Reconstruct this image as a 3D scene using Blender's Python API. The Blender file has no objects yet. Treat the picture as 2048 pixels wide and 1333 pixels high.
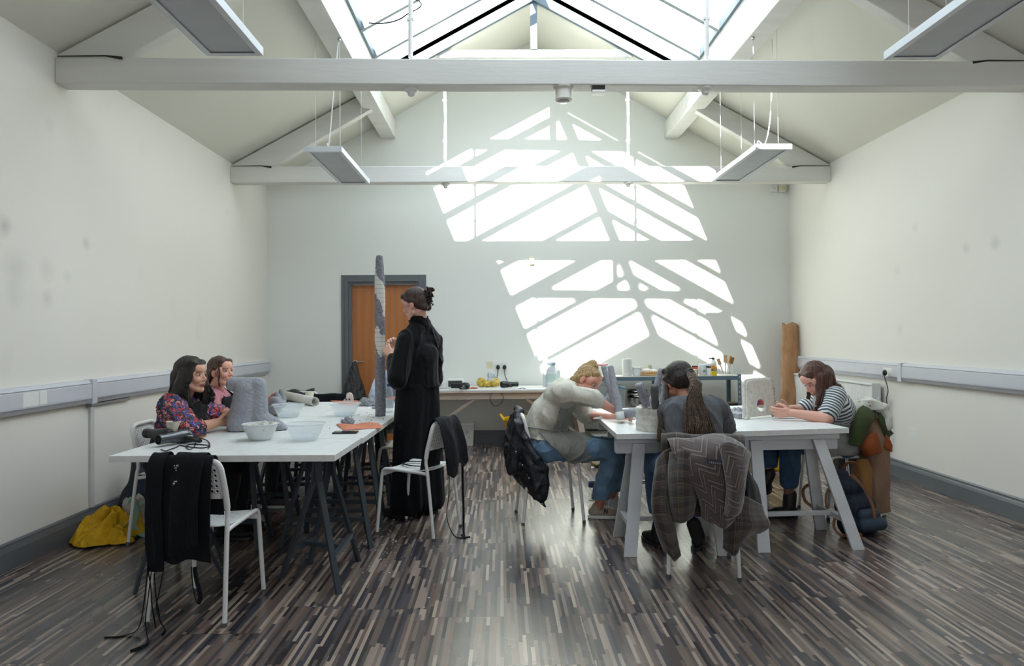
import bpy, bmesh, math, random
import numpy as np
from mathutils import Vector, Matrix, noise
random.seed(7)
SC = bpy.context.scene
COL = SC.collection
PI = math.pi
V = Vector
# ---------------------------------------------------------------- camera model of the place
F_, CX, CY = 1410.0, 1019.55, 650.16
PT, YW, RL = .0149, .012, -.0087
CAM = V((0, 0, 1.35))
fw = V((math.sin(YW)*math.cos(PT), math.cos(YW)*math.cos(PT), math.sin(PT)))
rt = V((math.cos(YW), -math.sin(YW), 0)); up = rt.cross(fw)
R2 = rt*math.cos(RL) + up*math.sin(RL); U2 = -rt*math.sin(RL) + up*math.cos(RL)
def ray(x, y): return fw + R2*((x-CX)/F_) - U2*((y-CY)/F_)
def W(x, y, Y):
    """world point at depth Y (metres from the camera along the room)"""
    d = ray(x, y); return CAM + d*(Y/d.y)
def WZ(x, y, z=0.0):
    d = ray(x, y); return CAM + d*((z-CAM.z)/d.z)
def at(p, dx=0, dy=0, dz=0): return V((p[0]+dx, p[1]+dy, p[2]+dz))
# ---------------------------------------------------------------- materials
def lin(c):
    if isinstance(c, str): c = [int(c[i:i+2], 16)/255 for i in (0, 2, 4)]
    return tuple(((v+.055)/1.055)**2.4 if v > .04045 else v/12.92 for v in c[:3]) + (1,)
class NT:
    def __init__(s, name):
        s.m = bpy.data.materials.new(name); s.m.use_nodes = True
        s.t = s.m.node_tree; s.t.nodes.clear()
        s.out = s.t.nodes.new('ShaderNodeOutputMaterial')
        s.b = s.t.nodes.new('ShaderNodeBsdfPrincipled')
        s.t.links.new(s.b.outputs[0], s.out.inputs[0])
    def n(s, typ, ins=None, **kw):
        nd = s.t.nodes.new('ShaderNode'+typ)
        for k, v in kw.items(): setattr(nd, k, v)
        for k, v in (ins or {}).items(): s.set(nd.inputs[k], v)
        return nd
    def set(s, sock, v):
        if isinstance(v, bpy.types.NodeSocket): s.t.links.new(v, sock)
        elif isinstance(v, bpy.types.Node): s.t.links.new(v.outputs[0], sock)
        else: sock.default_value = v
    def ma(s, op, a, b=0.0, c=0.0):
        nd = s.n('Math', {0: a, 1: b, 2: c}, operation=op); return nd.outputs[0]
    def obj(s): return s.n('TexCoord').outputs['Object']
    def mp(s, vec, scale=(1, 1, 1), rot=(0, 0, 0), loc=(0, 0, 0)):
        return s.n('Mapping', {'Vector': vec, 'Scale': scale, 'Rotation': rot, 'Location': loc}).outputs[0]
    def noise(s, vec, scale, det=3, out='Fac', rough=.5):
        return s.n('TexNoise', {'Vector': vec, 'Scale': scale, 'Detail': det, 'Roughness': rough}).outputs[out]
    def ramp(s, fac, stops, interp='LINEAR'):
        r = s.n('ValToRGB', {0: fac}); cr = r.color_ramp; cr.interpolation = interp
        while len(cr.elements) < len(stops): cr.elements.new(.5)
        for e, (p, c) in zip(cr.elements, stops):
            e.position = p; e.color = c if not isinstance(c, str) else lin(c)
        return r.outputs[0]
    def mix(s, fac, a, b, mode='MIX'):
        nd = s.n('Mix', data_type='RGBA', blend_type=mode)
        s.set(nd.inputs[0], fac); s.set(nd.inputs[6], a); s.set(nd.inputs[7], b); return nd.outputs[2]
    def bump(s, h, st=.3, dist=.01):
        s.set(s.b.inputs['Normal'], s.n('Bump', {'Height': h, 'Strength': st, 'Distance': dist}).outputs[0])
    def P(s, **kw):
        for k, v in kw.items():
            k = {'col': 'Base Color', 'rough': 'Roughness', 'metal': 'Metallic', 'trans': 'Transmission Weight', 'ior': 'IOR',
                 'alpha': 'Alpha', 'sheen': 'Sheen Weight', 'coat': 'Coat Weight', 'spec': 'Specular IOR Level',
                 'emit': 'Emission Color', 'es': 'Emission Strength', 'sss': 'Subsurface Weight', 'aniso': 'Anisotropic'}[k]
            s.set(s.b.inputs[k], v)
        return s
_m = {}
def M(name, col='808080', rough=.6, metal=0, var=.06, vs=6, bump=0, bs=60, sheen=0, trans=0, spec=.5, bd=.004, stretch=(1, 1, 1), coat=0):
    """plain procedural material: base colour with slight noise variation and noise bump"""
    if name in _m: return _m[name]
    t = NT(name); o = t.mp(t.obj(), stretch)
    c = lin(col)
    f = t.noise(o, vs, 4)
    a = tuple(min(1, x*(1-var*1.6)) for x in c[:3])+(1,); b = tuple(min(1, x*(1+var)) for x in c[:3])+(1,)
    t.P(col=t.ramp(f, [(.3, a), (.7, b)]), rough=rough, metal=metal, trans=trans, spec=spec, sheen=sheen, coat=coat)
    if bump: t.bump(t.noise(o, bs, 5, rough=.65), bump, bd)
    _m[name] = t.m; return t.m
# ---------------------------------------------------------------- mesh helpers
def frame(d, side=None):
    d = V(d).normalized()
    s = V(side) if side is not None else V((0, 0, 1))
    if abs(d.dot(s.normalized())) > .98: s = V((1, 0, 0)) if abs(d.x) < .9 else V((0, 1, 0))
    s = (s - d*s.dot(d)).normalized()
    return s, d.cross(s), d
class MB:
    def __init__(s): s.v = []; s.f = []; s.mi = []; s.cur = 0
    def add(s, vs, fs):
        k = len(s.v); s.v += [tuple(v) for v in vs]; s.f += [tuple(i+k for i in f) for f in fs]; s.mi += [s.cur]*len(fs); return s
    def box(s, c, sz, rot=None, bev=0.0):
        bm = bmesh.new(); bmesh.ops.create_cube(bm, size=1)
        for v in bm.verts: v.co = V((v.co.x*sz[0], v.co.y*sz[1], v.co.z*sz[2]))
        if bev: bmesh.ops.bevel(bm, geom=bm.edges[:], offset=bev, segments=2, affect='EDGES', profile=.7)
        R = rot if isinstance(rot, Matrix) else (Matrix.Rotation(rot, 3, 'Z') if rot else Matrix.Identity(3))
        bm.verts.ensure_lookup_table()
        for i, v in enumerate(bm.verts): v.index = i
        s.add([R @ v.co + V(c) for v in bm.verts], [[v.index for v in f.verts] for f in bm.faces]); bm.free(); return s
    def bar(s, a, b, w, h, up_=(0, 0, 1), bev=0):
        a, b = V(a), V(b); d = b-a; L = d.length; u, n, dd = frame(d, up_)
        R = Matrix((n, dd, u)).transposed()
        return s.box((a+b)/2, (w, L, h), R, bev)
    def tube(s, pts, r, n=10, closed=False, cap=True, kx=1, side=None):
        pts = [V(p) for p in pts]; N = len(pts); rr = r if isinstance(r, (list, tuple)) else [r]*N
        vs = []; fs = []; u = None
        for i, p in enumerate(pts):
            if closed: d = pts[(i+1) % N]-pts[i-1]
            else: d = pts[min(i+1, N-1)]-pts[max(i-1, 0)]
            if d.length < 1e-9: d = V((0, 0, 1))
            u, w, d = frame(d, u if u is not None else side)
            for k in range(n):
                a = 2*PI*k/n; vs.append(p + (u*math.cos(a)*kx + w*math.sin(a))*rr[i])
        for i in range(N if closed else N-1):
            j = (i+1) % N
            for k in range(n): fs.append((i*n+k, i*n+(k+1) % n, j*n+(k+1) % n, j*n+k))
        if cap and not closed: fs += [tuple(reversed(range(n))), tuple(range((N-1)*n, N*n))]
        return s.add(vs, fs)
    def lathe(s, prof, c=(0, 0, 0), n=28, R=None, close=False):
        vs = []; fs = []; m = len(prof)
        for k in range(n):
            a = 2*PI*k/n
            for r, z in prof:
                p = V((r*math.cos(a), r*math.sin(a), z)); p = R @ p if R else p; vs.append(p+V(c))
        for k in range(n):
            q = (k+1) % n
            for i in range(m-1 if not close else m):
                j = (i+1) % m; fs.append((k*m+i, q*m+i, q*m+j, k*m+j))
        return s.add(vs, fs)
    def prism(s, out, a, d):
        """extrude closed list of 3d points along vector d"""
        out = [V(p)+V(a) for p in out]; n = len(out); d = V(d)
        return s.add(out+[p+d for p in out], [tuple(reversed(range(n))), tuple(range(n, 2*n))]+[(i, (i+1) % n, n+(i+1) % n, n+i) for i in range(n)])
    def grid(s, fn, nu, nv):
        vs = [fn(i/nu, j/nv) for j in range(nv+1) for i in range(nu+1)]
        return s.add(vs, [(j*(nu+1)+i, j*(nu+1)+i+1, (j+1)*(nu+1)+i+1, (j+1)*(nu+1)+i) for j in range(nv) for i in range(nu)])
    def sphere(s, c, r, n=14, m=9, R=None):
        r = r if isinstance(r, (tuple, list)) else (r, r, r); vs = []; fs = []
        for j in range(1, m):
            t = PI*j/m
            for i in range(n):
                a = 2*PI*i/n; p = V((r[0]*math.sin(t)*math.cos(a), r[1]*math.sin(t)*math.sin(a), r[2]*math.cos(t)))
                vs.append((R @ p if R else p)+V(c))
        tp, bt = V((0, 0, r[2])), V((0, 0, -r[2]))
        vs += [(R @ tp if R else tp)+V(c), (R @ bt if R else bt)+V(c)]; T_ = len(vs)-2
        for j in range(m-2):
            for i in range(n): fs.append((j*n+i, (j+1)*n+i, (j+1)*n+(i+1) % n, j*n+(i+1) % n))
        for i in range(n): fs += [(T_, i, (i+1) % n), (T_+1, (m-2)*n+(i+1) % n, (m-2)*n+i)]
        return s.add(vs, fs)
    def obj(s, name, mat, parent=None, smooth=False, world=False, solid=0, bevel=0, sub=0, offs=-1):
        me = bpy.data.meshes.new(name); me.from_pydata(s.v, [], s.f); me.validate(); me.update()
        bm = bmesh.new(); bm.from_mesh(me); bmesh.ops.recalc_face_normals(bm, faces=bm.faces); bm.to_mesh(me); bm.free()
        for m in (mat if isinstance(mat, (list, tuple)) else [mat]): me.materials.append(m)
        if any(s.mi) and len(s.mi) == len(me.polygons): me.polygons.foreach_set('material_index', s.mi)
        o = bpy.data.objects.new(name, me); COL.objects.link(o)
        if smooth:
            me.polygons.foreach_set('use_smooth', [True]*len(me.polygons))
            if smooth != 'all':
                me.update(); me.set_sharp_from_angle(angle=math.radians(40))
        if solid: md = o.modifiers.new('s', 'SOLIDIFY'); md.thickness = solid; md.offset = offs
        if bevel: md = o.modifiers.new('b', 'BEVEL'); md.width = bevel; md.segments = 2; md.limit_method = 'ANGLE'
        if sub: md = o.modifiers.new('d', 'SUBSURF'); md.levels = sub; md.render_levels = sub
        if parent: par(o, parent, world)
        return o
def mloc(p): return Matrix.LocRotScale(p.location, p.rotation_euler, p.scale)
def wm(o): return (wm(o.parent) @ o.matrix_parent_inverse if o.parent else Matrix.Identity(4)) @ mloc(o)
def par(o, p, world=False):
    o.parent = p
    if world: o.matrix_parent_inverse = wm(p).inverted()
def tag(o, label=None, cat=None, group=None, kind=None):
    if label: o['label'] = label
    if cat: o['category'] = cat
    if group: o['group'] = group
    if kind: o['kind'] = kind
    return o
def thing(name, label, cat, loc=(0, 0, 0), rz=0, group=None):
    o = bpy.data.objects.new(name, None); COL.objects.link(o); o.empty_display_size = .05
    o.location = loc; o.rotation_euler = (0, 0, rz); return tag(o, label, cat, group)
def struct(o): o['kind'] = 'structure'; return o
def dup(root, loc, rz, label=None, group=None):
    r = root.copy(); COL.objects.link(r); r.location = loc; r.rotation_euler = (0, 0, rz)
    if label: r['label'] = label
    if group: r['group'] = group
    for ch in [o for o in COL.objects if o.parent == root]:
        c = ch.copy(); COL.objects.link(c); c.parent = r
        for g in [o for o in COL.objects if o.parent == ch]:
            d = g.copy(); COL.objects.link(d); d.parent = c
    return r
def bez(p0, p1, p2, p3, n=8):
    p0, p1, p2, p3 = map(V, (p0, p1, p2, p3))
    return [p0*(1-t)**3+p1*3*t*(1-t)**2+p2*3*t*t*(1-t)+p3*t**3 for t in [i/n for i in range(n+1)]]
def crv(pts, n=6):
    """Catmull-Rom through points"""
    pts = [V(p) for p in pts]; o = []
    for i in range(len(pts)-1):
        a, b, c, d = pts[max(i-1, 0)], pts[i], pts[i+1], pts[min(i+2, len(pts)-1)]
        for k in range(n):
            t = k/n; o.append(.5*((2*b)+(c-a)*t+(2*a-5*b+4*c-d)*t*t+(3*b-a-3*c+d)*t**3))
    return o+[pts[-1]]
def patch(rows, n=6, amp=0.0, fs=9, seed=0, wr=0.0):
    """cloth surface through a control grid of points, with folds"""
    g = [crv(r, n) for r in rows]; nc = len(g[0]); cols = [crv([r[i] for r in g], n) for i in range(nc)]
    nr = len(cols[0]); G = [[cols[i][j] for i in range(nc)] for j in range(nr)]
    P = [[None]*nc for _ in range(nr)]
    for j in range(nr):
        for i in range(nc):
            du = G[j][min(i+1, nc-1)]-G[j][max(i-1, 0)]; dv = G[min(j+1, nr-1)][i]-G[max(j-1, 0)][i]
            nm = du.cross(dv); nm = nm.normalized() if nm.length > 1e-9 else V((0, 0, 1))
            p = G[j][i]; q = V((p.x*fs+seed, p.y*fs, p.z*fs*.35))
            h = noise.noise(q)*amp + (noise.noise(p*fs*4+V((seed, 3, 5)))*wr)
            P[j][i] = p+nm*h
    m = MB(); m.grid(lambda u, v: P[round(v*(nr-1))][round(u*(nc-1))], nc-1, nr-1); return m
# ---------------------------------------------------------------- blobs (one continuous surface from joined volumes)
def cap(a, b, ra, rb=None, kx=1, ky=1, side=None): return ('c', V(a), V(b), ra, ra if rb is None else rb, kx, ky, side)
def ell(c, r, R=None): return ('e', V(c), tuple(r) if isinstance(r, (tuple, list)) else (r, r, r), R or Matrix.Identity(3))
def infl(ps, d):
    return [('c', p[1], p[2], p[3]+d, p[4]+d, p[5], p[6], p[7]) if p[0] == 'c' else ('e', p[1], tuple(x+d for x in p[2]), p[3]) for p in ps]
def blob_mesh(ps):
    m = MB()
    for p in ps:
        if p[0] == 'e': m.sphere(p[1], p[2], 20, 12, p[3]); continue
        _, a, b, ra, rb, kx, ky, side = p
        d = b-a; L = d.length
        if L < 1e-5: m.sphere(a, (ra, ra, ra), 16, 10); continue
        u, w, d = frame(d, side); n = 18; vs = []; fs = []; rings = []
        for k in range(1, 6): t = -PI/2+PI/2*k/6; rings.append((a+d*ra*math.sin(t), ra*math.cos(t)))
        ns = max(2, int(L/.03))
        for k in range(ns+1): t = k/ns; rings.append((a.lerp(b, t), ra+(rb-ra)*t))
        for k in range(1, 6): t = PI/2*k/6; rings.append((b+d*rb*math.sin(t), rb*math.cos(t)))
        for c, r in rings:
            for k in range(n): q = 2*PI*k/n; vs.append(c+u*math.cos(q)*r*kx+w*math.sin(q)*r*ky)
        for i in range(len(rings)-1):
            for k in range(n): fs.append((i*n+k, i*n+(k+1) % n, (i+1)*n+(k+1) % n, (i+1)*n+k))
        e = len(vs); vs += [a-d*ra, b+d*rb]
        for k in range(n): fs += [(e, (k+1) % n, k), (e+1, (len(rings)-1)*n+k, (len(rings)-1)*n+(k+1) % n)]
        m.add(vs, fs)
    return m
def getv(me):
    a = np.empty(len(me.vertices)*3, np.float32); me.vertices.foreach_get('co', a); return a.reshape(-1, 3)
def getn(me):
    a = np.empty(len(me.vertices)*3, np.float32); me.vertices.foreach_get('normal', a); return a.reshape(-1, 3)
def blob(name, ps, vox, mat, parent=None, smooth=5, disp=None, keep=None, solid=0, world=True, post=None, par_attr=False):
    o = blob_mesh(ps).obj(name, mat, None)
    md = o.modifiers.new('r', 'REMESH'); md.mode = 'VOXEL'; md.voxel_size = vox; md.use_smooth_shade = True
    if smooth: md = o.modifiers.new('s', 'SMOOTH'); md.factor = .5; md.iterations = smooth
    bpy.context.view_layer.update(); dg = bpy.context.evaluated_depsgraph_get()
    me = bpy.data.meshes.new_from_object(o.evaluated_get(dg)); o.modifiers.clear(); old = o.data; o.data = me; bpy.data.meshes.remove(old)
    me.name = name
    if disp:
        co = getv(me); nr = getn(me); co += nr*disp(co, nr)[:, None].astype(np.float32)
        me.vertices.foreach_set('co', co.ravel()); me.update()
    if post: post(me)
    if par_attr:
        co = getv(me).astype(np.float64); best = np.full(len(co), 9.0); pv = np.zeros(len(co)); s0 = 0
        for p in ps:
            if p[0] != 'c': continue
            a, b = np.array(p[1]), np.array(p[2]); d = b-a; L = np.linalg.norm(d)+1e-9
            tu = ((co-a)@d)/L**2; t = np.clip(tu, 0, 1); ds = np.linalg.norm(co-a-t[:, None]*d, axis=1)-(p[3]+(p[4]-p[3])*t)
            k = ds < best; best[k] = ds[k]; pv[k] = (tu*L)[k]
        at_ = me.attributes.new('par', 'FLOAT', 'POINT'); at_.data.foreach_set('value', pv.astype(np.float32))
    if keep:
        co = getv(me); nr = getn(me); k = keep(co, nr)
        bm = bmesh.new(); bm.from_mesh(me); bm.verts.ensure_lookup_table()
        bmesh.ops.delete(bm, geom=[v for v in bm.verts if not k[v.index]], context='VERTS'); bm.to_mesh(me); bm.free()
    if len(me.materials) == 0: me.materials.append(mat)
    if solid: md = o.modifiers.new('s', 'SOLIDIFY'); md.thickness = solid; md.offset = 0
    me.polygons.foreach_set('use_smooth', [True]*len(me.polygons))
    if parent: par(o, parent, world)
    return o
def wrinkle(amp, f=18, seed=0, dirv=(0, 0, 1), st=.35):
    """ridged cloth folds running mostly along dirv"""
    d = np.array(dirv, float); d /= np.linalg.norm(d)
    def fn(co, nr):
        c = co.astype(float)+seed; c = c-np.outer((c@d)*(1-st), d)
        x, y, z = c.T
        p1 = f*(x*.8+y*.6)+2.1*np.sin(f*.55*y+1.3*np.sin(f*.3*z))+1.5*np.sin(f*.5*z+seed)
        p2 = f*1.15*(z*.75+x*.5-y*.45)+2.2*np.sin(f*.42*x+1)+1.4*np.sin(f*.6*y)
        r1 = 1-np.abs(np.sin(p1)); r2 = 1-np.abs(np.sin(p2))
        m = .5+.5*np.sin(f*.33*x+f*.27*y+1.7*np.sin(f*.2*z))
        return amp*(1.5*r1**2.2*m+1.3*r2**2.4*(1-m)-.55)
    return fn
def netblob(rows, r, extra=()):
    ps = list(extra)
    for j, row in enumerate(rows):
        for i, q in enumerate(row):
            if i: ps.append(cap(row[i-1], q, r))
            if j and i < len(rows[j-1]): ps.append(cap(rows[j-1][i], q, r))
            if j and i and i < len(rows[j-1]): ps.append(cap(rows[j-1][i-1], q, r))
    return ps
def heap(cx, cy, rx, ry, H, rot=0, seed=0, k=9, fold=.35, nu=96, nv=34, skew=(0, 0)):
    """cloth thrown on the floor: dome with radiating ridged folds and an uneven hem"""
    def fn(u, v):
        a = 2*PI*u; q = v**.9
        w = 1+.16*math.sin(a*3+seed)+.10*math.sin(a*5+seed*2.3)+.06*math.sin(a*k+seed)
        ph = a*k*.5+seed+2.2*noise.noise(V((math.cos(a)*1.3, math.sin(a)*1.3, v*2+seed)))
        rd_ = (1-abs(math.sin(ph)))**1.6
        X, Y = math.cos(a)*rx*q*w, math.sin(a)*ry*q*w
        z = H*max(0, 1-q**2.4)**.6*(1-fold+fold*rd_*1.3)+.035*rd_*q*(1-q)*3
        n_ = noise.noise(V((X*8+seed, Y*8, 0))); n2 = 1-abs(noise.noise(V((X*6, Y*6+seed, 4))))*2
        z = max(0, z)+H*.30*n_*(1-q)+H*.22*n2*(1-q**3)*q; X += skew[0]*z; Y += skew[1]*z
        c, s_ = math.cos(rot), math.sin(rot); return V((cx+X*c-Y*s_, cy+X*s_+Y*c, max(.006, z+.006)))
    m = MB(); m.grid(fn, nu, nv); return m
# ---------------------------------------------------------------- the room
XL, XR, YB, Y0, RX, RZ, SL, EZ = -2.915, 3.686, 8.877, -3.0, .385, 5.06, .55, 3.245
SK = .0213
def roofz(x): return RZ-SL*abs(x-RX)
# wall paint: off-white plaster with faint roller marks, filler smears and scuffs
def wall_mat(name, col, seed, marks=()):
    t = NT(name); o = t.obj()
    n1 = t.noise(t.mp(o, loc=(seed, 0, 0)), .8, 3); n2 = t.noise(t.mp(o, loc=(seed, 5, 0)), 7, 5)
    c = t.mix(t.ma('MULTIPLY', n1, .12), lin(col), lin('b9b8ae'))
    sm = t.ramp(t.noise(t.mp(o, (1, 1, 1), loc=(seed, 2, 9)), 2.3, 2, rough=.4), [(.70, (0, 0, 0, 1)), (.76, (1, 1, 1, 1))])
    c = t.mix(t.ma('MULTIPLY', t.ma('MULTIPLY', sm, n2), .12), c, lin('a6a59d'))
    for (x, y, z, r, k) in marks:
        d = t.n('VectorMath', {0: o, 1: (x, y, z)}, operation='DISTANCE').outputs['Value']
        w_ = t.ma('MULTIPLY', t.ma('SUBTRACT', 1.0, t.ma('SMOOTH_MIN', t.ma('DIVIDE', d, r), 1.0, .1)), t.ma('MULTIPLY', n2, k))
        c = t.mix(t.ma('MAXIMUM', w_, 0.0), c, lin('77756f'))
    t.P(col=c, rough=.62, spec=.35); t.bump(n2, .06, .01); return t.m
mk = []
for px, py, r, k in [(8, 452, .07, 1.6), (30, 535, .12, .7), (95, 540, .08, .8), (172, 488, .05, 1.2), (95, 598, .06, .9), (30, 590, .09, .7), (135, 553, .05, .8), (100, 250, .05, .6), (455, 425, .05, .5)]:
    d = ray(px, py); p = CAM+d*(XL/d.x); mk.append((p.x, p.y, p.z, r*1.2, k*.4))
m_wl = wall_mat('cream_wall_paint', 'e4e0d8', 1, mk)
mk = []
for px, py, r, k in [(1932, 497, .05, 1.0), (1990, 485, .06, 1.4), (1830, 455, .05, .8), (1795, 540, .05, .7), (1800, 660, .06, .5)]:
    d = ray(px, py); p = CAM+d*(XR/d.x); mk.append((p.x, p.y, p.z, r*1.2, k*.4))
m_wr = wall_mat('white_wall_paint', 'e4e1da', 4, mk)
m_wb = wall_mat('cool_white_wall_paint', 'e7e9e4', 8)
m_ce = wall_mat('ceiling_paint', 'dcdbd0', 12)
# floor: laminate of narrow strips in mixed browns and greys running down the room
def floor_mat():
    t = NT('striped_laminate_floor'); o = t.obj()
    sp = t.n('SeparateXYZ', {0: o}); x, y = sp.outputs[0], sp.outputs[1]
    sw = .0165
    tile = t.ma('FLOOR', t.ma('DIVIDE', x, .37))           # laminate boards, ends staggered
    ty = t.ma('ADD', y, t.ma('MULTIPLY', t.n('TexWhiteNoise', {'W': tile}, noise_dimensions='1D').outputs[0], 1.2))
    i = t.ma('FLOOR', t.ma('DIVIDE', x, sw))
    r1 = t.n('TexWhiteNoise', {'W': i}, noise_dimensions='1D').outputs[0]
    off = t.ma('MULTIPLY', r1, 3.7)
    L = t.ma('ADD', .22, t.ma('MULTIPLY', t.n('TexWhiteNoise', {'W': t.ma('ADD', i, 77.0)}, noise_dimensions='1D').outputs[0], .32))
    j = t.ma('FLOOR', t.ma('DIVIDE', t.ma('ADD', ty, off), L))
    r = t.n('TexWhiteNoise', {'Vector': t.n('CombineXYZ', {0: i, 1: j, 2: t.ma('FLOOR', t.ma('DIVIDE', ty, 1.2))})}, noise_dimensions='3D').outputs[0]
    c = t.ramp(r, [(0, '343034'), (.15, '504642'), (.3, '645955'), (.44, '78685f'), (.55, '48464d'), (.66, '96857a'), (.76, '705d54'), (.86, 'a8988a'), (.94, '80716a')], 'CONSTANT')
    g = t.noise(t.mp(o, (60, 2.2, 1)), 1.0, 5, rough=.7)
    c = t.mix(.38, c, t.mix(1, c, t.ramp(g, [(.25, (.32, .32, .32, 1)), (.75, (1, 1, 1, 1))]), 'MULTIPLY'))
    fx = t.ma('FRACT', t.ma('DIVIDE', x, .37)); fy = t.ma('FRACT', t.ma('DIVIDE', ty, 1.2))
    seam = t.ma('MAXIMUM', t.ma('LESS_THAN', fx, .007), t.ma('LESS_THAN', fy, .003))
    c = t.mix(t.ma('MULTIPLY', seam, .7), c, lin('1c1a19'))
    sc = t.noise(o, 1.4, 2, rough=.5)
    t.P(col=c, rough=t.n('MapRange', {0: sc, 1: .1, 2: .9, 3: .2, 4: .36}).outputs[0], spec=.8)
    t.bump(t.ma('ADD', t.ma('MULTIPLY', g, .5), t.ma('MULTIPLY', seam, -1.0)), .04, .002); return t.m
m_fl = floor_mat()
m_skirt = M('grey_gloss_paint', '62666a', .35, var=.05)
m_beam = M('white_painted_timber', 'd6d5cf', .5, var=.05, vs=2, bump=.25, bs=14, bd=.006, stretch=(.25, 3, 3))
m_steel = M('blue_grey_painted_steel', '5f6d75', .4, var=.05)
m_trunk = M('white_plastic_trunking', 'c6c7ce', .35, var=.02)
m_wplas = M('white_plastic', 'e4e4e1', .35, var=.02)
m_crack = M('dark_gap', '2c2622', .9)

def quad_slab(name, pts, off, mat):
    return struct(MB().prism(pts, (0, 0, 0), off).obj(name, mat))
struct(MB().box(((XL+XR)/2, (Y0+YB)/2, -.06), (XR-XL+.6, YB-Y0+.8, .12)).obj('floor', m_fl))
m = MB(); m.prism([(XL, Y0-.2, 0), (XL, YB+.4, 0), (XL, YB+.4, EZ), (XL, Y0-.2, EZ)], (0, 0, 0), (-.25, 0, 0)); struct(m.obj('wall_left', m_wl))
m = MB(); m.prism([(XR, Y0-.2, 0), (XR, YB+.4, 0), (XR, YB+.4, EZ), (XR, Y0-.2, EZ)], (0, 0, 0), (.25, 0, 0)); struct(m.obj('wall_right', m_wr))
def bk(x, z, d=0.0): return V((x, YB+SK*x-d, z))
gx = [(XL-.25, 0), (XR+.25, 0), (XR+.25, EZ-.05), (XR, EZ+.02), (RX, RZ+.05), (XL, EZ+.02), (XL-.25, EZ-.05)]
DX0, DX1, DZ = -1.905, -1.03, 2.03      # door opening
hole_l = [(XL-.25, 0), (DX0, 0), (DX0, DZ), (DX1, DZ), (DX1, 0)]+gx[1:]
m = MB(); m.prism([bk(x, z) for x, z in hole_l], (0, 0, 0), (0, .25, 0)); struct(m.obj('wall_back', m_wb))
# wall behind the camera, with an opening added out of view for soft fill light
m = MB()
wz0, wz1 = 1.0, 3.0
m.box(((XL+XR)/2, Y0-.1, wz0/2), (XR-XL, .2, wz0))
m.prism([(XL, Y0, wz1), (XR, Y0, wz1), (XR, Y0, EZ), (RX, Y0, RZ), (XL, Y0, EZ)], (0, 0, 0), (0, -.2, 0))
for x0, x1 in ((XL, -.6), (1.4, XR)): m.box(((x0+x1)/2, Y0-.1, (wz0+wz1)/2), (x1-x0, .2, wz1-wz0))
struct(m.obj('wall_front', m_wl))
for k, (x0, x1) in enumerate(((-.6, 1.4),)):
    m = MB()
    for x in (x0+.03, (x0+x1)/2, x1-.03): m.box((x, Y0-.1, (wz0+wz1)/2), (.06, .07, wz1-wz0))
    for z in (wz0+.03, 2.2, wz1-.03): m.box(((x0+x1)/2, Y0-.1, z), (x1-x0, .07, .06))
    struct(m.obj('added_fill_window_%d' % (k+1), m_beam))
# sloped ceiling with the long rooflight opening between the purlins
PLX, PRX, YS0, YS1, CT = -1.31, 2.10, 2.78, 7.74, .16
def slope_slab(m, x0, x1, y0, y1):
    a, b = (x0, y0, roofz(x0)), (x1, y0, roofz(x1)); m.prism([a, b, (b[0], b[1], b[2]+CT), (a[0], a[1], a[2]+CT)], (0, 0, 0), (0, y1-y0, 0))
m = MB()
slope_slab(m, XL-.25, PLX-.1, Y0-.2, YB+.4); slope_slab(m, PRX+.1, XR+.25, Y0-.2, YB+.4)
for y0, y1 in ((Y0-.2, YS0), (YS1, YB+.4)): slope_slab(m, PLX-.1, RX, y0, y1); slope_slab(m, RX, PRX+.1, y0, y1)
struct(m.obj('ceiling', m_ce))
# linings round the rooflight up to the glass
GZ = .17
def glz(x): return RZ+GZ-SL*abs(x-RX)
m = MB()
for x, w in ((PLX-.05, .1), (PRX+.05, .1)): m.box((x, (YS0+YS1)/2, roofz(x)-.02+GZ/2), (w, YS1-YS0+.1, GZ+.26))
for y in (YS0-.015, YS1+.015):
    for xe in (PLX, PRX): m.prism([(xe, y-.03, glz(xe)-GZ-.02), (RX, y-.03, glz(RX)-GZ-.02), (RX, y-.03, glz(RX)-.03), (xe, y-.03, glz(xe)-.03)], (0, 0, 0), (0, .06, 0))
struct(m.obj('trim_1', m_beam))
# purlins
for k, (x0, x1) in enumerate(((-1.49, -1.31), (2.10, 2.275))):
    xm = (x0+x1)/2; zt = roofz(x0 if k == 0 else x1)+.03
    m = MB(); m.box((xm, (Y0+YB+.2)/2, (3.84+zt)/2), (x1-x0, YB+.2-Y0, zt-3.84), bev=.006)
    tag(m.obj('purlin', m_beam), 'white painted roof purlin running along the %s side of the rooflight' % ('left', 'right')[k], 'beam')
# rooflight frame: thing with ridge, glazing bars and panes
sky = thing('rooflight', 'long glazed rooflight with blue-grey bars over the middle of the room', 'rooflight', (RX, 4.5, 4.9))
MB().box((RX, (YS0+YS1)/2, RZ+GZ-.06), (.11, YS1-YS0, .14), bev=.01).obj('ridge_bar', m_steel, sky, world=True)
gy = [YS1-.03, 7.25, 6.6, 5.95, 5.3, 4.68, 4.02, 3.38, YS0+.03]
for y in gy:
    for xe in (PLX, PRX):
        m = MB(); a = V((RX, y, glz(RX)-.045)); b = V((xe, y, glz(xe)-.045)); m.bar(a, b, .05, .075)
        m.obj('glazing_bar', m_steel, sky, world=True)
for xe in (PLX, PRX): MB().bar((xe, YS0, glz(xe)-.03), (xe, YS1, glz(xe)-.03), .05, .08).obj('eaves_bar', m_steel, sky, world=True)
t = NT('clear_rooflight_glass'); t.P(col=(1, 1, 1, 1), rough=0, trans=1, ior=1.45)
g = t.n('BsdfTransparent', {0: (.93, .96, .95, 1)}); gl = t.n('BsdfGlossy', {0: (1, 1, 1, 1), 1: .02})
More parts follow.
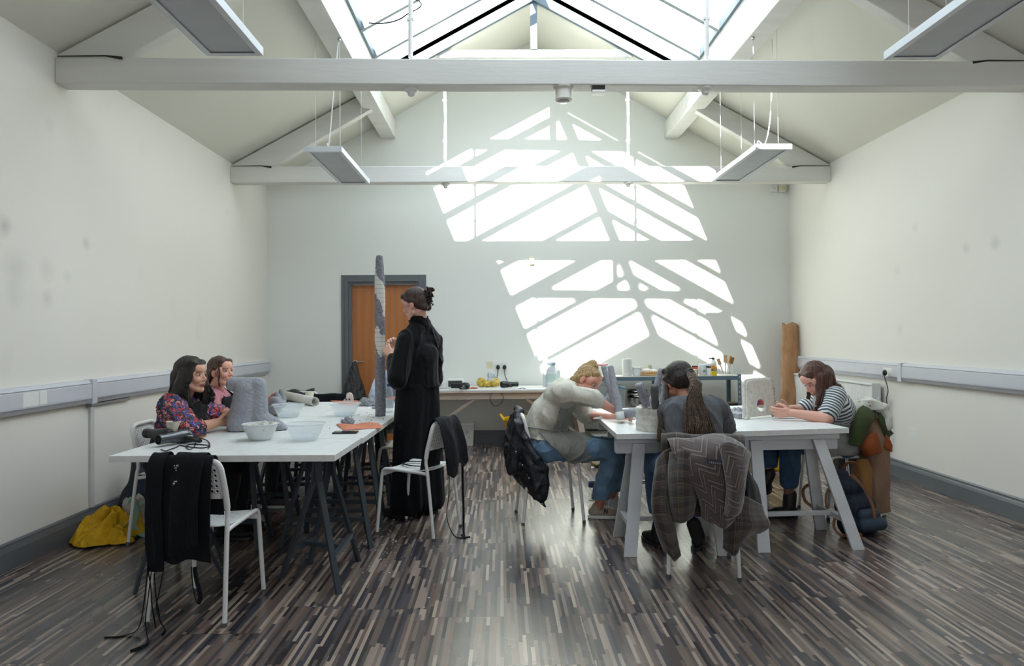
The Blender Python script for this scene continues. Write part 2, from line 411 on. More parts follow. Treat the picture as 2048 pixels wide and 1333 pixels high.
mx = t.n('MixShader', {0: .05, 1: g.outputs[0], 2: gl.outputs[0]}); t.t.links.new(mx.outputs[0], t.out.inputs[0]); m_glass = t.m
for xe in (PLX, PRX):
    m = MB(); m.prism([(RX, YS0, glz(RX)), (xe, YS0, glz(xe)), (xe, YS0, glz(xe)+.008), (RX, YS0, glz(RX)+.008)], (0, 0, 0), (0, YS1-YS0, 0))
    m.obj('glass_pane', m_glass, sky, world=True)
m = MB(); m.prism([(PLX, YS0, glz(PLX)+.012), (PLX+.36, YS0, glz(PLX+.36)+.012), (PLX+.36, YS0, glz(PLX+.36)+.04), (PLX, YS0, glz(PLX)+.04)], (0, 0, 0), (0, 2.95, 0))
m.obj('added_sun_blocker', m_steel, sky, world=True)  # opaque panel added out of view to trim the sun patches on the wall
# roof trusses
def truss(y, lab, n):
    tr = thing('roof_truss', lab, 'truss', (RX, y, 3.03)); TH = .14
    sk = lambda x: y+SK*x
    m = MB(); n_ = 24; b0, b1 = 3.03, 3.205
    xs = [XL+(XR-XL)*i/n_ for i in range(n_+1)]
    vs = []; fs = []
    for i, x in enumerate(xs):
        w = .006*noise.noise(V((x*1.3, y, 0))); w2 = .006*noise.noise(V((x*1.7, y, 5)))
        vs += [(x, sk(x)+w2, b0+w), (x, sk(x)+TH, b0+w), (x, sk(x)+TH, b1+w2), (x, sk(x)+w*.6, b1+w2)]
    for i in range(n_):
        for k in range(4): fs.append((i*4+k, i*4+(k+1) % 4, i*4+4+(k+1) % 4, i*4+4+k))
    fs += [(3, 2, 1, 0), tuple(n_*4+k for k in range(4))]
    m.add(vs, fs); m.obj('tie_beam', m_beam, tr, world=True, bevel=.008)
    for sgn, xe, pl in ((-1, XL, -1.40), (1, XR, 2.19)):
        # lower rafter, white
        m = MB()
        x1 = pl
        m.prism([(xe, sk(xe)+.02, roofz(xe)-.02), (x1, sk(x1)+.02, roofz(x1)-.02), (x1, sk(x1)+.02, roofz(x1)-.24), (xe-sgn*.42, sk(xe)+.02, b1-.01), (xe, sk(xe)+.02, b1-.01)], (0, 0, 0), (0, .10, 0))
        m.obj('rafter', m_beam, tr, world=True, bevel=.006)
        m = MB(); x1 = PLX+.01 if xe < 0 else PRX-.01; m.prism([(x1, y-.012, roofz(x1)-.03), (RX, y-.012, RZ-.03), (RX, y-.012, RZ+GZ-.03), (x1, y-.012, glz(x1)-.03)], (0, 0, 0), (0, .05, 0))
        m.obj('upper_rafter', m_steel, tr, world=True, bevel=.004)
        m = MB(); m.tube([(xe-sgn*.44, sk(xe)-.003, b1-.012), (xe-sgn*.33, sk(xe)-.003, b1+.004), (xe-sgn*.02, sk(xe)-.003, b1+.002)], [.011, .005, .003], 5)
        m.obj('crack', m_crack, tr, world=True)
    x0, x1 = RX-1.04, RX+1.15
    MB().box(((x0+x1)/2, sk(RX)+.07, 4.46), (x1-x0, .1, .085), bev=.006).obj('collar', m_beam, tr, world=True)
    MB().box((RX, sk(RX)+.04, 4.78), (.075, .07, .56), bev=.005).obj('king_post', m_steel, tr, world=True)
    return tr
truss(4.695, 'near white timber roof truss with tie beam across the whole view', 0)
truss(7.697, 'far white timber roof truss, sunlit, in front of the back wall', 1)
# conduits hanging from the roof to the beams
for x, y, lab in ((-.6, 4.76, 'white conduit rising from the near beam, left side'), (1.415, 4.76, 'white conduit rising from the near beam, right side'),
                  (-.605, 7.76, 'white conduit on the far beam, left side, in the sun'), (1.42, 7.76, 'white conduit on the far beam, right side')):
    p = thing('conduit', lab, 'pipe', (x, y, 3.2), 0)
    m = MB(); zt = roofz(x)+.02
    m.tube([(0, 0, zt-3.2), (.006, 0, .6), (0, 0, .04)], .016, 8); m.obj('pipe', m_wplas, p, True)
    for z in (.3, .75, 1.1):
        if z < zt-3.25: MB().box((0, 0, z), (.045, .03, .02), bev=.003).obj('clip', m_wplas, p)
    MB().tube(bez((0, 0, .06), (.0, .02, .02), (.03, .02, .012), (.09, .03, .012)), .007, 6).obj('cable', m_wplas, p, True)
w = MB(); w.tube([(PLX+.02, 4.15, 3.99), (RX, 4.16, 3.965), (PRX-.02, 4.15, 3.98)], .0035, 6)
tag(w.obj('tension_wire', M('galvanised_wire', 'd8dadb', .3, .6)), 'thin white wire stretched across the rooflight', 'wire')
w = MB(); w.tube(crv([W(700, -40, 4.9), W(838, 2, 4.9), W(812, 30, 4.95), W(790, 42, 5.0), W(762, 47, 5.05), W(738, 46, 5.1)]), .005, 6)
tag(w.obj('loose_cable', M('dark_cable', '30343a', .5)), 'loose dark cable hanging across the left glass of the rooflight', 'cable')
# skirting boards
def skirt(name, a, b, nrm):
    m = MB(); a, b, nrm = V(a), V(b), V(nrm)
    prof = [(0, 0), (.022, 0), (.022, .105), (.016, .125), (.012, .135), (.012, .15), (.004, .16), (0, .16)]
    m.prism([a+nrm*p+V((0, 0, q)) for p, q in prof], (0, 0, 0), b-a); return struct(m.obj(name, m_skirt))
skirt('baseboard_left', (XL, Y0, 0), (XL, YB-.06, 0), (1, 0, 0)); skirt('baseboard_right', (XR, Y0, 0), (XR, YB+.06, 0), (-1, 0, 0))
skirt('baseboard_back', bk(-.93, 0), bk(XR, 0), (0, -1, 0)); skirt('baseboard_back_short', bk(XL, 0), bk(-2.0, 0), (0, -1, 0)).name = 'baseboard_behind'
# ---- door
t = NT('oak_veneer'); o = t.obj()
dist = t.noise(t.mp(o, (2.2, 1, .7)), 1.6, 3)
wv = t.n('TexWave', {'Vector': t.mp(o, (1, 1, .10)), 'Scale': 3.2, 'Distortion': 9.0, 'Detail': 3.0, 'Detail Scale': 1.4}).outputs['Fac']
fn_ = t.noise(t.mp(o, (90, 1, 2)), 1.0, 5)
c = t.mix(t.ma('MULTIPLY', wv, .55), lin('b9753f'), lin('9c5c2c')); c = t.mix(t.ma('MULTIPLY', dist, .5), c, lin('c6854f')); c = t.mix(t.ma('MULTIPLY', fn_, .3), c, lin('82481f'))
t.P(col=c, rough=.38, coat=.15); m_oak = t.m
d = struct(thing('door_1', None, None, (0, 0, 0))); d['kind'] = 'structure'
def along(x, dy): return YB+SK*x-dy
m = MB(); m.prism([bk(DX0+.03, .01, -.06), bk(DX1-.03, .01, -.06), bk(DX1-.03, DZ-.03, -.06), bk(DX0+.03, DZ-.03, -.06)], (0, 0, 0), (0, .045, 0)); m.obj('door_leaf', m_oak, d, bevel=.003)
m = MB()
for x0, x1, z0, z1, dd in ((DX0-.09, DX0-.005, 0, DZ+.09, .018), (DX1+.005, DX1+.09, 0, DZ+.09, .018), (DX0-.005, DX1+.005, DZ+.005, DZ+.09, .018)):
    m.prism([bk(x0, z0, dd), bk(x1, z0, dd), bk(x1, z1, dd), bk(x0, z1, dd)], (0, 0, 0), (0, dd, 0))
for x0, x1, z0, z1 in ((DX0-.045, DX0-.005, 0, DZ+.045), (DX1+.005, DX1+.045, 0, DZ+.045), (DX0-.005, DX1+.005, DZ+.005, DZ+.045)):
    m.prism([bk(x0, z0, .028), bk(x1, z0, .028), bk(x1, z1, .028), bk(x0, z1, .028)], (0, 0, 0), (0, .012, 0))
for x0, x1, z0, z1 in ((DX0-.006, DX0+.028, 0, DZ), (DX1-.028, DX1+.006, 0, DZ), (DX0+.028, DX1-.028, DZ-.028, DZ+.006)):
    m.prism([bk(x0, z0, .005), bk(x1, z0, .005), bk(x1, z1, .005), bk(x0, z1, .005)], (0, 0, 0), (0, .2, 0))
m.obj('door_frame', m_skirt, d, bevel=.003)
m_chrome = M('brushed_steel', 'b9bab8', .28, 1.0)
hp = bk(-1.84, 1.03, -.058)
RY = Matrix.Rotation(PI/2, 3, 'X')
m = MB(); m.lathe([(0, 0), (.027, 0), (.027, .01), (.012, .012), (.011, .045), (0, .046)], hp, 20, RY); m.tube([hp+V((0, -.04, 0)), hp+V((.03, -.045, 0)), hp+V((.125, -.043, 0))], .0095, 10)
m.lathe([(0, 0), (.027, 0), (.027, .008), (0, .009)], hp-V((0, 0, .095)), 20, RY)
m.obj('door_handle', m_chrome, d, True)
# ---- dado trunking on both side walls
def trunking(name, x, nrm, y0, y1, ang, joints, lab):
    o = thing(name, lab, 'trunking', (x, (y0+y1)/2, .98))
    n = V(nrm); m = MB(); prof = [(0, .90), (.035, .90), (.052, .93), (.055, .945), (.055, 1.03), (.05, 1.045), (.035, 1.065), (0, 1.065)]
    m.prism([V((x, y0, 0))+n*p+V((0, 0, q)) for p, q in prof], (0, 0, 0), (0, y1-y0, 0)); m.obj('channel', m_trunk, o, world=True, bevel=.003)
    for z in (.935, 1.04):
        MB().box((x+n.x*.055, (y0+y1)/2, z), (.004, y1-y0, .004)).obj('groove', M('trunking_shadow_line', 'a2a3aa', .5), o, world=True)
    for jy in joints: MB().box((x+n.x*.028, jy, .9825), (.064, .06, .172), bev=.004).obj('joint_cover', m_trunk, o, world=True)
    return o
trunking('dado_trunking', XL, (1, 0, 0), -2.5, 8.75, 0, (4.99, 6.2, 2.6), 'white dado trunking along the left wall')
trunking('dado_trunking', XR, (-1, 0, 0), -2.5, 8.9, 0, (6.4, 3.2), 'white dado trunking along the right wall')
def socket(name, p, nrm, w, h, lab, gangs=2, plug=False, cream=False):
    """socket plate on a wall; local x along the wall, y out of the wall"""
    n = V(nrm); s = V((0, 0, 1)).cross(n)
    R = Matrix((s, n, V((0, 0, 1)))).transposed()
    o = thing(name, lab, 'socket' if gangs else 'switch', p); o.rotation_euler = R.to_euler()
    mm = M('cream_plastic', 'd9d3b4', .4) if cream else m_wplas
    MB().box((0, .006, 0), (w, .014, h), bev=.004).obj('plate', mm, o)
    dk = M('socket_holes', '35332f', .6)
    for g in range(gangs):
        gx_ = (g-(gangs-1)/2)*w*.46
        m = MB()
        for dx, dz in ((0, .012), (-.011, -.01), (.011, -.01)): m.box((gx_+dx, .0135, dz), (.006, .002, .004))
        m.obj('pin_holes', dk, o)
        MB().box((gx_*.35, .016, .022), (.011, .008, .018), bev=.002).obj('rocker_switch', m_wplas, o)
    if not gangs:
        for dx in (-.2, .2): MB().box((dx*w, .016, 0), (w*.24, .006, h*.34), bev=.002).obj('rocker_switch', mm, o)
    return o
def xw(px, py, X): d = ray(px, py); return CAM+d*(X/d.x)
socket('double_socket', xw(62, 800, XL+.055), (1, 0, 0), .145, .085, 'white double socket with switches on the left trunking')
socket('data_socket', xw(87, 796, XL+.055), (1, 0, 0), .07, .085, 'small white data socket beside the double socket on left trunking', 1)
socket('wall_socket', xw(1775, 745, XR-.055), (-1, 0, 0), .145, .085, 'white double socket on the right trunking with black plug in it')
socket('low_wall_socket', xw(1826, 866, XR), (-1, 0, 0), .145, .085, 'white double socket low on the right wall')
def bq(px, py, dd=0.0): d_ = ray(px, py); k = YB/(d_.y-SK*d_.x); return CAM+d_*k-V((0, dd, 0))
socket('wall_switch', bq(979, 731), (0, -1, 0), .085, .085, 'cream double switch plate on back wall above the yellow bags', 0, cream=True)
socket('wall_socket', bq(1002, 732), (0, -1, 0), .145, .085, 'white double socket on back wall with two black plugs')
m_blk = M('black_plastic', '17181a', .4, var=.05)
def plug(p, nrm, lab, cord):
    n = V(nrm); o = thing('plug', lab, 'plug', p)
    m = MB(); m.sphere(V(p)+n*.022, (.024 if abs(n.y) else .02, .02 if abs(n.y) else .024, .03), 14, 9); m.obj('plug_body', m_blk, o, True, world=True)
    m = MB(); m.tube(crv(cord, 5), .0042, 6); m.obj('cord', M('dark_green_cord', '1c2b26', .5) if abs(n.y) else m_blk, o, True, world=True)
pl1, pl2, pl3 = bq(996, 735, .0), bq(1009, 735, .0), xw(1774, 746, XR-.07)
plug(pl1, (0, -1, 0), 'left black plug on the back wall with looping green cord', [pl1+V((0, -.03, -.02)), bq(994, 755, .05), bq(990, 775, .25), W(984, 784, 8.2), W(980, 800, 8.12), W(990, 813, 8.12), W(1003, 806, 8.12), W(1006, 792, 8.15), W(992, 782, 8.25), W(975, 783, 8.3), W(950, 782, 8.3)])
plug(pl2, (0, -1, 0), 'right black plug on the back wall, cord going to the hairdryer', [pl2+V((0, -.03, -.02)), bq(1010, 752, .03), bq(1014, 760, .1), bq(1014, 768, .3), W(1012, 776, 8.5)])
plug(pl3, (-1, 0, 0), 'black plug in the right trunking with cord hanging down', [pl3+V((-.03, 0, -.02)), xw(1776, 780, XR-.06), xw(1773, 800, XR-.04), xw(1778, 830, XR-.03), xw(1779, 880, XR-.03), xw(1777, 915, XR-.03)])
# vertical conduit strip on the left wall below the trunking
p = xw(181, 900, XL); tag(MB().box((XL+.008, p.y, .53), (.016, .045, .74), bev=.004).obj('wall_conduit', M('wall_conduit_white', 'c9c9c4', .5)), 'narrow white conduit running down the left wall from the trunking', 'conduit')
p = xw(215, 812, XL); tag(MB().box((XL+.012, p.y, .885), (.024, .55, .02), bev=.003).obj('cable_clip_strip', M('grey_strip', '8b8b88', .5)), 'thin grey strip tucked under the left trunking', 'strip')
# alarm devices on the back wall and beams
a_ = thing('motion_sensor', 'small cream motion sensor on the back wall between sun patches', 'sensor', bq(1063, 522)); MB().box((0, -.02, 0), (.062, .04, .095), bev=.01).obj('case', M('cream_plastic', 'd9d3b4', .4), a_); MB().sphere((0, -.04, -.012), (.022, .012, .022)).obj('lens', m_wplas, a_, True)
a_ = thing('call_point', 'white square wall box near the right end of the back wall, left one', 'wall box', bq(1546, 378)); MB().box((0, -.02, 0), (.085, .04, .085), bev=.006).obj('case', m_wplas, a_); MB().lathe([(0, 0), (.022, 0), (.02, .006), (0, .007)], (0, -.04, 0), 16, RY).obj('dial', M('pale_dial', 'cfcdc4', .5), a_)
a_ = thing('call_point', 'cream square wall box near the right corner of the back wall, right one', 'wall box', bq(1563, 378)); MB().box((0, -.02, 0), (.085, .04, .085), bev=.006).obj('case', m_wplas, a_); MB().box((0, -.042, 0), (.055, .006, .055), bev=.002).obj('cover', M('yellow_cream', 'd8cf9c', .4), a_)
for k, (px, py, y, z, lab) in enumerate(((822, 181, 4.76, 3.03, 'white ceiling sensor under the near beam, left'), (1412, 181, 4.76, 3.03, 'white ceiling sensor under the near beam, right'), (891, 371, 7.76, 3.03, 'white sensor under the far beam, left'), (1257, 371, 7.76, 3.03, 'white sensor under the far beam, right'))):
    x = W(px, py, y).x; a_ = thing('beam_sensor', lab, 'sensor', (x, y+.02, z+.004), 0, None)
    MB().lathe([(0, 0), (.05, 0), (.05, -.012), (.035, -.022), (0, -.022)], n=24).obj('base', m_wplas, a_, True)
    MB().lathe([(0, -.02), (.026, -.02), (.024, -.045), (.012, -.052), (0, -.052)], n=16).obj('head', m_wplas, a_, True)
a_ = thing('emergency_light', 'round white emergency light dome under the near beam', 'light', (W(1127, 170, 4.76).x, 4.765, 3.035))
MB().lathe([(0, 0), (.07, 0), (.068, -.01), (.055, -.02), (.055, -.075), (.058, -.085), (.052, -.095), (0, -.098)], n=28).obj('housing', M('aged_white_plastic', 'd5d2ca', .4), a_, True)
MB().lathe([(0, -.0985), (.042, -.0985), (.036, -.104), (0, -.106)], n=24).obj('lens', M('frosted_lens', 'bdbdb8', .2), a_, True)
a_ = thing('alarm_box', 'small white box with black top under the near beam', 'alarm', (W(1196, 178, 4.76).x, 4.755, 3.036))
MB().box((0, 0, -.018), (.085, .07, .035), bev=.004).obj('top', M('black_red_plastic', '1b1516', .4), a_); MB().box((0, 0, -.043), (.09, .075, .018), bev=.005).obj('case', m_wplas, a_)
# ---- suspended flat luminaires
m_lum = M('white_enamel', 'cfd3d6', .3, var=.02); m_dif = M('unlit_diffuser', 'b3b9bd', .45, var=.03)
def lamp(loc, lab, proto=None, wires=()):
    o = thing('pendant_light', lab, 'light', loc, 0, 'flat pendant lights')
    m = MB(); L, Wd, H = 1.22, .3, .045
    for x in (-Wd/2+.006, Wd/2-.006): m.box((x, 0, H/2), (.012, L, H))
    for y in (-L/2+.006, L/2-.006): m.box((0, y, H/2), (Wd-.024, .012, H))
    m.box((0, 0, H-.004), (Wd-.024, L-.024, .006))
    for x in (-Wd/2+.022, Wd/2-.022): m.box((x, 0, .003), (.024, L-.02, .004))
    for y in (-L/2+.022, L/2-.022): m.box((0, y, .003), (Wd-.06, .024, .004))
    m.obj('housing', m_lum, o, bevel=.002)
    MB().box((0, 0, .012), (Wd-.05, L-.05, .006)).obj('diffuser', m_dif, o)
    MB().box((0, 0, H+.014), (.16, L*.5, .028), bev=.004).obj('driver_box', m_lum, o)
    for x in (-.1, .1):
        for y in (-.45, .45):
            zt = roofz(loc[0]+x)-loc[2]
            if loc[0] < 0 and loc[0]+x > -1.5: zt = 3.84-loc[2]
            if loc[0] > 0 and loc[0]+x < 2.28: zt = 3.84-loc[2]
            MB().tube([(x, y, H), (x, y, zt)], .0016, 5).obj('hanging_wire', M('thin_steel_wire', 'c8cac8', .4, .4), o)
            MB().lathe([(0, 0), (.014, 0), (.014, .012), (.008, .02), (0, .022)], (x, y, zt-.02), 10).obj('wire_mount', m_chrome, o)
    MB().tube(crv([(-.02, -.3, .07), (-.03, -.34, .14), (.0, -.42, .1), (.03, -.46, .3), (.06, -.44, .7), (.08, -.4, 3.84-loc[2])]), .005, 6).obj('supply_cable', m_wplas, o, True)
    return o
for x, y, lab in ((-1.43, 6.31, 'flat white pendant light hanging before the far beam, left side'), (2.235, 6.31, 'flat white pendant light hanging before the far beam, right side'),
                  (-1.405, 3.14, 'flat white pendant light nearest the camera at top left, partly out of frame'), (2.27, 3.23, 'flat white pendant light nearest the camera at top right, partly out of frame')):
    lamp((x, y, 2.85), lab)
# ---- radiator on the right wall
r = thing('radiator', 'white ribbed panel radiator on the right wall under the trunking', 'radiator', (XR-.07, 7.72, .17))
m = MB(); y0, y1 = -.95, .95
vs = []
n_ = 57
for i in range(n_+1):
    y = y0+(y1-y0)*i/n_; d_ = .012 if i % 2 else 0.0
    vs += [(-.03-d_, y, .06), (-.03-d_, y, .66)]
m.add(vs, [(2*i, 2*i+2, 2*i+3, 2*i+1) for i in range(n_)]); m.box((.0, 0, .36), (.05, y1-y0, .6)); m.obj('front_panel', m_wplas, r)
m = MB(); m.box((-.005, 0, .675), (.085, y1-y0+.01, .022), bev=.003)
for y in (y0, y1): m.box((-.005, y, .36), (.085, .012, .64), bev=.002)
m.obj('casing', m_wplas, r)
m = MB(); m.tube([(-.01, y0-.05, -.12), (-.01, y0-.05, .5)], .009, 8); m.lathe([(0, 0), (.022, 0), (.024, .03), (.02, .055), (0, .06)], (-.01, y0-.05, .5), 16); m.box((-.01, y0-.02, .53), (.02, .06, .02)); m.obj('valve', M('valve_white_chrome', 'c4c8ca', .3, .3), r, True)
# ---------------------------------------------------------------- chairs
m_chair = M('white_powder_coat', 'dededb', .38, var=.02); m_tip = M('grey_rubber', '55565a', .6)
def perforated(m, fn, nu, nv, r=.34, border=0):
    """sheet fn(u,v) of nu x nv cells, each with a round hole"""
    for j in range(nv):
        for i in range(nu):
            O = []; I = []
            for k in range(8):
                a = PI/4*k+PI/8*0; dx, dy = math.cos(a), math.sin(a); q = max(abs(dx), abs(dy))
                O.append(fn((i+.5+dx/q*.5)/nu, (j+.5+dy/q*.5)/nv)); I.append(fn((i+.5+dx*r)/nu, (j+.5+dy*r)/nv))
            m.add(O+I, [(k, (k+1) % 8, 8+(k+1) % 8, 8+k) for k in range(8)])
def chair_parts(t, col=None):
    mt = col or m_chair
    for s in (-1, 1):
        rear = crv([(s*.188, -.215, .012), (s*.178, -.168, .43), (s*.176, -.155, .50), (s*.174, -.158, .56)], 4)
        MB().tube(rear, .0115, 10).obj('leg', mt, t, True)
        front = [(s*.188, .225, .012), (s*.178, .190, .40)]+bez((s*.178, .188, .415), (s*.177, .185, .445), (s*.176, .165, .452), (s*.175, .135, .450), 5)+[(s*.176, -.12, .438), (s*.176, -.160, .432)]
        MB().tube(front, .0115, 10).obj('leg', mt, t, True)
        for y in (-.217, .225): MB().lathe([(0, 0), (.0125, 0), (.0128, .02), (0, .02)], (s*.189, y, 0), 12).obj('foot_cap', m_tip, t, True)
    def seat(u, v):
        x = (u-.5)*.355; y = -.165+v*.345
        drop = 0 if y < .14 else -((y-.14)/.04)**2*.018
        return V((x, y, .448+.010*(2*u-1)**2-.006*math.sin(PI*v)+drop))
    def sh(u0, u1, v0, v1): return lambda u, v: seat(u0+(u1-u0)*u, v0+(v1-v0)*v)
    m = MB(); perforated(m, sh(.1, .9, .08, .86), 9, 9, .2)
    for a in ((0, .1, 0, 1), (.9, 1, 0, 1), (.1, .9, 0, .08), (.1, .9, .86, 1)): m.grid(sh(*a), 6, 10)
    m.obj('seat', mt, t, True, solid=.004, offs=0)
    MB().grid(lambda u, v: V(((u-.5)*.352, .178+.002*math.sin(PI*u), .432-v*.03)), 6, 3).obj('seat_lip', mt, t, True, solid=.003)
    # backrest: bent tube hoop with a perforated panel
    hoop = crv([(-.174, -.155, .535), (-.172, -.166, .60), (-.168, -.186, .68)], 4)+bez((-.167, -.19, .70), (-.162, -.203, .765), (-.14, -.207, .772), (-.09, -.209, .775), 6)[1:]
    hoop = hoop+[V((-p.x, p.y, p.z)) for p in reversed(hoop)]
    MB().tube(hoop, .0145, 10).obj('back_frame', mt, t, True)
    def bk_(u, v):
        z = .585+v*.175; x = (u-.5)*2*(.168 if v < .75 else .168-.02*((v-.75)/.25)**2); y = -.163-.045*v+.012*(1-(2*u-1)**2)*-1
        return V((x, y, z))
    def bh(u0, u1, v0, v1): return lambda u, v: bk_(u0+(u1-u0)*u, v0+(v1-v0)*v)
    m = MB(); perforated(m, bh(.06, .94, .14, .88), 12, 5, .27)
    for a in ((0, .06, 0, 1), (.94, 1, 0, 1), (.06, .94, 0, .14), (.06, .94, .88, 1)): m.grid(bh(*a), 6, 6)
    m.obj('backrest', mt, t, True, solid=.005, offs=0)
def ang(dx, dy): return math.atan2(dy, dx)-PI/2          # local +y is the way the chair faces
CH = {}
chairs = [('front', (-1.474, 3.556), ang(.078, .997), 'white metal chair nearest the camera, back draped with black aprons'),
          ('standing', (-.577, 4.916), ang(-.426, .19), 'white metal chair beside the standing woman, black apron over its back'),
          ('blond', (.337, 5.23), ang(.994, .11), 'white metal chair the blonde woman sits on, black puffer jacket over it'),
          ('grey', (1.14, 4.09), ang(.186, .98), 'white metal chair holding the tweed coat and patterned scarf'),
          ('stripe', (2.535, 5.28), ang(-.99, -.136), 'white metal chair the woman in striped top sits on'),
          ('floral', (-2.245, 4.86), ang(1, .03), 'white metal chair the woman in floral blouse sits on'),
          ('pink', (-2.24, 5.74), ang(1, .06), 'white metal chair the woman in pink sweater sits on'),
          ('side', (-.80, 5.9), ang(-1, .02), 'cream metal chair tucked under the left tables behind the standing woman'),
          ('blue', (-1.12, 7.08), ang(.1, -1), 'cream metal chair of the person in pale blue beyond the left tables'),
          ('far', (-2.06, 7.18), ang(.15, -1), 'white metal chair beyond the left tables with black bin liner on it')]
m_cream = M('cream_powder_coat', 'd0cdb8', .4, var=.02)
proto = thing('chair', chairs[0][3], 'chair'); chair_parts(proto)
protoc = None
for i, (k, p, a, lab) in enumerate(chairs):
    if i == 0: o = proto; o.location = (p[0], p[1], 0); o.rotation_euler = (0, 0, a)
    elif k in ('side', 'blue'):
        if protoc is None:
            protoc = thing('chair', lab, 'chair'); chair_parts(protoc, m_cream); o = protoc; o.location = (p[0], p[1], 0); o.rotation_euler = (0, 0, a)
        else: o = dup(protoc, (p[0], p[1], 0), a, lab)
    else: o = dup(proto, (p[0], p[1], 0), a, lab)
    o['group'] = 'perforated metal chairs'; CH[k] = o
def cl(k, x, y, z):
    """point in a chair's own frame -> room"""
    return wm(CH[k]) @ V((x, y, z))
# ---------------------------------------------------------------- tables
t = NT('white_laminate'); o_ = t.obj()
n_ = t.noise(t.mp(o_, (3, 3, 3)), 6, 6, rough=.7)
t.P(col=t.ramp(n_, [(.35, 'd6d8d6'), (.6, 'e3e5e3')]), rough=t.ma('ADD', .24, t.ma('MULTIPLY', n_, .2))); m_top = t.m
m_trs = M('dark_grey_powder_coat', '323a41', .4, var=.04); m_wtr = M('white_painted_trestle_wood', 'c6c8ca', .5, bump=.2, bs=10, stretch=(.3, 3, 3), vs=3)
def tabletop(pts, lab, grp, z=.735, th=.034):
    m = MB(); m.prism([(p[0], p[1], z-th) for p in pts], (0, 0, 0), (0, 0, th))
    o = m.obj('tabletop', m_top, None, bevel=.0015); return tag(o, lab, 'table', grp)
G = 'white tabletops of the left table group'
tabletop([(-2.067, 3.735), (-.873, 3.690), (-.855, 4.288), (-2.052, 4.333)], 'white tabletop nearest the camera, hairdryers and plaster bowl on it', G)
tabletop([(-2.05, 4.338), (-.845, 4.296), (-.835, 4.893), (-2.045, 4.925)], 'white tabletop second from camera in left group, with boot sculpture and phone', G)
tabletop([(-2.045, 4.93), (-.835, 4.898), (-.83, 5.49), (-2.04, 5.51)], 'white tabletop third from camera in left group, with the tall grey column', G)
tabletop([(-2.05, 5.516), (-1.447, 5.506), (-1.42, 6.70), (-2.02, 6.72)], 'white tabletop at the far left of left group, with white roll and paper cup', G)
tabletop([(-1.441, 5.506), (-.83, 5.496), (-.81, 6.69), (-1.414, 6.70)], 'white tabletop at the far right of left group, beside the plastic bottle', G)
def steel_trestle(feet, tops, lab):
    """feet: a,c on one side, b,d on the other; tops: two ends of the head rail"""
    t = thing('trestle', lab, 'trestle', ((feet[0][0]+feet[1][0]+feet[2][0]+feet[3][0])/4, sum(f[1] for f in feet)/4, 0), 0, 'dark steel trestles under the left tables')
    T0, T1 = V((*tops[0], .675)), V((*tops[1], .675)); L = []
    MB().bar(T0, T1, .05, .03, bev=.003).obj('head_rail', m_trs, t, world=True)
    for f, tp in ((feet[0], T0), (feet[1], T1), (feet[2], T0), (feet[3], T1)):
        f = V((f[0], f[1], 0)); d = (V((f.x, f.y, 0))-V((tp.x, tp.y, 0)))
        kn = V((tp.x+d.x*.10, tp.y+d.y*.10, .56)); s_ = d.normalized()
        m = MB(); vs = []
        pts = [V((tp.x+d.x*.04, tp.y+d.y*.04, .70)), kn, f+V((0, 0, .002))]
        for a, b in zip(pts[:-1], pts[1:]): m.bar(a, b+(b-a).normalized()*.004, .033, .018, up_=tuple(s_), bev=.002)
        m.obj('leg', m_trs, t, world=True); L.append((kn, f))
    pt = lambda i, z: L[i][0].lerp(L[i][1], 1-z/.56)
    for i, j, z in ((0, 1, .17), (2, 3, .17)): MB().bar(pt(i, z), pt(j, z), .028, .028, bev=.002).obj('crossbar', m_trs, t, world=True)
    MB().bar(pt(0, .17).lerp(pt(1, .17), .5), pt(2, .17).lerp(pt(3, .17), .5), .022, .022, bev=.002).obj('brace', m_trs, t, world=True)
    for i in range(4): MB().sphere(pt(i, .17), .011, 8, 6).obj('bolt', m_trs, t, world=True)
st = [([(-.864, 3.73), (-.871, 4.27), (-1.24, 3.98), (-1.147, 4.216)], [(-1.01, 3.87), (-1.0, 4.12)], 'dark steel trestle at front right of left table group'),
      ([(-1.951, 3.775), (-1.966, 4.30), (-1.589, 4.03), (-1.66, 4.22)], [(-1.82, 3.87), (-1.83, 4.12)], 'dark steel trestle at front left of left table group, by yellow coat'),
      ([(-.845, 4.538), (-1.429, 4.562), (-.93, 4.87), (-1.35, 4.88)], [(-.98, 4.70), (-1.29, 4.71)], 'dark steel trestle second back on the right of left group'),
      ([(-1.95, 4.50), (-1.56, 4.52), (-1.95, 4.84), (-1.58, 4.85)], [(-1.87, 4.68), (-1.66, 4.68)], 'dark steel trestle beside the legs of the woman in floral blouse'),
      ([(-.86, 5.02), (-1.40, 5.05), (-.90, 5.36), (-1.36, 5.36)], [(-.98, 5.20), (-1.28, 5.20)], 'dark steel trestle under the third tabletop, right side'),
      ([(-1.93, 5.05), (-1.52, 5.06), (-1.93, 5.38), (-1.54, 5.38)], [(-1.84, 5.22), (-1.64, 5.22)], 'dark steel trestle under the third tabletop, left side'),
      ([(-1.98, 5.66), (-1.48, 5.66), (-1.96, 5.96), (-1.50, 5.96)], [(-1.86, 5.8), (-1.6, 5.8)], 'dark steel trestle under far left tabletop, nearer one'),
      ([(-1.36, 5.66), (-.90, 5.66), (-1.34, 5.98), (-.92, 5.98)], [(-1.24, 5.8), (-1.0, 5.8)], 'dark steel trestle under far right tabletop, nearer one'),
      ([(-1.95, 6.28), (-1.48, 6.28), (-1.93, 6.6), (-1.50, 6.6)], [(-1.84, 6.44), (-1.58, 6.44)], 'dark steel trestle under far left tabletop, farther one'),
      ([(-1.34, 6.28), (-.88, 6.28), (-1.32, 6.6), (-.90, 6.6)], [(-1.22, 6.44), (-.98, 6.44)], 'dark steel trestle under far right tabletop, farther one')]
for a in st: steel_trestle(*a)
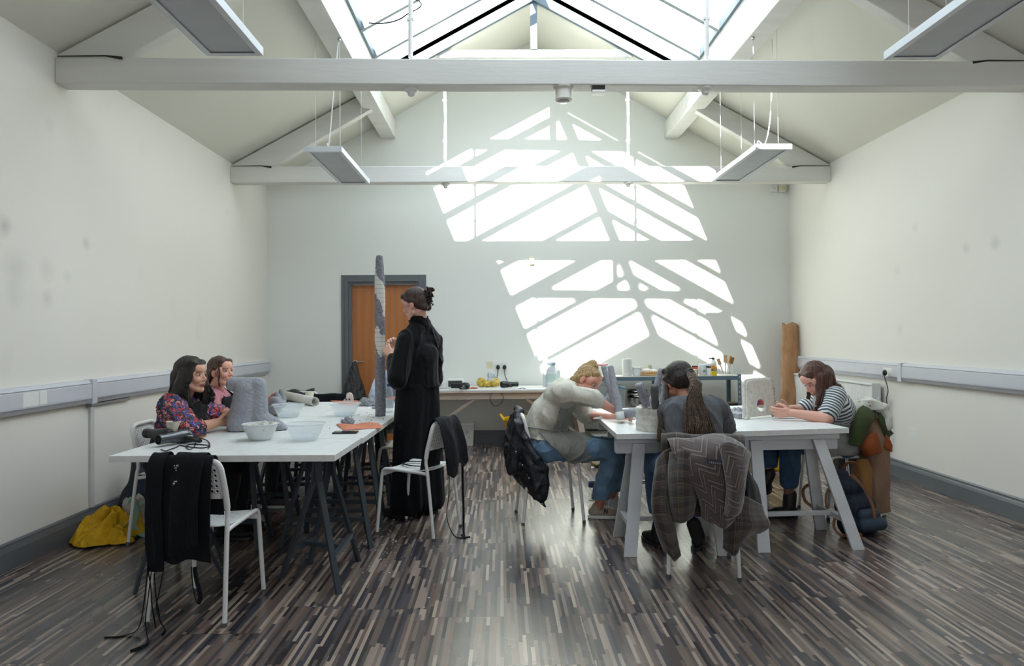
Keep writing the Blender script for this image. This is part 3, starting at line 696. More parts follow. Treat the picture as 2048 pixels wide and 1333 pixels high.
# right group
G = 'white tabletops of the right table group'
tabletop([(.706, 4.356), (1.440, 4.366), (1.452, 5.86), (.715, 5.85)], 'white tabletop on the right group holding the crown sculpture and foam tubes', G)
tabletop([(1.455, 4.410), (2.232, 4.520), (2.110, 6.0), (1.46, 5.92)], 'white tabletop on the right group holding the chair-back sculpture', G)
def wood_trestle(x0, x1, y0, y1, lab, fx=(-.07, .07), za=.70, rot=0):
    yc = (y0+y1)/2; t = thing('trestle', lab, 'trestle', ((x0+x1)/2, yc, 0), rot, 'white wooden trestles under the right tables')
    w = x1-x0
    MB().box((0, -.015, za-.018), (w, .11, .034), bev=.003).obj('top_rail', m_wtr, t); MB().box((0, 0, za-.07), (w, .085, .068), bev=.003).obj('beam', m_wtr, t)
    for s, f in ((-1, fx[0]), (1, fx[1])):
        xt = s*(w/2-.14); xf = xt+f
        for q in (-1, 1):
            yt = q*.052; yf = q*(y1-y0)/2
            m = MB(); a, b = V((xt, yt, za-.036)), V((xf, yf, .0)); wd = .078
            m.prism([(a.x-wd/2, a.y, a.z), (a.x+wd/2, a.y, a.z), (b.x+wd/2, b.y, b.z), (b.x-wd/2, b.y, b.z)], (0, 0, 0), (0, q*.024, 0))
            m.obj('leg', m_wtr, t, bevel=.003)
            MB().lathe([(0, 0), (.014, 0), (.011, .006), (0, .008)], (xt, yt+q*.024, za-.075), 14, Matrix.Rotation(q*-PI/2, 3, 'X')).obj('bolt', m_chrome, t, True)
        zz = .17; yy = (y1-y0)/2*(1-zz/za)+.052*zz/za
        MB().box((xf-f*zz/za, 0, zz), (.04, 2*yy-.01, .032), bev=.003).obj('side_rail', m_wtr, t)
    xa = -(w/2-.14)+fx[0]*.76; xb = (w/2-.14)+fx[1]*.76
    MB().box(((xa+xb)/2, 0, .175), (xb-xa-.04, .034, .026), bev=.003).obj('stretcher', m_wtr, t)
    return t
wood_trestle(.72, 1.43, 4.30, 4.70, 'white wooden trestle at front left of right group, by the blonde woman\'s shoes', (-.09, .05))
wood_trestle(1.48, 2.17, 4.36, 4.80, 'white wooden trestle at front right of right group, by the rucksack', (-.03, .16), rot=.05)
wood_trestle(.76, 1.42, 5.42, 5.80, 'white wooden trestle under the far end of the left top, right group', (-.06, .05))
wood_trestle(1.5, 2.1, 5.46, 5.86, 'white wooden trestle under the far end of the right top, right group', (-.05, .06))
# long bench table against the back wall
m_bw = M('pale_pine', 'c3b2a2', .55, bump=.15, bs=8, stretch=(.2, 3, 3), vs=3)
BY0, BY1, BZ = 8.16, 8.82, .722
tb = thing('bench_table', 'long white topped table with pale timber frame along the back wall', 'table', (-.1, 8.5, 0))
m = MB(); m.box((-.02, (BY0+BY1)/2, BZ-.008), (1.95, BY1-BY0, .016), bev=.002); m.obj('tabletop', m_top, tb, world=True)
MB().box((-.02, (BY0+BY1)/2, BZ-.026), (1.95, BY1-BY0, .02), bev=.002).obj('plywood_core', m_bw, tb, world=True)
MB().box((-.02, BY0+.05, BZ-.075), (1.78, .035, .075), bev=.003).obj('apron_rail', m_bw, tb, world=True)
MB().box((-.02, BY1-.05, BZ-.075), (1.78, .035, .075), bev=.003).obj('apron_rail', m_bw, tb, world=True)
for s in (-1, 1):
    for y in (BY0+.05, BY1-.05):
        xt = -.02+s*.86; MB().bar((xt, y, BZ-.04), (xt+s*.13, y, 0), .05, .065, up_=(1, 0, 0), bev=.003).obj('leg', m_bw, tb, world=True)
    MB().bar((-.02+s*.30, BY0+.05, BZ-.11), (-.02+s*.93, BY0+.18, .17), .024, .03, up_=(1, 0, 0), bev=.003).obj('diagonal_brace', m_bw, tb, world=True)
# steel shelving unit at the back right
m_sh = M('blue_grey_shelving', '5d7280', .45, var=.05)
def shelfy(x): return YB+SK*x
SX0, SX1, SY0, SY1 = .95, 2.86, 8.40, 8.83
su = thing('shelving_unit', 'blue-grey steel shelving unit against the back wall full of craft supplies', 'shelf', ((SX0+SX1)/2, 8.6, 0))
hole = M('dark_slots', 'a8b0b2', .6)
for x in (SX0+.02, (SX0+SX1)/2, SX1-.02):
    for y in (SY0+.02, SY1-.02):
        m = MB(); s = -1 if x > 1.9 else 1; q = 1 if y < 8.6 else -1
        m.box((x, y-q*.018, .43), (.042, .003, .86)); m.box((x-s*.02, y, .43), (.003, .038, .86)); up_ = m.obj('upright', m_sh, su, world=True)
        m = MB()
        for k in range(14): m.box((x, y-q*.0198, .05+k*.06), (.014, .001, .026))
        m.obj('slots', hole, up_, world=True)
m_brd = M('chipboard_shelf', 'c9c6bd', .6)
SHZ = (.845, .475, .14)
for z in SHZ:
    MB().box(((SX0+SX1)/2, (SY0+SY1)/2, z-.006), (SX1-SX0-.01, SY1-SY0-.01, .012)).obj('shelf_board', m_brd, su, world=True)
    m = MB()
    for y in (SY0+.003, SY1-.003): m.box(((SX0+SX1)/2, y, z-.028), (SX1-SX0, .004, .046))
    for x in (SX0+.003, SX1-.003): m.box((x, (SY0+SY1)/2, z-.028), (.004, SY1-SY0, .046))
    m.obj('shelf_beam', m_sh, su, world=True)
# ---------------------------------------------------------------- cloth materials
def T_attr(t, name, out='Fac'): return t.n('Attribute', attribute_name=name).outputs[out]
def skin_mat(name):
    t = NT(name); o = t.obj()
    c = t.mix(t.ma('MULTIPLY', t.noise(o, 40, 4), .25), T_attr(t, 'Tint', 'Color'), t.mix(1, T_attr(t, 'Tint', 'Color'), (.95, .72, .66, 1), 'MULTIPLY'))
    t.P(col=c, rough=.5, sss=.12); t.m.node_tree.nodes['Principled BSDF'].inputs['Subsurface Radius'].default_value = (.02, .008, .004)
    t.bump(t.noise(o, 300, 3), .05, .002); return t.m
m_skin = skin_mat('skin')
def hair_mat(name, a, b, c_, rough=.38, sc=(70, 70, 5)):
    t = NT(name); o = t.obj()
    wob = t.noise(o, 9, 2, out='Color')
    v = t.n('VectorMath', {0: o, 1: t.n('VectorMath', {0: wob, 'Scale': .035}, operation='SCALE').outputs[0]}, operation='ADD').outputs[0]
    n = t.noise(t.mp(v, sc), 1.6, 5, rough=.7)
    t.P(col=t.ramp(n, [(.28, a), (.5, b), (.72, c_)]), rough=rough, spec=.45); t.bump(n, .8, .012); return t.m
def fabric(name, col, rough=.85, var=.1, bump=.25, bs=400, fold=0, sheen=0, vs=9):
    if name in _m: return _m[name]
    t = NT(name); o = t.obj(); c = lin(col)
    f = t.noise(o, vs, 4)
    a = tuple(x*(1-var*1.5) for x in c[:3])+(1,); b = tuple(min(1, x*(1+var)) for x in c[:3])+(1,)
    t.P(col=t.ramp(f, [(.3, a), (.7, b)]), rough=rough, sheen=sheen*.15, spec=.25)
    h = t.ma('MULTIPLY', t.noise(o, bs, 2), .03)
    if fold:
        w = t.noise(t.mp(o, (1, 1, .35)), 16, 3, rough=.45); w2 = t.ma('ABSOLUTE', t.ma('SUBTRACT', t.noise(t.mp(o, (1, 1, .5), (.4, .3, 0)), 9, 3), .5)); h = t.ma('ADD', h, t.ma('MULTIPLY', t.ma('ADD', w, t.ma('MULTIPLY', w2, 2.5)), fold*.6))
    t.bump(h, bump, .03); _m[name] = t.m; return t.m
def floral_mat():
    t = NT('floral_print'); o = t.obj()
    wv = t.n('VectorMath', {0: t.noise(o, 30, 2, out='Color'), 'Scale': .012}, operation='SCALE').outputs[0]
    v = t.n('VectorMath', {0: o, 1: wv}, operation='ADD').outputs[0]
    vo = t.n('TexVoronoi', {'Vector': v, 'Scale': 36.0, 'Randomness': .9})
    vs_ = t.n('TexVoronoi', {'Vector': v, 'Scale': 120.0})
    rnd = t.n('SeparateColor', {0: vo.outputs['Color']}).outputs[0]
    big = t.noise(o, 11, 1)
    pal = t.ramp(t.ma('ADD', t.ma('MULTIPLY', rnd, .55), t.ma('MULTIPLY', big, .5)), [(0, 'c32a2c'), (.34, 'd97a7d'), (.5, 'c93033'), (.56, '5c56a8'), (.66, '45478f'), (.76, 'e08f8d')], 'CONSTANT')
    leaf = t.ramp(t.n('SeparateColor', {0: vs_.outputs['Color']}).outputs[1], [(0, '14141f'), (.55, '23304c'), (.8, '2f4a35')], 'CONSTANT')
    petal = t.ma('MULTIPLY', t.ma('LESS_THAN', vs_.outputs['Distance'], .55), t.ma('LESS_THAN', vo.outputs['Distance'], .62))
    c = t.mix(petal, leaf, pal); c = t.mix(t.ma('LESS_THAN', vo.outputs['Distance'], .10), c, lin('e9c9b0'))
    t.P(col=c, rough=.75); t.bump(t.noise(t.mp(o, (1, 1, .5)), 14, 3), .35, .03); return t.m
def stripe_mat():
    t = NT('striped_jersey'); p = T_attr(t, 'par')
    f = t.ma('FRACT', t.ma('DIVIDE', t.ma('ADD', p, 5.0), .0215))
    t.P(col=t.mix(t.ma('LESS_THAN', f, .47), lin('d3d4d4'), lin('35454d')), rough=.85, sheen=.2)
    t.bump(t.noise(t.mp(t.obj(), (1, 1, .5)), 15, 3), .3, .03); return t.m
def tweed_mat():
    t = NT('brown_checked_tweed'); uv = t.n('TexCoord').outputs['UV']; sp = t.n('SeparateXYZ', {0: uv}); x, y = sp.outputs[0], sp.outputs[1]
    def st(a, per, w): return t.ma('LESS_THAN', t.ma('FRACT', t.ma('DIVIDE', a, per)), w)
    fine = t.ma('MULTIPLY', t.ma('ADD', st(x, .008, .5), st(y, .008, .5)), .5)
    bx, by = st(x, .085, .5), st(y, .085, .5)
    k = t.ma('MULTIPLY', fine, t.ma('ADD', .35, t.ma('MULTIPLY', t.ma('ADD', bx, by), .33)))
    c = t.ramp(k, [(0, '201c19'), (.5, '433d38'), (1, '736b62')])
    ln = t.ma('MAXIMUM', st(x, .085, .05), st(y, .085, .05)); c = t.mix(t.ma('MULTIPLY', ln, .35), c, lin('8c6f50'))
    t.P(col=c, rough=.9, sheen=.3); t.bump(t.ma('ADD', fine, t.noise(t.obj(), 22, 3)), .3, .006); return t.m
def scarf_mat():
    t = NT('brown_geometric_wool'); uv = t.n('TexCoord').outputs['UV']
    sp = t.n('SeparateXYZ', {0: t.mp(uv, (1, 1, 1), (0, 0, .5))}); x, y = sp.outputs[0], sp.outputs[1]
    tri = t.ma('ABSOLUTE', t.ma('SUBTRACT', t.ma('FRACT', t.ma('DIVIDE', x, .19)), .5))
    stp = t.ma('MULTIPLY', t.ma('FLOOR', t.ma('DIVIDE', x, .19)), .04)
    v = t.ma('FRACT', t.ma('DIVIDE', t.ma('ADD', t.ma('ADD', y, stp), t.ma('MULTIPLY', tri, .20)), .135))
    c = t.ramp(v, [(0, '423839'), (.38, '241f20'), (.46, '7b6b5f'), (.57, '241f20'), (.66, '423839'), (.82, '75675b'), (.90, '332c2d')], 'CONSTANT')
    n = t.noise(t.obj(), 180, 3); c = t.mix(t.ma('MULTIPLY', n, .35), c, lin('6a5d58'))
    t.P(col=c, rough=.95, sheen=.5); t.bump(t.ma('ADD', n, t.noise(t.obj(), 18, 3)), .4, .006); return t.m
def denim(name, col):
    t = NT(name); o = t.obj(); c = lin(col)
    n = t.noise(o, 7, 5, rough=.65); f = t.noise(t.mp(o, (1, 1, .25)), 420, 2)
    a = tuple(v*.6 for v in c[:3])+(1,); b = tuple(min(1, v*1.9) for v in c[:3])+(1,)
    t.P(col=t.mix(t.ma('MULTIPLY', f, .3), t.ramp(n, [(.25, a), (.5, c), (.8, b)]), a), rough=.8, sheen=.1)
    t.bump(t.ma('ADD', t.ma('MULTIPLY', f, .2), t.noise(t.mp(o, (1, 1, .6)), 26, 3)), .35, .012); return t.m
m_apk = fabric('black_cotton_apron', '0e1014', .85, .12, .5, 300, 1.0, .15)
m_blackk = fabric('black_wool_knit', '0a0b0d', .95, .15, .5, 260, 1.2, .45)
m_blackt = fabric('black_crepe', '0b0c10', .9, .12, .5, 300, 1.0, .15)
m_tweed = tweed_mat(); m_scarf = scarf_mat(); m_floral = floral_mat(); m_stripe = stripe_mat()
m_puff = M('black_quilted_nylon', '14161d', .42, var=.2, bump=.5, bs=22, bd=.03, spec=.5)
m_lea = M('black_suede', '161314', .75, var=.15, bump=.2, bs=90)

def uvify(o, rows, cols, su, sv):
    """metric uv on a patch() grid"""
    me = o.data; uv = me.uv_layers.new(name='UVMap')
    nc = cols
    for l in me.loops:
        i = l.vertex_index % nc; j = l.vertex_index // nc
        uv.data[l.index].uv = (i/(nc-1)*su, j/(rows-1)*sv)
def cloth(name, rows, mat, parent=None, n=6, amp=.012, fs=9, seed=0, wr=.003, th=.004, uv=None, world=True):
    m = patch(rows, n, amp, fs, seed, wr); o = m.obj(name, mat, parent, 'all', world)
    if uv: uvify(o, (len(rows)-1)*n+1, (len(rows[0])-1)*n+1, *uv)
    o.modifiers.new('s', 'SOLIDIFY').thickness = th; return o
# ---------------------------------------------------------------- people helpers
def head_frame(f, u=(0, 0, 1)):
    f = V(f).normalized(); u = V(u); u = (u-f*u.dot(f)).normalized(); r = f.cross(u); return Matrix((r, f, u)).transposed()
def head_prims(H, R, s=1.0):
    q = lambda x, y, z: V(H)+R @ (V((x, y, z))*s)
    E_ = lambda c, r: ell(q(*c), tuple(a*s for a in r), R)
    K = lambda a, b, ra, rb=None: cap(q(*a), q(*b), ra*s, (rb or ra)*s)
    ps = [E_((0, -.012, .035), (.074, .094, .084)), E_((0, .022, -.03), (.060, .066, .078)), E_((0, .052, -.086), (.034, .028, .026)),
          E_((0, .066, -.098), (.020, .017, .017)), E_((0, .055, .045), (.060, .036, .045)),
          K((0, .080, .010), (0, .099, -.026), .0075, .0090), K((-.010, .090, -.032), (.010, .090, -.032), .0075),
          K((-.030, .076, .026), (.030, .076, .026), .0085), E_((0, .070, -.055), (.030, .022, .022)),
          K((-.016, .081, -.059), (.016, .081, -.059), .0055), K((0, .086, -.0585), (0, .086, -.058), .0055), K((-.013, .081, -.069), (.013, .081, -.069), .0060)]
    for sx in (-1, 1):
        ps += [E_((sx*.034, .058, -.028), (.027, .026, .026)), K((sx*.048, .012, -.060), (sx*.022, .055, -.092), .026, .018),
               E_((sx*.076, -.008, -.010), (.008, .018, .030)), E_((sx*.072, .0, -.028), (.008, .010, .014)), E_((sx*.062, .035, .015), (.016, .03, .03))]
    return ps
def tint_head(me, H, R, s, skin, lip='a8564f', brow='4a3528', cheek='d08a7c', browk=.75):
    co = getv(me).astype(float); L = (co-np.array(H))@np.array(R)/s; x, y, z = L.T
    C = np.tile(np.array(lin(skin)), (len(co), 1))
    def mixc(k, c):
        k = np.clip(k, 0, 1)[:, None]; C[:] = C*(1-k)+np.array(lin(c))*k
    near = (np.abs(x) < .1) & (np.abs(z) < .15) & (np.abs(y) < .15)
    front = near & (y > .045)
    mixc(np.where(front, np.exp(-(((np.abs(x)-.04)/.02)**2+((z+.03)/.022)**2))*.45, 0), cheek)
    mixc(np.where(near & (y > .085), np.exp(-(x/.014)**2-((z+.03)/.012)**2)*.35, 0), cheek)
    mixc(np.where(near & (np.abs(x) > .07), .35, 0), cheek)
    mixc(np.where(front & (y > .062) & (np.abs(x) < .026) & (np.abs(z+.0645) < .0125*(1-(x/.027)**2)), .85, 0), lip)
    zb = .0255-.18*(np.abs(x)-.035)**2/.035
    mixc(np.where(front & (np.abs(x) > .014) & (np.abs(x) < .052) & (np.abs(z-zb) < .0032), browk, 0), brow)
    mixc(np.where(front & (np.abs(x) > .016) & (np.abs(x) < .047) & (np.abs(z-.004) < .011), .28, 0), 'a06a5a')
    a = me.color_attributes.new('Tint', 'FLOAT_COLOR', 'POINT'); a.data.foreach_set('color', C.astype(np.float32).ravel())
m_eyew = M('eye_white', 'd8d4d0', .2); m_iris = M('dark_iris', '2a1d16', .15)
def eyes(H, R, s, parent):
    for sx in (-1, 1):
        c = V(H)+R @ (V((sx*.031, .0695, .004))*s)
        e = MB().sphere(c, (.0115*s, .0115*s, .0062*s), 12, 8, R).obj('eye', m_eyew, parent, True, world=True)
        MB().sphere(c+R @ (V((0, .0088, -.0005))*s), (.0056*s, .0035*s, .0056*s), 10, 6, R).obj('iris', m_iris, e, True, world=True)
        MB().tube([c+R @ (V((a*.0125, .0108-abs(a)*.004, .0056-a*a*.0045))*s) for a in (-1, -.5, 0, .5, 1)], .0011*s, 6).obj('eyelash', M('dark_lash', '1c1512', .6), e, True, world=True)
def hand_prims(w, d, nrm, side, curl=(.5, .5, .55, .6), s=1.0, thumb=(.55, .35), spread=.16):
    """w wrist, d fingers' direction, nrm way the palm faces, side towards the thumb"""
    w = V(w); d = V(d).normalized(); sd = V(side); sd = (sd-d*sd.dot(d)).normalized(); n = V(nrm); n = (n-d*n.dot(d)-sd*n.dot(sd)).normalized()
    ps = [cap(w-d*.02, w+d*.025, .021*s, .022*s, 1.25, .72, sd)]
    offs = (.027, .0095, -.009, -.026); Ls = (.070, .077, .072, .057); rs = (.0088, .0088, .0084, .0075)
    for k in range(4):
        b = w+(d*.088-d*.004*abs(k-1)+sd*offs[k])*s
        ps.append(cap(w+(d*.02+sd*offs[k]*.55)*s, b, .0135*s, .0105*s, 1, 1))
        fd = (d+sd*spread*(offs[k]/.027)*.9).normalized(); p = b; an = 0
        for fr, cu in ((.46, curl[k]*.75), (.30, curl[k]), (.24, curl[k]*.7)):
            an += cu; v = fd*math.cos(an)+n*math.sin(an); q = p+v*Ls[k]*fr*s; ps.append(cap(p, q, rs[k]*s, rs[k]*.9*s)); p = q
    p = w+(d*.022+sd*.022+n*.006)*s; a0, a1 = thumb
    v = (sd*math.cos(a0)*.8+d*.75+n*a1).normalized(); ps.append(cap(w+d*.01*s+sd*.01*s, p+v*.032*s, .014*s, .0115*s)); p = p+v*.032*s
    v = (v+d*.35-sd*.15+n*a1*.5).normalized(); ps.append(cap(p, p+v*.027*s, .0105*s, .0095*s)); p += v*.027*s
    v = (v+d*.25-sd*.2).normalized(); ps.append(cap(p, p+v*.02*s, .0095*s, .008*s))
    return ps
def torso_prims(J, k=1.0):
    s = (V(J['shR'])-V(J['shL'])).normalized(); hs = (V(J['hpR'])-V(J['hpL'])).normalized()
    P, Cc, N = V(J['P']), V(J['C']), V(J['N']); m = P.lerp(Cc, .5)
    return [cap(V(J['hpL'])-hs*0.0, V(J['hpR']), .105*k), cap(P, m, .112*k, .100*k, 1.25, .92, hs.lerp(s, .3)), cap(m, Cc, .100*k, .108*k, 1.30, .9, s),
            cap(V(J['shL'])*.85+V(J['shR'])*.15, V(J['shR'])*.85+V(J['shL'])*.15, .066*k), cap(J['shL'], N.lerp(V(J['shL']), .35)-V((0, 0, .0)), .052*k, .055*k), cap(J['shR'], N.lerp(V(J['shR']), .35), .052*k, .055*k), cap(Cc, N, .085*k, .055*k, 1.25, .9, s)]
def arm_prims(J, S, ru=.046, rf=.036, rw=.024): return [cap(J['sh'+S], J['el'+S], ru, rf+.002), cap(J['el'+S], J['wr'+S], rf+.002, rw)]
def leg_prims(J, S, k=1.0): return [cap(J['hp'+S], J['kn'+S], .082*k, .055*k), cap(J['kn'+S], J['an'+S], .055*k, .036*k)]
def neck_prims(J): H, N = V(J['H']), V(J['N']); R = J['R']; b = H+R @ V((0, -.025, -.06)); return [cap(b, N, .050, .056)]
def shoe(name, heel, toe, mat, parent, sole='e8e8e6', solecol=None, boot=None, L=None, up_=.0, wide=1.0, extra=None):
    """heel/toe on the ground plane point (z = sole underside)"""
    h, t_ = V(heel), V(toe); d = t_-h; u, nn, dd = frame(d, (0, 0, 1)); z = u
    ps = [cap(h+d*.14+z*.048, h+d*.62+z*.046, .036*wide, .036*wide, .85, 1, u), cap(h+d*.6+z*.042, h+d*.86+z*.038, .036*wide, .027*wide, .8, 1.12, u), cap(h+d*.18+z*.055, h+d*.25+z*.085, .035*wide, .036*wide)]
    if boot is not None: ps += [cap(h+d*.24+z*.08, boot, .043*wide, .043*wide)]
    def kp(co, nr): return ((co-np.array(h))@np.array(z)) > .012
    o = blob(name, ps, .006, mat, parent, 3, keep=None)
    out = []
    for i in range(24):
        a = 2*PI*i/24; c, s_ = math.cos(a), math.sin(a)
        wd = (.041 if c > -.2 else .035)*wide*(1 if c < .3 else 1.05)
        out.append(h+d*(.5+.52*c)+nn*(abs(s_)**.8*(1 if s_ > 0 else -1)*wd))
    MB().prism(out, z*.002, z*.024).obj('sole', solecol or m_wplas, o, False, world=True, bevel=.004)
    return o
def person(label, loc, name='person'):
    return thing(name, label, 'person', loc)
def J_(**k): return k
def body(J, skin, parent, vox=.0042, hands=(), arms='LR', k=1.0, legs=True, armr=(.046, .036, .024), hs=1.0, **tk):
    ps = head_prims(J['H'], J['R'], hs)+neck_prims(J)+torso_prims(J, .88*k)
    for S in arms: ps += arm_prims(J, S, *armr)
    if legs:
        for S in 'LR': ps += leg_prims(J, S, .92*k)
    for h in hands: ps += h
    o = blob('body', ps, vox, m_skin, parent, 2, post=lambda me: tint_head(me, J['H'], J['R'], hs, skin, **tk))
    eyes(J['H'], J['R'], hs, parent); return o
def strands(name, guides, mat, parent, n=40, r=.006, spread=.02, seed=1, taper=.35, wave=.006, nseg=5):
    """guides: list of point lists; each strand follows a guide with an offset"""
    rd = random.Random(seed); m = MB()
    for i in range(n):
        g = guides[i % len(guides)]; pts = crv(g, nseg); a = rd.uniform(0, 2*PI); q = rd.uniform(.1, 1)**.6; ph = rd.uniform(0, 6); L = len(pts)
        cut = L-rd.randint(0, max(1, L//9)); P = []
        for j, p in enumerate(pts[:cut]):
            t_ = j/(L-1); sp = spread*(.25+.75*min(1, t_*2.2)); d = pts[min(j+1, L-1)]-pts[max(j-1, 0)]; u, w_, _ = frame(d)
            P.append(p+(u*math.cos(a)+w_*math.sin(a))*sp*q+u*math.sin(ph+t_*7)*wave+w_*math.cos(ph*2+t_*6)*wave)
        rr = [r*(1-taper*(j/len(P)))*(.3 if j == len(P)-1 else 1) for j in range(len(P))]; m.tube(P, rr, 6)
    return m.obj(name, mat, parent, 'all', True)
def hq(J, s=1.0): return lambda x, y, z: V(J['H'])+J['R'] @ (V((x, y, z))*s)
# ================================================================ PEOPLE
# ---- 1 standing woman in black, working on the tall column
R = head_frame((-.93, .30, -.30))
J = J_(H=W(829, 609, 5.33), R=R, N=W(842, 652, 5.36), P=V((-.635, 5.36, .99)), C=W(836, 715, 5.34),
       shL=W(812, 683, 5.22), shR=W(868, 683, 5.49), elL=W(795, 758, 5.13), elR=W(866, 765, 5.62), wrL=W(783, 711, 5.32), wrR=W(802, 696, 5.58),
       hpL=V((-.69, 5.30, .93)), hpR=V((-.58, 5.42, .93)), knL=V((-.70, 5.29, .5)), knR=V((-.58, 5.42, .5)), anL=V((-.70, 5.29, .08)), anR=V((-.58, 5.44, .08)))
p1 = person('standing woman in black jumper and long black skirt, hair in claw clip', (-.64, 5.36, 0))
hl = hand_prims(J['wrL'], W(766, 689, 5.40)-J['wrL'], (-.4, .7, .2), (0.1, .5, .9), (.55, .6, .65, .75), 1.0, (.7, .6))
hr = hand_prims(J['wrR'], (-.75, -.1, .62), (-.3, -.8, -.4), (-.5, .2, -.8), (.9, 1.0, 1.05, 1.1), 1.0, (.3, .9))
body(J, 'd9ab97', p1, hands=(hl, hr), legs=False)
s = torso_prims(J)
sw = infl(s, .018)+[cap(J['P']+V((0, 0, .0)), J['C'], .143, .143, 1.22, .95, V((.66, .75, 0))), cap(J['shL'], J['elL'], .072, .078), cap(J['elL'], V(J['wrL']).lerp(V(J['elL']), .12), .078, .042), cap(J['shR'], J['elR'], .072, .075), cap(J['elR'], V(J['wrR']).lerp(V(J['elR']), .1), .07, .042),
     cap(J['N']+V((-.004, 0, -.03)), J['N']+V((-.024, -.022, .075)), .074, .071)]
blob('jumper', sw, .007, m_blackk, p1, 6, disp=wrinkle(.010, 26, 1, (0, 0, 1), .5), keep=lambda co, n: (co[:, 2] > .962) & (co[:, 2] < 1.508), solid=.004)
sk = [cap((-.675, 5.31, .97), (-.715, 5.28, .10), .118, .125), cap((-.60, 5.40, .97), (-.575, 5.43, .10), .118, .128), cap((-.635, 5.36, .97), (-.64, 5.36, .12), .12, .10)]
def pleat(co, n):
    a = np.arctan2(co[:, 1]-5.36, co[:, 0]+.64); return .007*np.sin(a*13+2*np.sin(co[:, 2]*4))*np.clip((1.0-co[:, 2])*1.6, 0, 1)
blob('skirt', sk, .009, m_blackt, p1, 4, disp=pleat, keep=lambda co, n: (co[:, 2] > .035) & (co[:, 2] < 1.0), solid=.004)
q = hq(J)
hm = hair_mat('dark_brown_hair', '1c1210', '3a2721', '5c4136')
blob('hair', [ell(q(0, -.018, .045), (.080, .098, .085), R), ell(q(0, -.055, .0), (.074, .066, .075), R), cap(q(.06, -.01, .03), q(.03, -.085, -.05), .028, .03), cap(q(-.06, -.01, .03), q(-.03, -.085, -.05), .028, .03),
     cap(q(-.045, .05, .075), q(.045, .05, .075), .024), cap(q(-.06, .03, .045), q(-.066, -.01, .01), .02, .018), cap(q(.06, .03, .045), q(.066, -.01, .01), .02, .018)], .006, hm, p1, 3)
strands('hair_twist', [[q(.0, -.09, -.04), q(.0, -.125, .01), q(.0, -.13, .055), q(0, -.115, .08)], [q(0, -.13, .04), q(.01, -.15, .065), q(.02, -.155, .045)]], hm, p1, 26, .008, .022, 3)
m = MB()
m.tube([q(0, -.115, .055), q(0, -.14, .02), q(0, -.135, -.03)], .012, 8)
for k in range(5): m.tube([q(.0, -.135, .05-k*.022), q(.022, -.14, .045-k*.022), q(.034, -.12, .04-k*.022)], .0045, 6); m.tube([q(.0, -.135, .05-k*.022), q(-.022, -.14, .045-k*.022), q(-.034, -.12, .04-k*.022)], .0045, 6)
m.box(q(0, -.155, .02), (.03, .03, .03), R, .006); m.obj('claw_clip', M('glossy_black', '0c0c0e', .2), p1, True, world=True)
MB().tube([q(-.078, -.004, -.04), q(-.080, -.004, -.055), q(-.080, -.002, -.07)], .0022, 6).obj('earring', m_chrome, p1, True, world=True)
for hx, tx in (((-.66, 5.21, .0), (-.90, 5.36, .0)), ((-.50, 5.38, .0), (-.74, 5.55, .0))): shoe('shoe', hx, tx, m_lea, p1, solecol=m_blk, wide=1.1)
# ---- 2 woman in floral blouse
R = head_frame((.97, -.16, .03), (.0, 0, 1))
J = J_(H=W(383, 752, 4.74), R=R, N=W(366, 800, 4.78), P=V((-2.25, 4.84, .56)), C=W(357, 838, 4.79),
       shL=W(392, 815, 4.98), shR=W(343, 815, 4.60), elL=W(432, 832, 5.06), elR=W(372, 864, 4.44), wrL=W(472, 826, 4.96), wrR=W(434, 846, 4.64),
       hpL=V((-2.22, 4.95, .53)), hpR=V((-2.22, 4.72, .53)), knL=V((-1.80, 4.98, .52)), knR=V((-1.80, 4.72, .52)), anL=V((-1.86, 5.0, .09)), anR=V((-1.86, 4.74, .09)))
p2 = person('seated woman in red and blue floral blouse and black apron, long dark hair', (-2.2, 4.84, 0))
hl = hand_prims(J['wrL'], (1, -.25, .15), (0, -1, -.2), (.1, 0, 1), (.3, .35, .4, .45), 1.0)
hr = hand_prims(J['wrR'], (.45, .85, .05), (.9, -.3, -.3), (0, .2, 1), (.3, .3, .35, .4), 1.0)
b_ = body(J, 'cf9f86', p2, hands=(hl, hr), legs=False, k=1.15, armr=(.062, .050, .029), brow='1c1413', lip='8f3f3d')
s = infl(torso_prims(J, 1.16), .014)
wr_ = wrinkle(.011, 38, 3, (0, 0, 1), .6)
m_up = lambda S, t: V(J['el'+S]).lerp(V(J['wr'+S]), t)
blob('blouse', s+[cap(J['shR'], J['elR'], .088, .098), cap(J['elR'], m_up('R', .45), .098, .052), cap(J['shL'], J['elL'], .085, .090), cap(J['elL'], m_up('L', .42), .090, .052), ell(V(J['shR'])+V((0, 0, .02)), .075), ell(V(J['shL'])+V((0, 0, .02)), .072),
      cap(V(J['C'])+V((.05, -.07, -.02)), V(J['C'])+V((.05, .09, -.02)), .085)], .007, m_floral, p2, 6, disp=wr_)
ax = infl(torso_prims(J, 1.16), .030)+[cap(V(J['C'])+V((.05, -.07, -.02)), V(J['C'])+V((.05, .09, -.02)), .101)]
NN = V(J['N'])
def kp(co, n):
    x, y, z = co.T; return (x > J['C'].x+.03) & (z < J['C'].z+.12) & (np.abs(y-J['C'].y) < np.where(z > J['C'].z-.12, .13, .30))
blob('apron', ax+[cap(J['hpL'], V(J['knL'])+V((.02, 0, 0)), .125, .085), cap(J['hpR'], V(J['knR'])+V((.02, 0, 0)), .125, .085)], .009, m_apk, p2, 5, disp=wrinkle(.006, 18, 5), solid=.003,
     keep=lambda co, n: kp(co, n) | ((co[:, 2] < .72) & (co[:, 0] > -2.36) & (co[:, 2] > .42)))
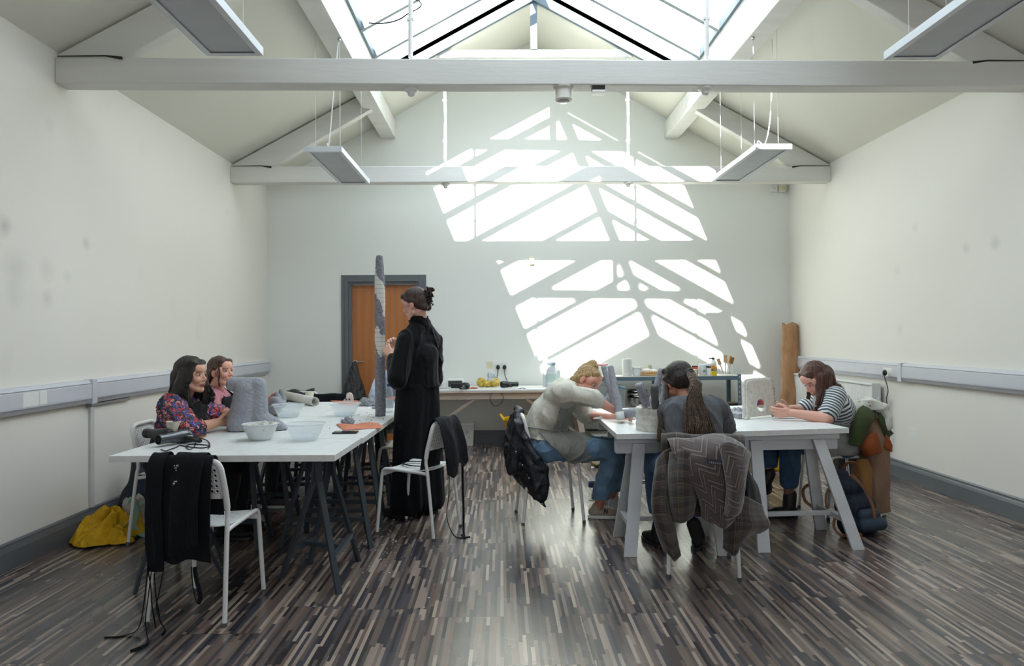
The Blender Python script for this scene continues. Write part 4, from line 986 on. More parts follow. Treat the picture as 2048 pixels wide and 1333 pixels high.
MB().tube(crv([V(J['C'])+V((.13, -.09, .11)), NN+V((.03, -.085, .03)), NN+V((-.07, -.0, .05)), NN+V((.03, .085, .03)), V(J['C'])+V((.13, .09, .11))]), .008, 6, kx=1.8).obj('apron_strap', m_apk, p2, True, world=True)
tr = denim('black_denim', '16171b')
blob('trousers', [cap(J['hpL'], J['hpR'], .135), cap(J['hpL'], J['knL'], .115, .075), cap(J['hpR'], J['knR'], .115, .075), cap(J['knL'], J['anL'], .074, .052), cap(J['knR'], J['anR'], .074, .052)], .009, tr, p2, 5, disp=wrinkle(.005, 20, 4), keep=lambda co, n: co[:, 2] > .07, solid=.004)
for S, y in (('L', 5.0), ('R', 4.74)): shoe('shoe', (-1.93, y, 0), (-1.67, y, 0), m_lea, p2, solecol=m_blk)
q = hq(J); hm = hair_mat('black_brown_hair', '0d0908', '1f1613', '3a2a24')
blob('hair', [ell(q(0, -.018, .050), (.085, .102, .088), R), cap(q(.068, -.01, .03), q(.092, -.045, -.12), .034, .045), cap(q(.092, -.045, -.12), q(.10, -.05, -.185), .045, .035), cap(q(.075, .03, .02), q(.085, .005, -.08), .016, .022), cap(q(.085, .005, -.08), q(.08, .035, -.19), .026, .022),
      cap(q(-.068, -.01, .03), q(-.09, .0, -.12), .03, .045), cap(q(-.085, .03, .02), q(-.08, .055, -.10), .018, .03), cap(q(-.08, .055, -.1), q(-.06, .06, -.18), .03, .025), cap(q(0, -.075, .0), q(0, -.095, -.16), .07, .06), cap(q(-.05, .045, .085), q(.05, .045, .085), .026), cap(q(.05, .05, .08), q(.07, .03, .03), .022, .018), cap(q(-.01, .068, .088), q(.062, .052, .04), .018, .016), cap(q(.062, .052, .04), q(.080, .03, -.04), .016, .018), cap(q(-.01, .068, .088), q(-.062, .052, .04), .018, .016)], .007, hm, p2, 4,
     disp=wrinkle(.004, 60, 2, (0, 0, 1), .15))
strands('hair_ends', [[q(.095, -.03, -.06), q(.11, -.03, -.14), q(.10, .0, -.20), q(.085, .035, -.215)], [q(.08, -.08, -.05), q(.10, -.09, -.15), q(.105, -.09, -.21)], [q(-.07, .07, -.07), q(-.085, .085, -.13), q(-.07, .08, -.19)], [q(.085, .02, -.05), q(.095, .015, -.12), q(.08, .05, -.20)]], hm, p2, 150, .0035, .028, 5)
el = V(J['elR']); w_ = V(J['wrR']); m = MB()
for k in range(9):
    a = el.lerp(w_, .52)+V((.0, -.041, 0)); m.tube([a+V((0, 0, .022-k*.006)), a+V((.006*(-1)**k, -.001, .019-k*.006))], .0013, 5)
m.obj('forearm_tattoo', M('tattoo_ink', '3f4348', .6), p2, world=True)
# ---- 3 woman in pink jumper
R = head_frame((.93, -.36, .05))
J = J_(H=W(442, 744, 5.62), R=R, N=W(431, 786, 5.66), P=V((-2.26, 5.72, .56)), C=W(430, 815, 5.66),
       shL=W(452, 800, 5.84), shR=W(421, 800, 5.48), elL=W(490, 826, 5.95), elR=W(440, 845, 5.38), wrL=W(530, 812, 5.86), wrR=W(497, 822, 5.52),
       hpL=V((-2.22, 5.83, .53)), hpR=V((-2.22, 5.62, .53)), knL=V((-1.80, 5.85, .52)), knR=V((-1.80, 5.62, .52)), anL=V((-1.84, 5.86, .09)), anR=V((-1.84, 5.62, .09)))
p3 = person('seated woman in pink jumper and black apron, brown hair tied back', (-2.2, 5.72, 0))
hl = hand_prims(J['wrL'], (.75, -.1, .65), (.5, -.6, -.2), (-.3, -.4, .8), (.35, .4, .4, .45), 1.0)
hr = hand_prims(J['wrR'], (1, .2, .1), (0, .3, -1), (0, 1, .2), (.4, .4, .45, .5), 1.0)
body(J, 'dba893', p3, hands=(hl, hr), legs=False, brow='4a3224', lip='b25f5c')
m_pink = fabric('pink_rib_knit', 'b97b85', .9, .08, .4, 260, 1.0, .4)
blob('jumper', infl(torso_prims(J), .016)+[cap(J['shR'], J['elR'], .066, .062), cap(J['elR'], J['wrR'], .062, .036), cap(J['shL'], J['elL'], .064, .06), cap(J['elL'], m_lp, .06, .038) if False else cap(J['elL'], V(J['elL']).lerp(V(J['wrL']), .8), .06, .038), cap(J['N']-V((0, 0, .02)), J['N']+V((.01, 0, .04)), .064, .058)], .007, m_pink, p3, 6, disp=wrinkle(.006, 24, 6))
blob('apron', infl(torso_prims(J), .028), .009, m_apk, p3, 5, solid=.003, keep=lambda co, n: (co[:, 0] > J['C'].x+.02) & (co[:, 2] < J['C'].z+.09) & (np.abs(co[:, 1]-J['C'].y) < .16))
NN = V(J['N']); MB().tube(crv([V(J['C'])+V((.115, -.10, .08)), NN+V((.05, -.085, .0)), NN+V((-.0, -.075, .045)), NN+V((-.07, -.0, .05)), NN+V((.0, .075, .04)), V(J['C'])+V((.115, .10, .08))]), .007, 6, kx=2).obj('apron_strap', m_apk, p3, True, world=True)
blob('trousers', [cap(J['hpL'], J['hpR'], .115), cap(J['hpL'], J['knL'], .095, .066), cap(J['hpR'], J['knR'], .095, .066), cap(J['knL'], J['anL'], .065, .045), cap(J['knR'], J['anR'], .065, .045)], .009, tr, p3, 5, keep=lambda co, n: co[:, 2] > .09, solid=.004)
m_mar = M('maroon_trainer', '4a2d35', .6)
for S in 'LR': y = J['an'+S].y; shoe('shoe', (-1.91, y, 0), (-1.67, y, 0), m_mar, p3)
q = hq(J); hm = hair_mat('brown_hair', '2b1b14', '4d3226', '78543f')
blob('hair', [ell(q(0, -.020, .045), (.081, .098, .084), R), ell(q(0, -.06, .0), (.070, .062, .07), R), cap(q(.062, .0, .04), q(.040, -.085, -.05), .026, .03), cap(q(-.062, .0, .04), q(-.04, -.085, -.05), .026, .03), cap(q(-.045, .048, .078), q(.045, .048, .078), .025), cap(q(-.01, .064, .085), q(.060, .052, .05), .017, .014), cap(q(-.01, .064, .085), q(-.060, .052, .05), .017, .014), cap(q(.066, .03, .04), q(.070, .028, -.01), .012, .007), cap(q(0, -.10, -.05), q(0, -.115, -.09), .03, .02)], .006, hm, p3, 3, disp=wrinkle(.003, 60, 2, (0, 1, .4), .15))
strands('loose_lock', [[q(.068, .045, .05), q(.078, .05, .0), q(.074, .046, -.06), q(.068, .04, -.12)]], hm, p3, 6, .0028, .006, 2)
MB().sphere(q(.080, .0, -.036), .004, 8, 6).obj('earring', m_chrome, p3, True, world=True)
# ---- 4 blonde woman bending over the table
R = head_frame((.70, -.50, -.50), (.5, .1, .8))
J = J_(H=W(1174, 764, 5.13), R=R, N=W(1136, 775, 5.17), P=V((.30, 5.20, .56)), C=W(1118, 800, 5.18),
       shL=W(1143, 790, 5.34), shR=W(1133, 787, 4.99), elL=W(1172, 832, 5.40), elR=W(1186, 797, 4.90), wrL=W(1218, 835, 5.13), wrR=W(1229, 822, 4.95),
       hpL=V((.32, 5.30, .54)), hpR=V((.32, 5.10, .54)), knL=W(1234, 897, 5.32), knR=W(1226, 902, 5.06), anL=W(1222, 1000, 5.46), anR=W(1197, 1010, 5.19))
p4 = person('blonde woman with hair bun in cream jumper and grey apron, leaning over table', (.4, 5.2, 0))
hr = hand_prims(J['wrR'], (.95, .05, -.18), (.1, .5, -.8), (.1, .9, .3), (.35, .5, .55, .6), 1.0, spread=.25)
hl = hand_prims(J['wrL'], (.85, -.45, -.12), (.4, .5, -.6), (0, .3, 1), (.3, .35, .4, .5), 1.0)
body(J, 'd9a08c', p4, hands=(hl, hr), legs=False, brow='8a6a4c', armr=(.046, .040, .025), lip='b0605a')
m_crm = fabric('cream_sweatshirt', 'c9c5b8', .85, .05, .45, 300, 1.3, .25)
mR = V(J['elR']).lerp(V(J['wrR']), .18); mL = V(J['elL']).lerp(V(J['wrL']), .22)
hunch = [cap(V(J['P'])+V((-.02, 0, .08)), W(1098, 830, 5.18), .145, .15, 1.12, .95, V((0, 1, 0))), cap(W(1098, 830, 5.18), W(1122, 790, 5.17), .15, .125, 1.2, .9, V((0, 1, 0)))]
blob('jumper', infl(torso_prims(J), .018)+hunch+[cap(W(1118, 795, 5.12), J['shR'], .12, .085), cap(J['shR'], J['elR'], .070, .060), cap(J['elR'], mR, .062, .052), cap(J['shL'], J['elL'], .078, .068), cap(J['elL'], mL, .068, .054)], .007, m_crm, p4, 6, disp=wrinkle(.008, 30, 8, (.6, 0, 1), .5), keep=lambda co, n: co[:, 2] > .60, solid=.004)
m_gap = fabric('grey_cotton_apron', '8b8c86', .85, .06, .5, 300, 1.3, .1)
lg = [cap(J['hpL'], V(J['hpL']).lerp(V(J['knL']), .55), .112, .088), cap(J['hpR'], V(J['hpR']).lerp(V(J['knR']), .55), .112, .088), cap(V(J['hpR'])+V((0, 0, .03)), V(J['hpR']).lerp(V(J['knR']), .5)+V((0, 0, .02)), .105, .08)]
def kp4(co, n):
    x, y, z = co.T
    bib = (x > .36+(z-.64)*.25) & (z > .62) & (z < .875)
    skt = (z <= .66) & ~((x < .30) & (y > 5.1) & (y < 5.3)) & (x > .17) & (z > np.maximum(.425, .61-(x-.30)*1.0)) & (x < .70-(.56-z)*.5)
    return bib | skt
blob('apron', infl(hunch, .012)+infl(lg, .008)+infl(torso_prims(J)[:3], .034), .008, m_gap, p4, 6, disp=wrinkle(.010, 34, 9, (.5, 0, 1), .4), keep=kp4, solid=.003)
m = MB(); c = V((.32, 5.20, .675))
m.tube([c+V((math.cos(a)*.165, math.sin(a)*.175, .012*math.sin(a*2)-.0)) for a in [2*PI*i/28 for i in range(28)]], .011, 8, closed=True, kx=.5)
m.obj('apron_tie', m_gap, p4, True, world=True)
m_jean = denim('blue_denim', '64839f')
jp = [cap(J['hpL'], J['hpR'], .118), cap(V(J['P'])-V((.03, 0, .0)), J['P'], .13), cap(J['hpL'], J['knL'], .102, .072), cap(J['hpR'], J['knR'], .105, .076)]
for S in 'LR': a = V(J['kn'+S]); b = V(J['an'+S]); jp.append(cap(a, a.lerp(b, .86), .074, .064))
zR = J['anR'].z
blob('jeans', jp, .008, m_jean, p4, 5, disp=wrinkle(.007, 44, 10, (0, .6, 1), .8), keep=lambda co, n: co[:, 2] > .145, solid=.004)
for S in 'LR': blob('ankle', [cap(V(J['kn'+S]).lerp(V(J['an'+S]), .6), V(J['an'+S])-V((0, 0, .02)), .042, .034)], .005, M('ankle_skin', 'b5796a', .5), p4, 2)
m_trn = M('beige_suede_trainer', 'a89a88', .7, var=.12, bump=.2, bs=80)
for S, tx in (('R', .245), ('L', .23)):
    a = V(J['an'+S]); h = V((a.x-.075, a.y+.01, 0)); t_ = h+V((.27, -.02 if S == 'R' else .02, 0))
    o = shoe('trainer', h, t_, m_trn, p4, wide=1.08)
    d = (t_-h).normalized(); n_ = V((d.y, -d.x, 0)); c0 = h+d*.125+n_*.0415+V((0, 0, .06))
    m = MB(); Wd, Ht = .026, .034
    for a0, b0 in (((0, 0), (.004, Ht)), ((.004, Ht), (Wd-.004, 0)), ((Wd-.004, 0), (Wd, Ht))): m.tube([c0+d*(a0[0]-.013)+V((0, 0, a0[1]-.017)), c0+d*(b0[0]-.013)+V((0, 0, b0[1]-.017))], .0035, 5)
    m.obj('letter_n', M('navy_letter', '20262f', .6), o, world=True)
    m = MB()
    for k in range(5): c = h+d*(.115+k*.018)+V((0, 0, .098-k*.008)); m.tube([c-n_*.022, c+V((0, 0, .006)), c+n_*.022], .003, 5)
    m.obj('laces', m_wplas, o, world=True)
q = hq(J); hm = hair_mat('blonde_hair', '6f5434', 'b08f60', 'd8bd8c', .45)
blob('hair', [ell(q(0, -.020, .045), (.081, .098, .084), R), ell(q(0, -.055, .0), (.072, .062, .07), R), cap(q(.06, .0, .04), q(.040, -.08, -.045), .026, .03), cap(q(-.06, .0, .04), q(-.04, -.08, -.045), .026, .03), cap(q(-.045, .045, .078), q(.045, .045, .078), .024)], .006, hm, p4, 3, disp=wrinkle(.003, 60, 2, (1, 0, .4), .15))
bc = W(1181, 737, 5.15)
blob('hair_bun', [ell(bc, (.050, .046, .048)), cap(bc+V((-.04, 0, .01)), bc+V((.02, 0, .035)), .030, .03), cap(bc+V((.03, -.02, .01)), bc+V((.035, .0, -.035)), .028, .026), cap(bc+V((-.045, 0, 0)), bc+V((-.02, -.01, -.05)), .022, .03)], .005, hm, p4, 3, disp=wrinkle(.004, 70, 1, (1, .2, -.4), .2))
# ---- 5 woman with long ponytail, seen from behind
R = head_frame((-.42, .86, -.30))
J = J_(H=W(1356, 764, 4.42), R=R, N=W(1378, 806, 4.32), P=V((1.15, 4.14, .56)), C=W(1385, 830, 4.25),
       shL=W(1342, 824, 4.33), shR=W(1432, 820, 4.26), elL=W(1325, 872, 4.55), elR=W(1452, 868, 4.50), wrL=W(1322, 832, 4.72), wrR=W(1400, 842, 4.70),
       hpL=V((1.07, 4.17, .54)), hpR=V((1.25, 4.14, .54)), knL=V((.985, 4.60, .52)), knR=V((1.24, 4.56, .52)), anL=V((1.0, 4.50, .10)), anR=V((1.20, 4.44, .10)))
p5 = person('woman in grey jumper seen from behind, long brown ponytail with blonde streaks', (1.15, 4.15, 0))
hl = hand_prims(J['wrL'], (-.25, .8, .35), (-.6, .0, -.5), (.4, .1, .9), (.3, .4, .45, .5), 1.0)
hr = hand_prims(J['wrR'], (-.5, .8, .1), (-.5, -.2, -.6), (-.5, .1, .8), (.4, .4, .45, .5), 1.0)
body(J, 'c08a72', p5, hands=(hl, hr), legs=False, brow='241a17')
m_gry = fabric('grey_marl_wool', '5c5e62', .95, .12, .5, 300, 1.0, .6)
blob('jumper', infl(torso_prims(J, 1.04), .022)+[cap(V(J['P'])+V((0, -.01, .03)), V(J['C']), .135, .135, 1.25, .9, V((1, -.1, 0))), cap(J['shL'], J['elL'], .078, .070), cap(J['elL'], V(J['elL']).lerp(V(J['wrL']), .85), .068, .040), cap(J['shR'], J['elR'], .080, .074), cap(J['elR'], V(J['elR']).lerp(V(J['wrR']), .85), .070, .040)],
     .007, m_gry, p5, 6, disp=wrinkle(.009, 26, 12, (0, 0, 1), .6), keep=lambda co, n: ~((co[:, 2] > J['N'].z-.045) & (np.hypot(co[:, 0]-J['N'].x-.015, co[:, 1]-J['N'].y) < .105)), solid=.004)
blob('jeans', [cap(J['hpL'], J['hpR'], .12), cap(J['hpL'], J['knL'], .105, .072), cap(J['hpR'], J['knR'], .105, .074), cap(J['knL'], J['anL'], .072, .052), cap(J['knR'], J['anR'], .072, .052)], .009, denim('mid_blue_denim', '41628a'), p5, 5, disp=wrinkle(.005, 24, 2), keep=lambda co, n: co[:, 2] > .20, solid=.004)
for S, t_ in (('L', (.93, 4.62, 0)), ('R', (1.30, 4.62, 0))):
    a = V(J['an'+S]); h = V((a.x, a.y-.07, 0)); o = shoe('boot', h, (t_[0], t_[1]+.05, 0), m_lea, p5, solecol=m_blk, boot=V((a.x, a.y, .15)), wide=1.05)
    MB().box(h+V((0, .025, .012)), (.055, .05, .024), bev=.004).obj('heel', m_blk, o, world=True)
q = hq(J); hm = hair_mat('dark_streaked_hair', '0f0b0a', '221917', '4a3a31', .34); hm2 = hair_mat('balayage_hair', '17100d', '47362a', 'b09672', .36, (110, 110, 2.5))
tie = W(1381, 746, 4.31)
blob('hair', [ell(q(0, -.018, .045), (.084, .102, .088), R), ell(q(0, -.05, .01), (.082, .078, .08), R), cap(q(0, -.06, .03), tie, .06, .022), cap(q(.05, .0, .05), tie, .035, .02), cap(q(-.06, .01, .03), tie, .028, .018), cap(q(-.045, .045, .078), q(.045, .045, .078), .026), cap(q(-.072, .03, .03), q(-.066, -.03, -.02), .018, .02)], .006, hm, p5, 3, disp=wrinkle(.0025, 70, 2, (1, 0, .5), .12))
MB().tube([tie+V((math.cos(a)*.020, .004*math.sin(a), math.sin(a)*.022)) for a in [2*PI*i/14 for i in range(14)]], .006, 6, closed=True).obj('hair_tie', m_blk, p5, True, world=True)
gs = [[tie+V((0, 0, .0)), W(1392, 768, 4.20), W(1388+dx*.4, 810, 4.13), W(1395+dx*.8, 850, 4.07), W(1398+dx, 888+dz, 4.03)] for dx, dz in ((-26, 0), (-16, 3), (-5, 6), (7, 4), (18, -2), (28, -14), (-21, -10), (12, 2))]
core = [cap(gs[2][i], gs[2][i+1], .026+.008*i, .03+.009*i, 1.15, .6, V((1, 0, 0))) for i in range(3)]
blob('ponytail_core', core, .007, hm2, p5, 2, disp=wrinkle(.004, 60, 3, (0, 0, 1), .1))
strands('ponytail', gs, hm2, p5, 640, .0019, .028, 9, .4, .003)
strands('loose_hair', [[q(-.06, .04, -.0), W(1333, 800, 4.36), W(1322, 840, 4.28), W(1318, 885, 4.22)]], hm2, p5, 60, .0018, .012, 4, .5)
# ---- 6 woman in striped top
R = head_frame((-.80, -.12, -.60), (-.35, 0, .9))
J = J_(H=W(1632, 760, 5.02), R=R, N=W(1664, 785, 5.10), P=V((2.53, 5.26, .56)), C=W(1668, 815, 5.14),
       shL=W(1668, 795, 4.93), shR=W(1652, 795, 5.30), elL=W(1653, 838, 4.83), elR=W(1600, 822, 5.28), wrL=W(1583, 826, 4.92), wrR=W(1577, 818, 5.12),
       hpL=V((2.50, 5.15, .54)), hpR=V((2.50, 5.36, .54)), knL=V((2.10, 5.13, .55)), knR=V((2.02, 5.30, .55)), anL=V((2.10, 5.17, .14)), anR=W(1536, 955, 5.25))
p6 = person('seated woman in striped t-shirt, long auburn brown hair, bent over her work', (2.45, 5.25, 0))
hl = hand_prims(J['wrL'], (-.95, .15, -.02), (.2, .9, .1), (-.1, -.1, 1), (.6, .7, .75, .8), 1.0, (.5, .5))
hr = hand_prims(J['wrR'], (-.95, -.3, .12), (0, -.8, -.3), (-.1, .1, 1), (.5, .6, .65, .7), 1.0)
body(J, 'd9a794', p6, hands=(hl, hr), legs=False, armr=(.050, .043, .027), brow='4a3022', lip='b06660')
uR = V(J['shR']).lerp(V(J['elR']), .72); uL = V(J['shL']).lerp(V(J['elL']), .68)
blob('striped_top', [cap(V(J['P'])+V((0, 0, .04)), V(J['C']), .135, .135, 1.22, .95, V((0, 1, 0))), cap(V(J['C']), V(J['N'])-V((0, 0, .03)), .135, .085, 1.25, .9, V((0, 1, 0))), cap(J['shL'], uL, .082, .072), cap(J['shR'], uR, .078, .068), ell(V(J['shL']), .078), ell(V(J['shR']), .075)], .007, m_stripe, p6, 6, disp=wrinkle(.005, 22, 14, (0, 0, 1), .6), par_attr=True,
     keep=lambda co, n: co[:, 2] > .60, solid=.004)
m_lga = fabric('pale_grey_apron', '9b9c98', .85, .05, .5, 300, 1.2, .1)
blob('apron', [cap(V(J['P'])+V((0, 0, .0)), V(J['C']), .148, .146, 1.22, .95, V((0, 1, 0))), cap(J['hpL'], V(J['hpL']).lerp(V(J['knL']), .55), .128, .10), cap(J['hpR'], V(J['hpR']).lerp(V(J['knR']), .55), .128, .10)], .009, m_lga, p6, 5, disp=wrinkle(.007, 20, 15), solid=.003,
     keep=lambda co, n: ((co[:, 2] < .70) & (co[:, 2] > .46)) | ((co[:, 0] < J['C'].x-.03) & (co[:, 2] < .98) & (co[:, 1] < J['C'].y+.12) & (co[:, 1] > J['C'].y-.12)))
C6 = V(J['C']); MB().tube(crv([C6+V((-.13, -.09, .02)), V(J['N'])+V((-.06, -.085, -.02)), V(J['N'])+V((.05, -.05, .03)), V(J['N'])+V((.06, .05, .03)), V(J['N'])+V((-.06, .085, -.02))]), .010, 6, kx=1.8).obj('apron_strap', m_lga, p6, True, world=True)
jp = [cap(J['hpL'], J['hpR'], .12), cap(J['hpL'], J['knL'], .105, .078), cap(J['hpR'], J['knR'], .105, .078), cap(J['knL'], V(J['knL']).lerp(V(J['anL']), .70), .080, .070), cap(J['knR'], V(J['knR']).lerp(V(J['anR']), .58), .078, .066)]
blob('jeans', jp, .008, denim('dark_blue_denim', '31506b'), p6, 4, disp=wrinkle(.006, 24, 16), keep=lambda co, n: (co[:, 2] > .215), solid=.004)
for S in 'LR': blob('ankle', [cap(V(J['kn'+S]).lerp(V(J['an'+S]), .5), V(J['an'+S]), .043, .036)], .005, M('tights_skin', '8a5f54', .5), p6, 2)
bt = M('black_boot_leather', '171211', .55, var=.2, bump=.15, bs=60)
shoe('boot', (2.16, 5.17, 0), (1.90, 5.14, 0), bt, p6, solecol=m_blk, boot=V((2.11, 5.17, .16)), wide=1.12)
a = V(J['anR']); shoe('boot', a+V((.03, .02, -.115)), a+V((-.20, -.10, -.145)), bt, p6, solecol=m_blk, boot=a+V((0.01, 0, .03)), wide=1.1)
q = hq(J); hm = hair_mat('auburn_brown_hair', '24140f', '48291f', '8a5b3e', .35, (60, 60, 4))
blob('hair', [ell(q(0, -.018, .048), (.084, .100, .086), R), cap(q(0, -.07, .0), W(1662, 790, 5.05), .072, .055), cap(q(-.072, .0, .02), W(1640, 800, 4.93), .036, .03), cap(W(1640, 800, 4.93), W(1640, 828, 4.92), .028, .012), cap(q(-.05, -.05, .0), W(1658, 795, 4.95), .055, .035), cap(q(.068, -.02, .02), q(.07, -.03, -.1), .03, .03), cap(q(-.045, .045, .08), q(.045, .045, .08), .026)], .007, hm, p6, 4, disp=wrinkle(.004, 60, 2, (0, 0, 1), .15))
strands('hair_ends', [[q(-.078, -.01, -.02), W(1640, 795, 4.90), W(1636, 820, 4.89), W(1642, 836, 4.90)], [q(-.07, -.05, -.02), W(1655, 790, 4.92), W(1650, 812, 4.90), W(1646, 830, 4.90)], [q(-.06, -.09, -.02), W(1668, 780, 4.95), W(1673, 775, 4.97), W(1680, 772, 4.98)]], hm, p6, 170, .003, .024, 6)
strands('hair_lock', [[q(.05, .045, -.02), W(1618, 785, 5.08), W(1616, 800, 5.08)]], hm, p6, 30, .003, .012, 6)
# ---- 7 person in pale blue, mostly hidden beyond the column
R = head_frame((-.3, -.9, -.4))
J = J_(H=V((-.98, 6.80, 1.10)), R=R, N=V((-.98, 6.92, .98)), P=V((-1.02, 7.02, .56)), C=V((-1.0, 6.97, .83)),
       shL=V((-.84, 6.93, .94)), shR=V((-1.16, 6.93, .94)), elL=V((-.82, 6.75, .76)), elR=V((-1.20, 6.74, .78)), wrL=V((-.98, 6.60, .775)), wrR=V((-1.10, 6.50, .775)),
       hpL=V((-.92, 7.02, .54)), hpR=V((-1.12, 7.02, .54)), knL=V((-.92, 6.62, .53)), knR=V((-1.14, 6.62, .53)), anL=V((-.92, 6.66, .1)), anR=V((-1.14, 6.66, .1)))
p7 = person('person in pale blue shirt sitting hidden behind the tall column and standing woman', (-1.02, 7.0, 0))
body(J, '9a6248', p7, vox=.006, hands=(hand_prims(J['wrL'], (-.4, -.8, 0), (0, 0, -1), (-.8, .3, .2)), hand_prims(J['wrR'], (.3, -.9, 0), (0, 0, -1), (.8, .3, .2))), legs=False)
blob('shirt', infl(torso_prims(J), .02)+[cap(J['shR'], J['elR'], .08, .075), cap(J['elR'], V(J['elR']).lerp(V(J['wrR']), .4), .075, .05), cap(J['shL'], J['elL'], .08, .075), cap(J['elL'], V(J['elL']).lerp(V(J['wrL']), .4), .075, .05)], .009, fabric('pale_blue_shirt', 'aab8cc', .8, .05, .5, 300, 1.2, .1), p7, 5, disp=wrinkle(.008, 22, 20))
blob('trousers', [cap(J['hpL'], J['hpR'], .115), cap(J['hpL'], J['knL'], .095, .066), cap(J['hpR'], J['knR'], .095, .066), cap(J['knL'], J['anL'], .065, .045), cap(J['knR'], J['anR'], .065, .045)], .010, tr, p7, 4)
for S in 'LR': a = V(J['an'+S]); shoe('shoe', (a.x, a.y+.07, 0), (a.x, a.y-.17, 0), m_lea, p7, solecol=m_blk)
q = hq(J); blob('hair', [ell(q(0, -.018, .048), (.084, .100, .086), R), ell(q(0, -.06, -.02), (.07, .06, .08), R)], .008, M('near_black_hair', '14100f', .5), p7, 3)
# ================================================================ THINGS ON THE TABLES
TZ = .735
def foam_mat(name, col, sc=55, st=.5):
    t = NT(name); o = t.obj(); n = t.noise(o, sc, 4, rough=.65); w = t.noise(o, 8, 3); c = lin(col)
    a = tuple(x*.72 for x in c[:3])+(1,); b = tuple(min(1, x*1.15) for x in c[:3])+(1,)
    t.P(col=t.ramp(t.ma('ADD', t.ma('MULTIPLY', n, .75), t.ma('MULTIPLY', w, .25)), [(.3, a), (.5, c), (.7, b)]), rough=.95)
    t.bump(n, st, .012); return t.m
m_clay = foam_mat('grey_fibrous_clay', '9b9ca2'); m_clay2 = foam_mat('grey_pulp', '909298', 90, .8); m_clayd = foam_mat('damp_grey_clay', '68676b', 55, .8)
m_plas = foam_mat('white_plaster', 'cfccc2', 30, .6)
def rnd(v, a=.006, f=30, s=0): v = V(v); return v+V((noise.noise(v*f+V((s, 0, 0))), noise.noise(v*f+V((0, s+7, 0))), noise.noise(v*f+V((0, 0, s+3)))))*a
# big grey boot / spout sculpture
bo = W(512, 830, 4.78)
bx0, by = WZ(455, 861, TZ).x, 4.75
S_ = lambda px, py, dy=0: W(px, py, by+dy)
ps = []
for dy in (-.055, .055):
    ps += [cap(S_(483, 848, dy), S_(492, 800, dy), .095, .085), cap(S_(492, 800, dy), S_(494, 782, dy), .086, .080), cap(S_(494, 782, dy), S_(500, 773, dy), .080, .058),
           cap(S_(467, 769, dy*.7), S_(515, 772, dy*.9), .048, .055), cap(S_(515, 772, dy*.9), S_(518, 830, dy*.9), .058, .06), cap(S_(520, 838, dy), S_(566, 858, dy*.6), .062, .036), cap(S_(472, 852, dy), S_(560, 856, dy), .060, .040)]
o = blob('boot_sculpture', ps, .008, m_clay, None, 5, disp=lambda c, n: .002*np.sin(c[:, 0]*300+c[:, 2]*260+6*np.sin(c[:, 1]*90)), keep=lambda c, n: c[:, 2] > TZ+.002)
tag(o, 'large grey fibrous boot-shaped sculpture standing on the left table', 'sculpture')
# tall tapering column
cx_, cy_ = -.985, 5.47
cb = WZ(761, 833, TZ); cx_, cy_ = cb.x, cb.y
t = NT('column_paper_and_clay'); o = t.obj(); sp = t.n('SeparateXYZ', {0: o}); z = sp.outputs[2]
nz = t.ma('MULTIPLY', t.noise(o, 11, 3), .30); zz = t.ma('ADD', z, t.ma('ADD', nz, t.ma('MULTIPLY', sp.outputs[0], 1.8)))
band = t.ramp(t.ma('DIVIDE', zz, 1.5), [(0, (0, 0, 0, 1)), (.44, (1, 1, 1, 1)), (.528, (0, 0, 0, 1)), (.683, (1, 1, 1, 1)), (.813, (0, 0, 0, 1))], 'CONSTANT')
wrap = t.ma('FRACT', t.ma('DIVIDE', t.ma('ADD', z, t.ma('MULTIPLY', t.noise(o, 20, 1), .01)), .034))
pc = t.mix(t.ma('LESS_THAN', wrap, .08), lin('d8d6cf'), lin('9b9a96'))
gn = t.noise(o, 60, 4, rough=.7); gc = t.ramp(gn, [(.3, '5e5f66'), (.5, '7c7d84'), (.7, '94959b')])
t.P(col=t.mix(band, gc, pc), rough=.92); t.bump(t.ma('ADD', t.ma('MULTIPLY', gn, t.ma('SUBTRACT', 1.0, band)), t.ma('MULTIPLY', wrap, t.ma('MULTIPLY', band, .6))), .6, .01)
hz = W(760, 511, cy_).z-TZ
prof = [(0, .001), (.040, .001), (.041, .2), (.0395, .5), (.040, .8), (.039, 1.05), (.034, hz-.12), (.0285, hz-.03), (.024, hz-.004), (.012, hz), (0, hz)]
pp = [(a[0]+(b[0]-a[0])*k/8, a[1]+(b[1]-a[1])*k/8) for a, b in zip(prof[:-1], prof[1:]) for k in range(8)]+[prof[-1]]
m = MB(); m.lathe(pp, (0, 0, 0), 28); m.v = [tuple(rnd(v, .0035, 22)) if v[2] > .01 else v for v in m.v]
o = m.obj('column_sculpture', t.m, None, 'all'); o.location = (cx_, cy_, TZ); tag(o, 'tall thin grey and white column sculpture the standing woman works on', 'sculpture')
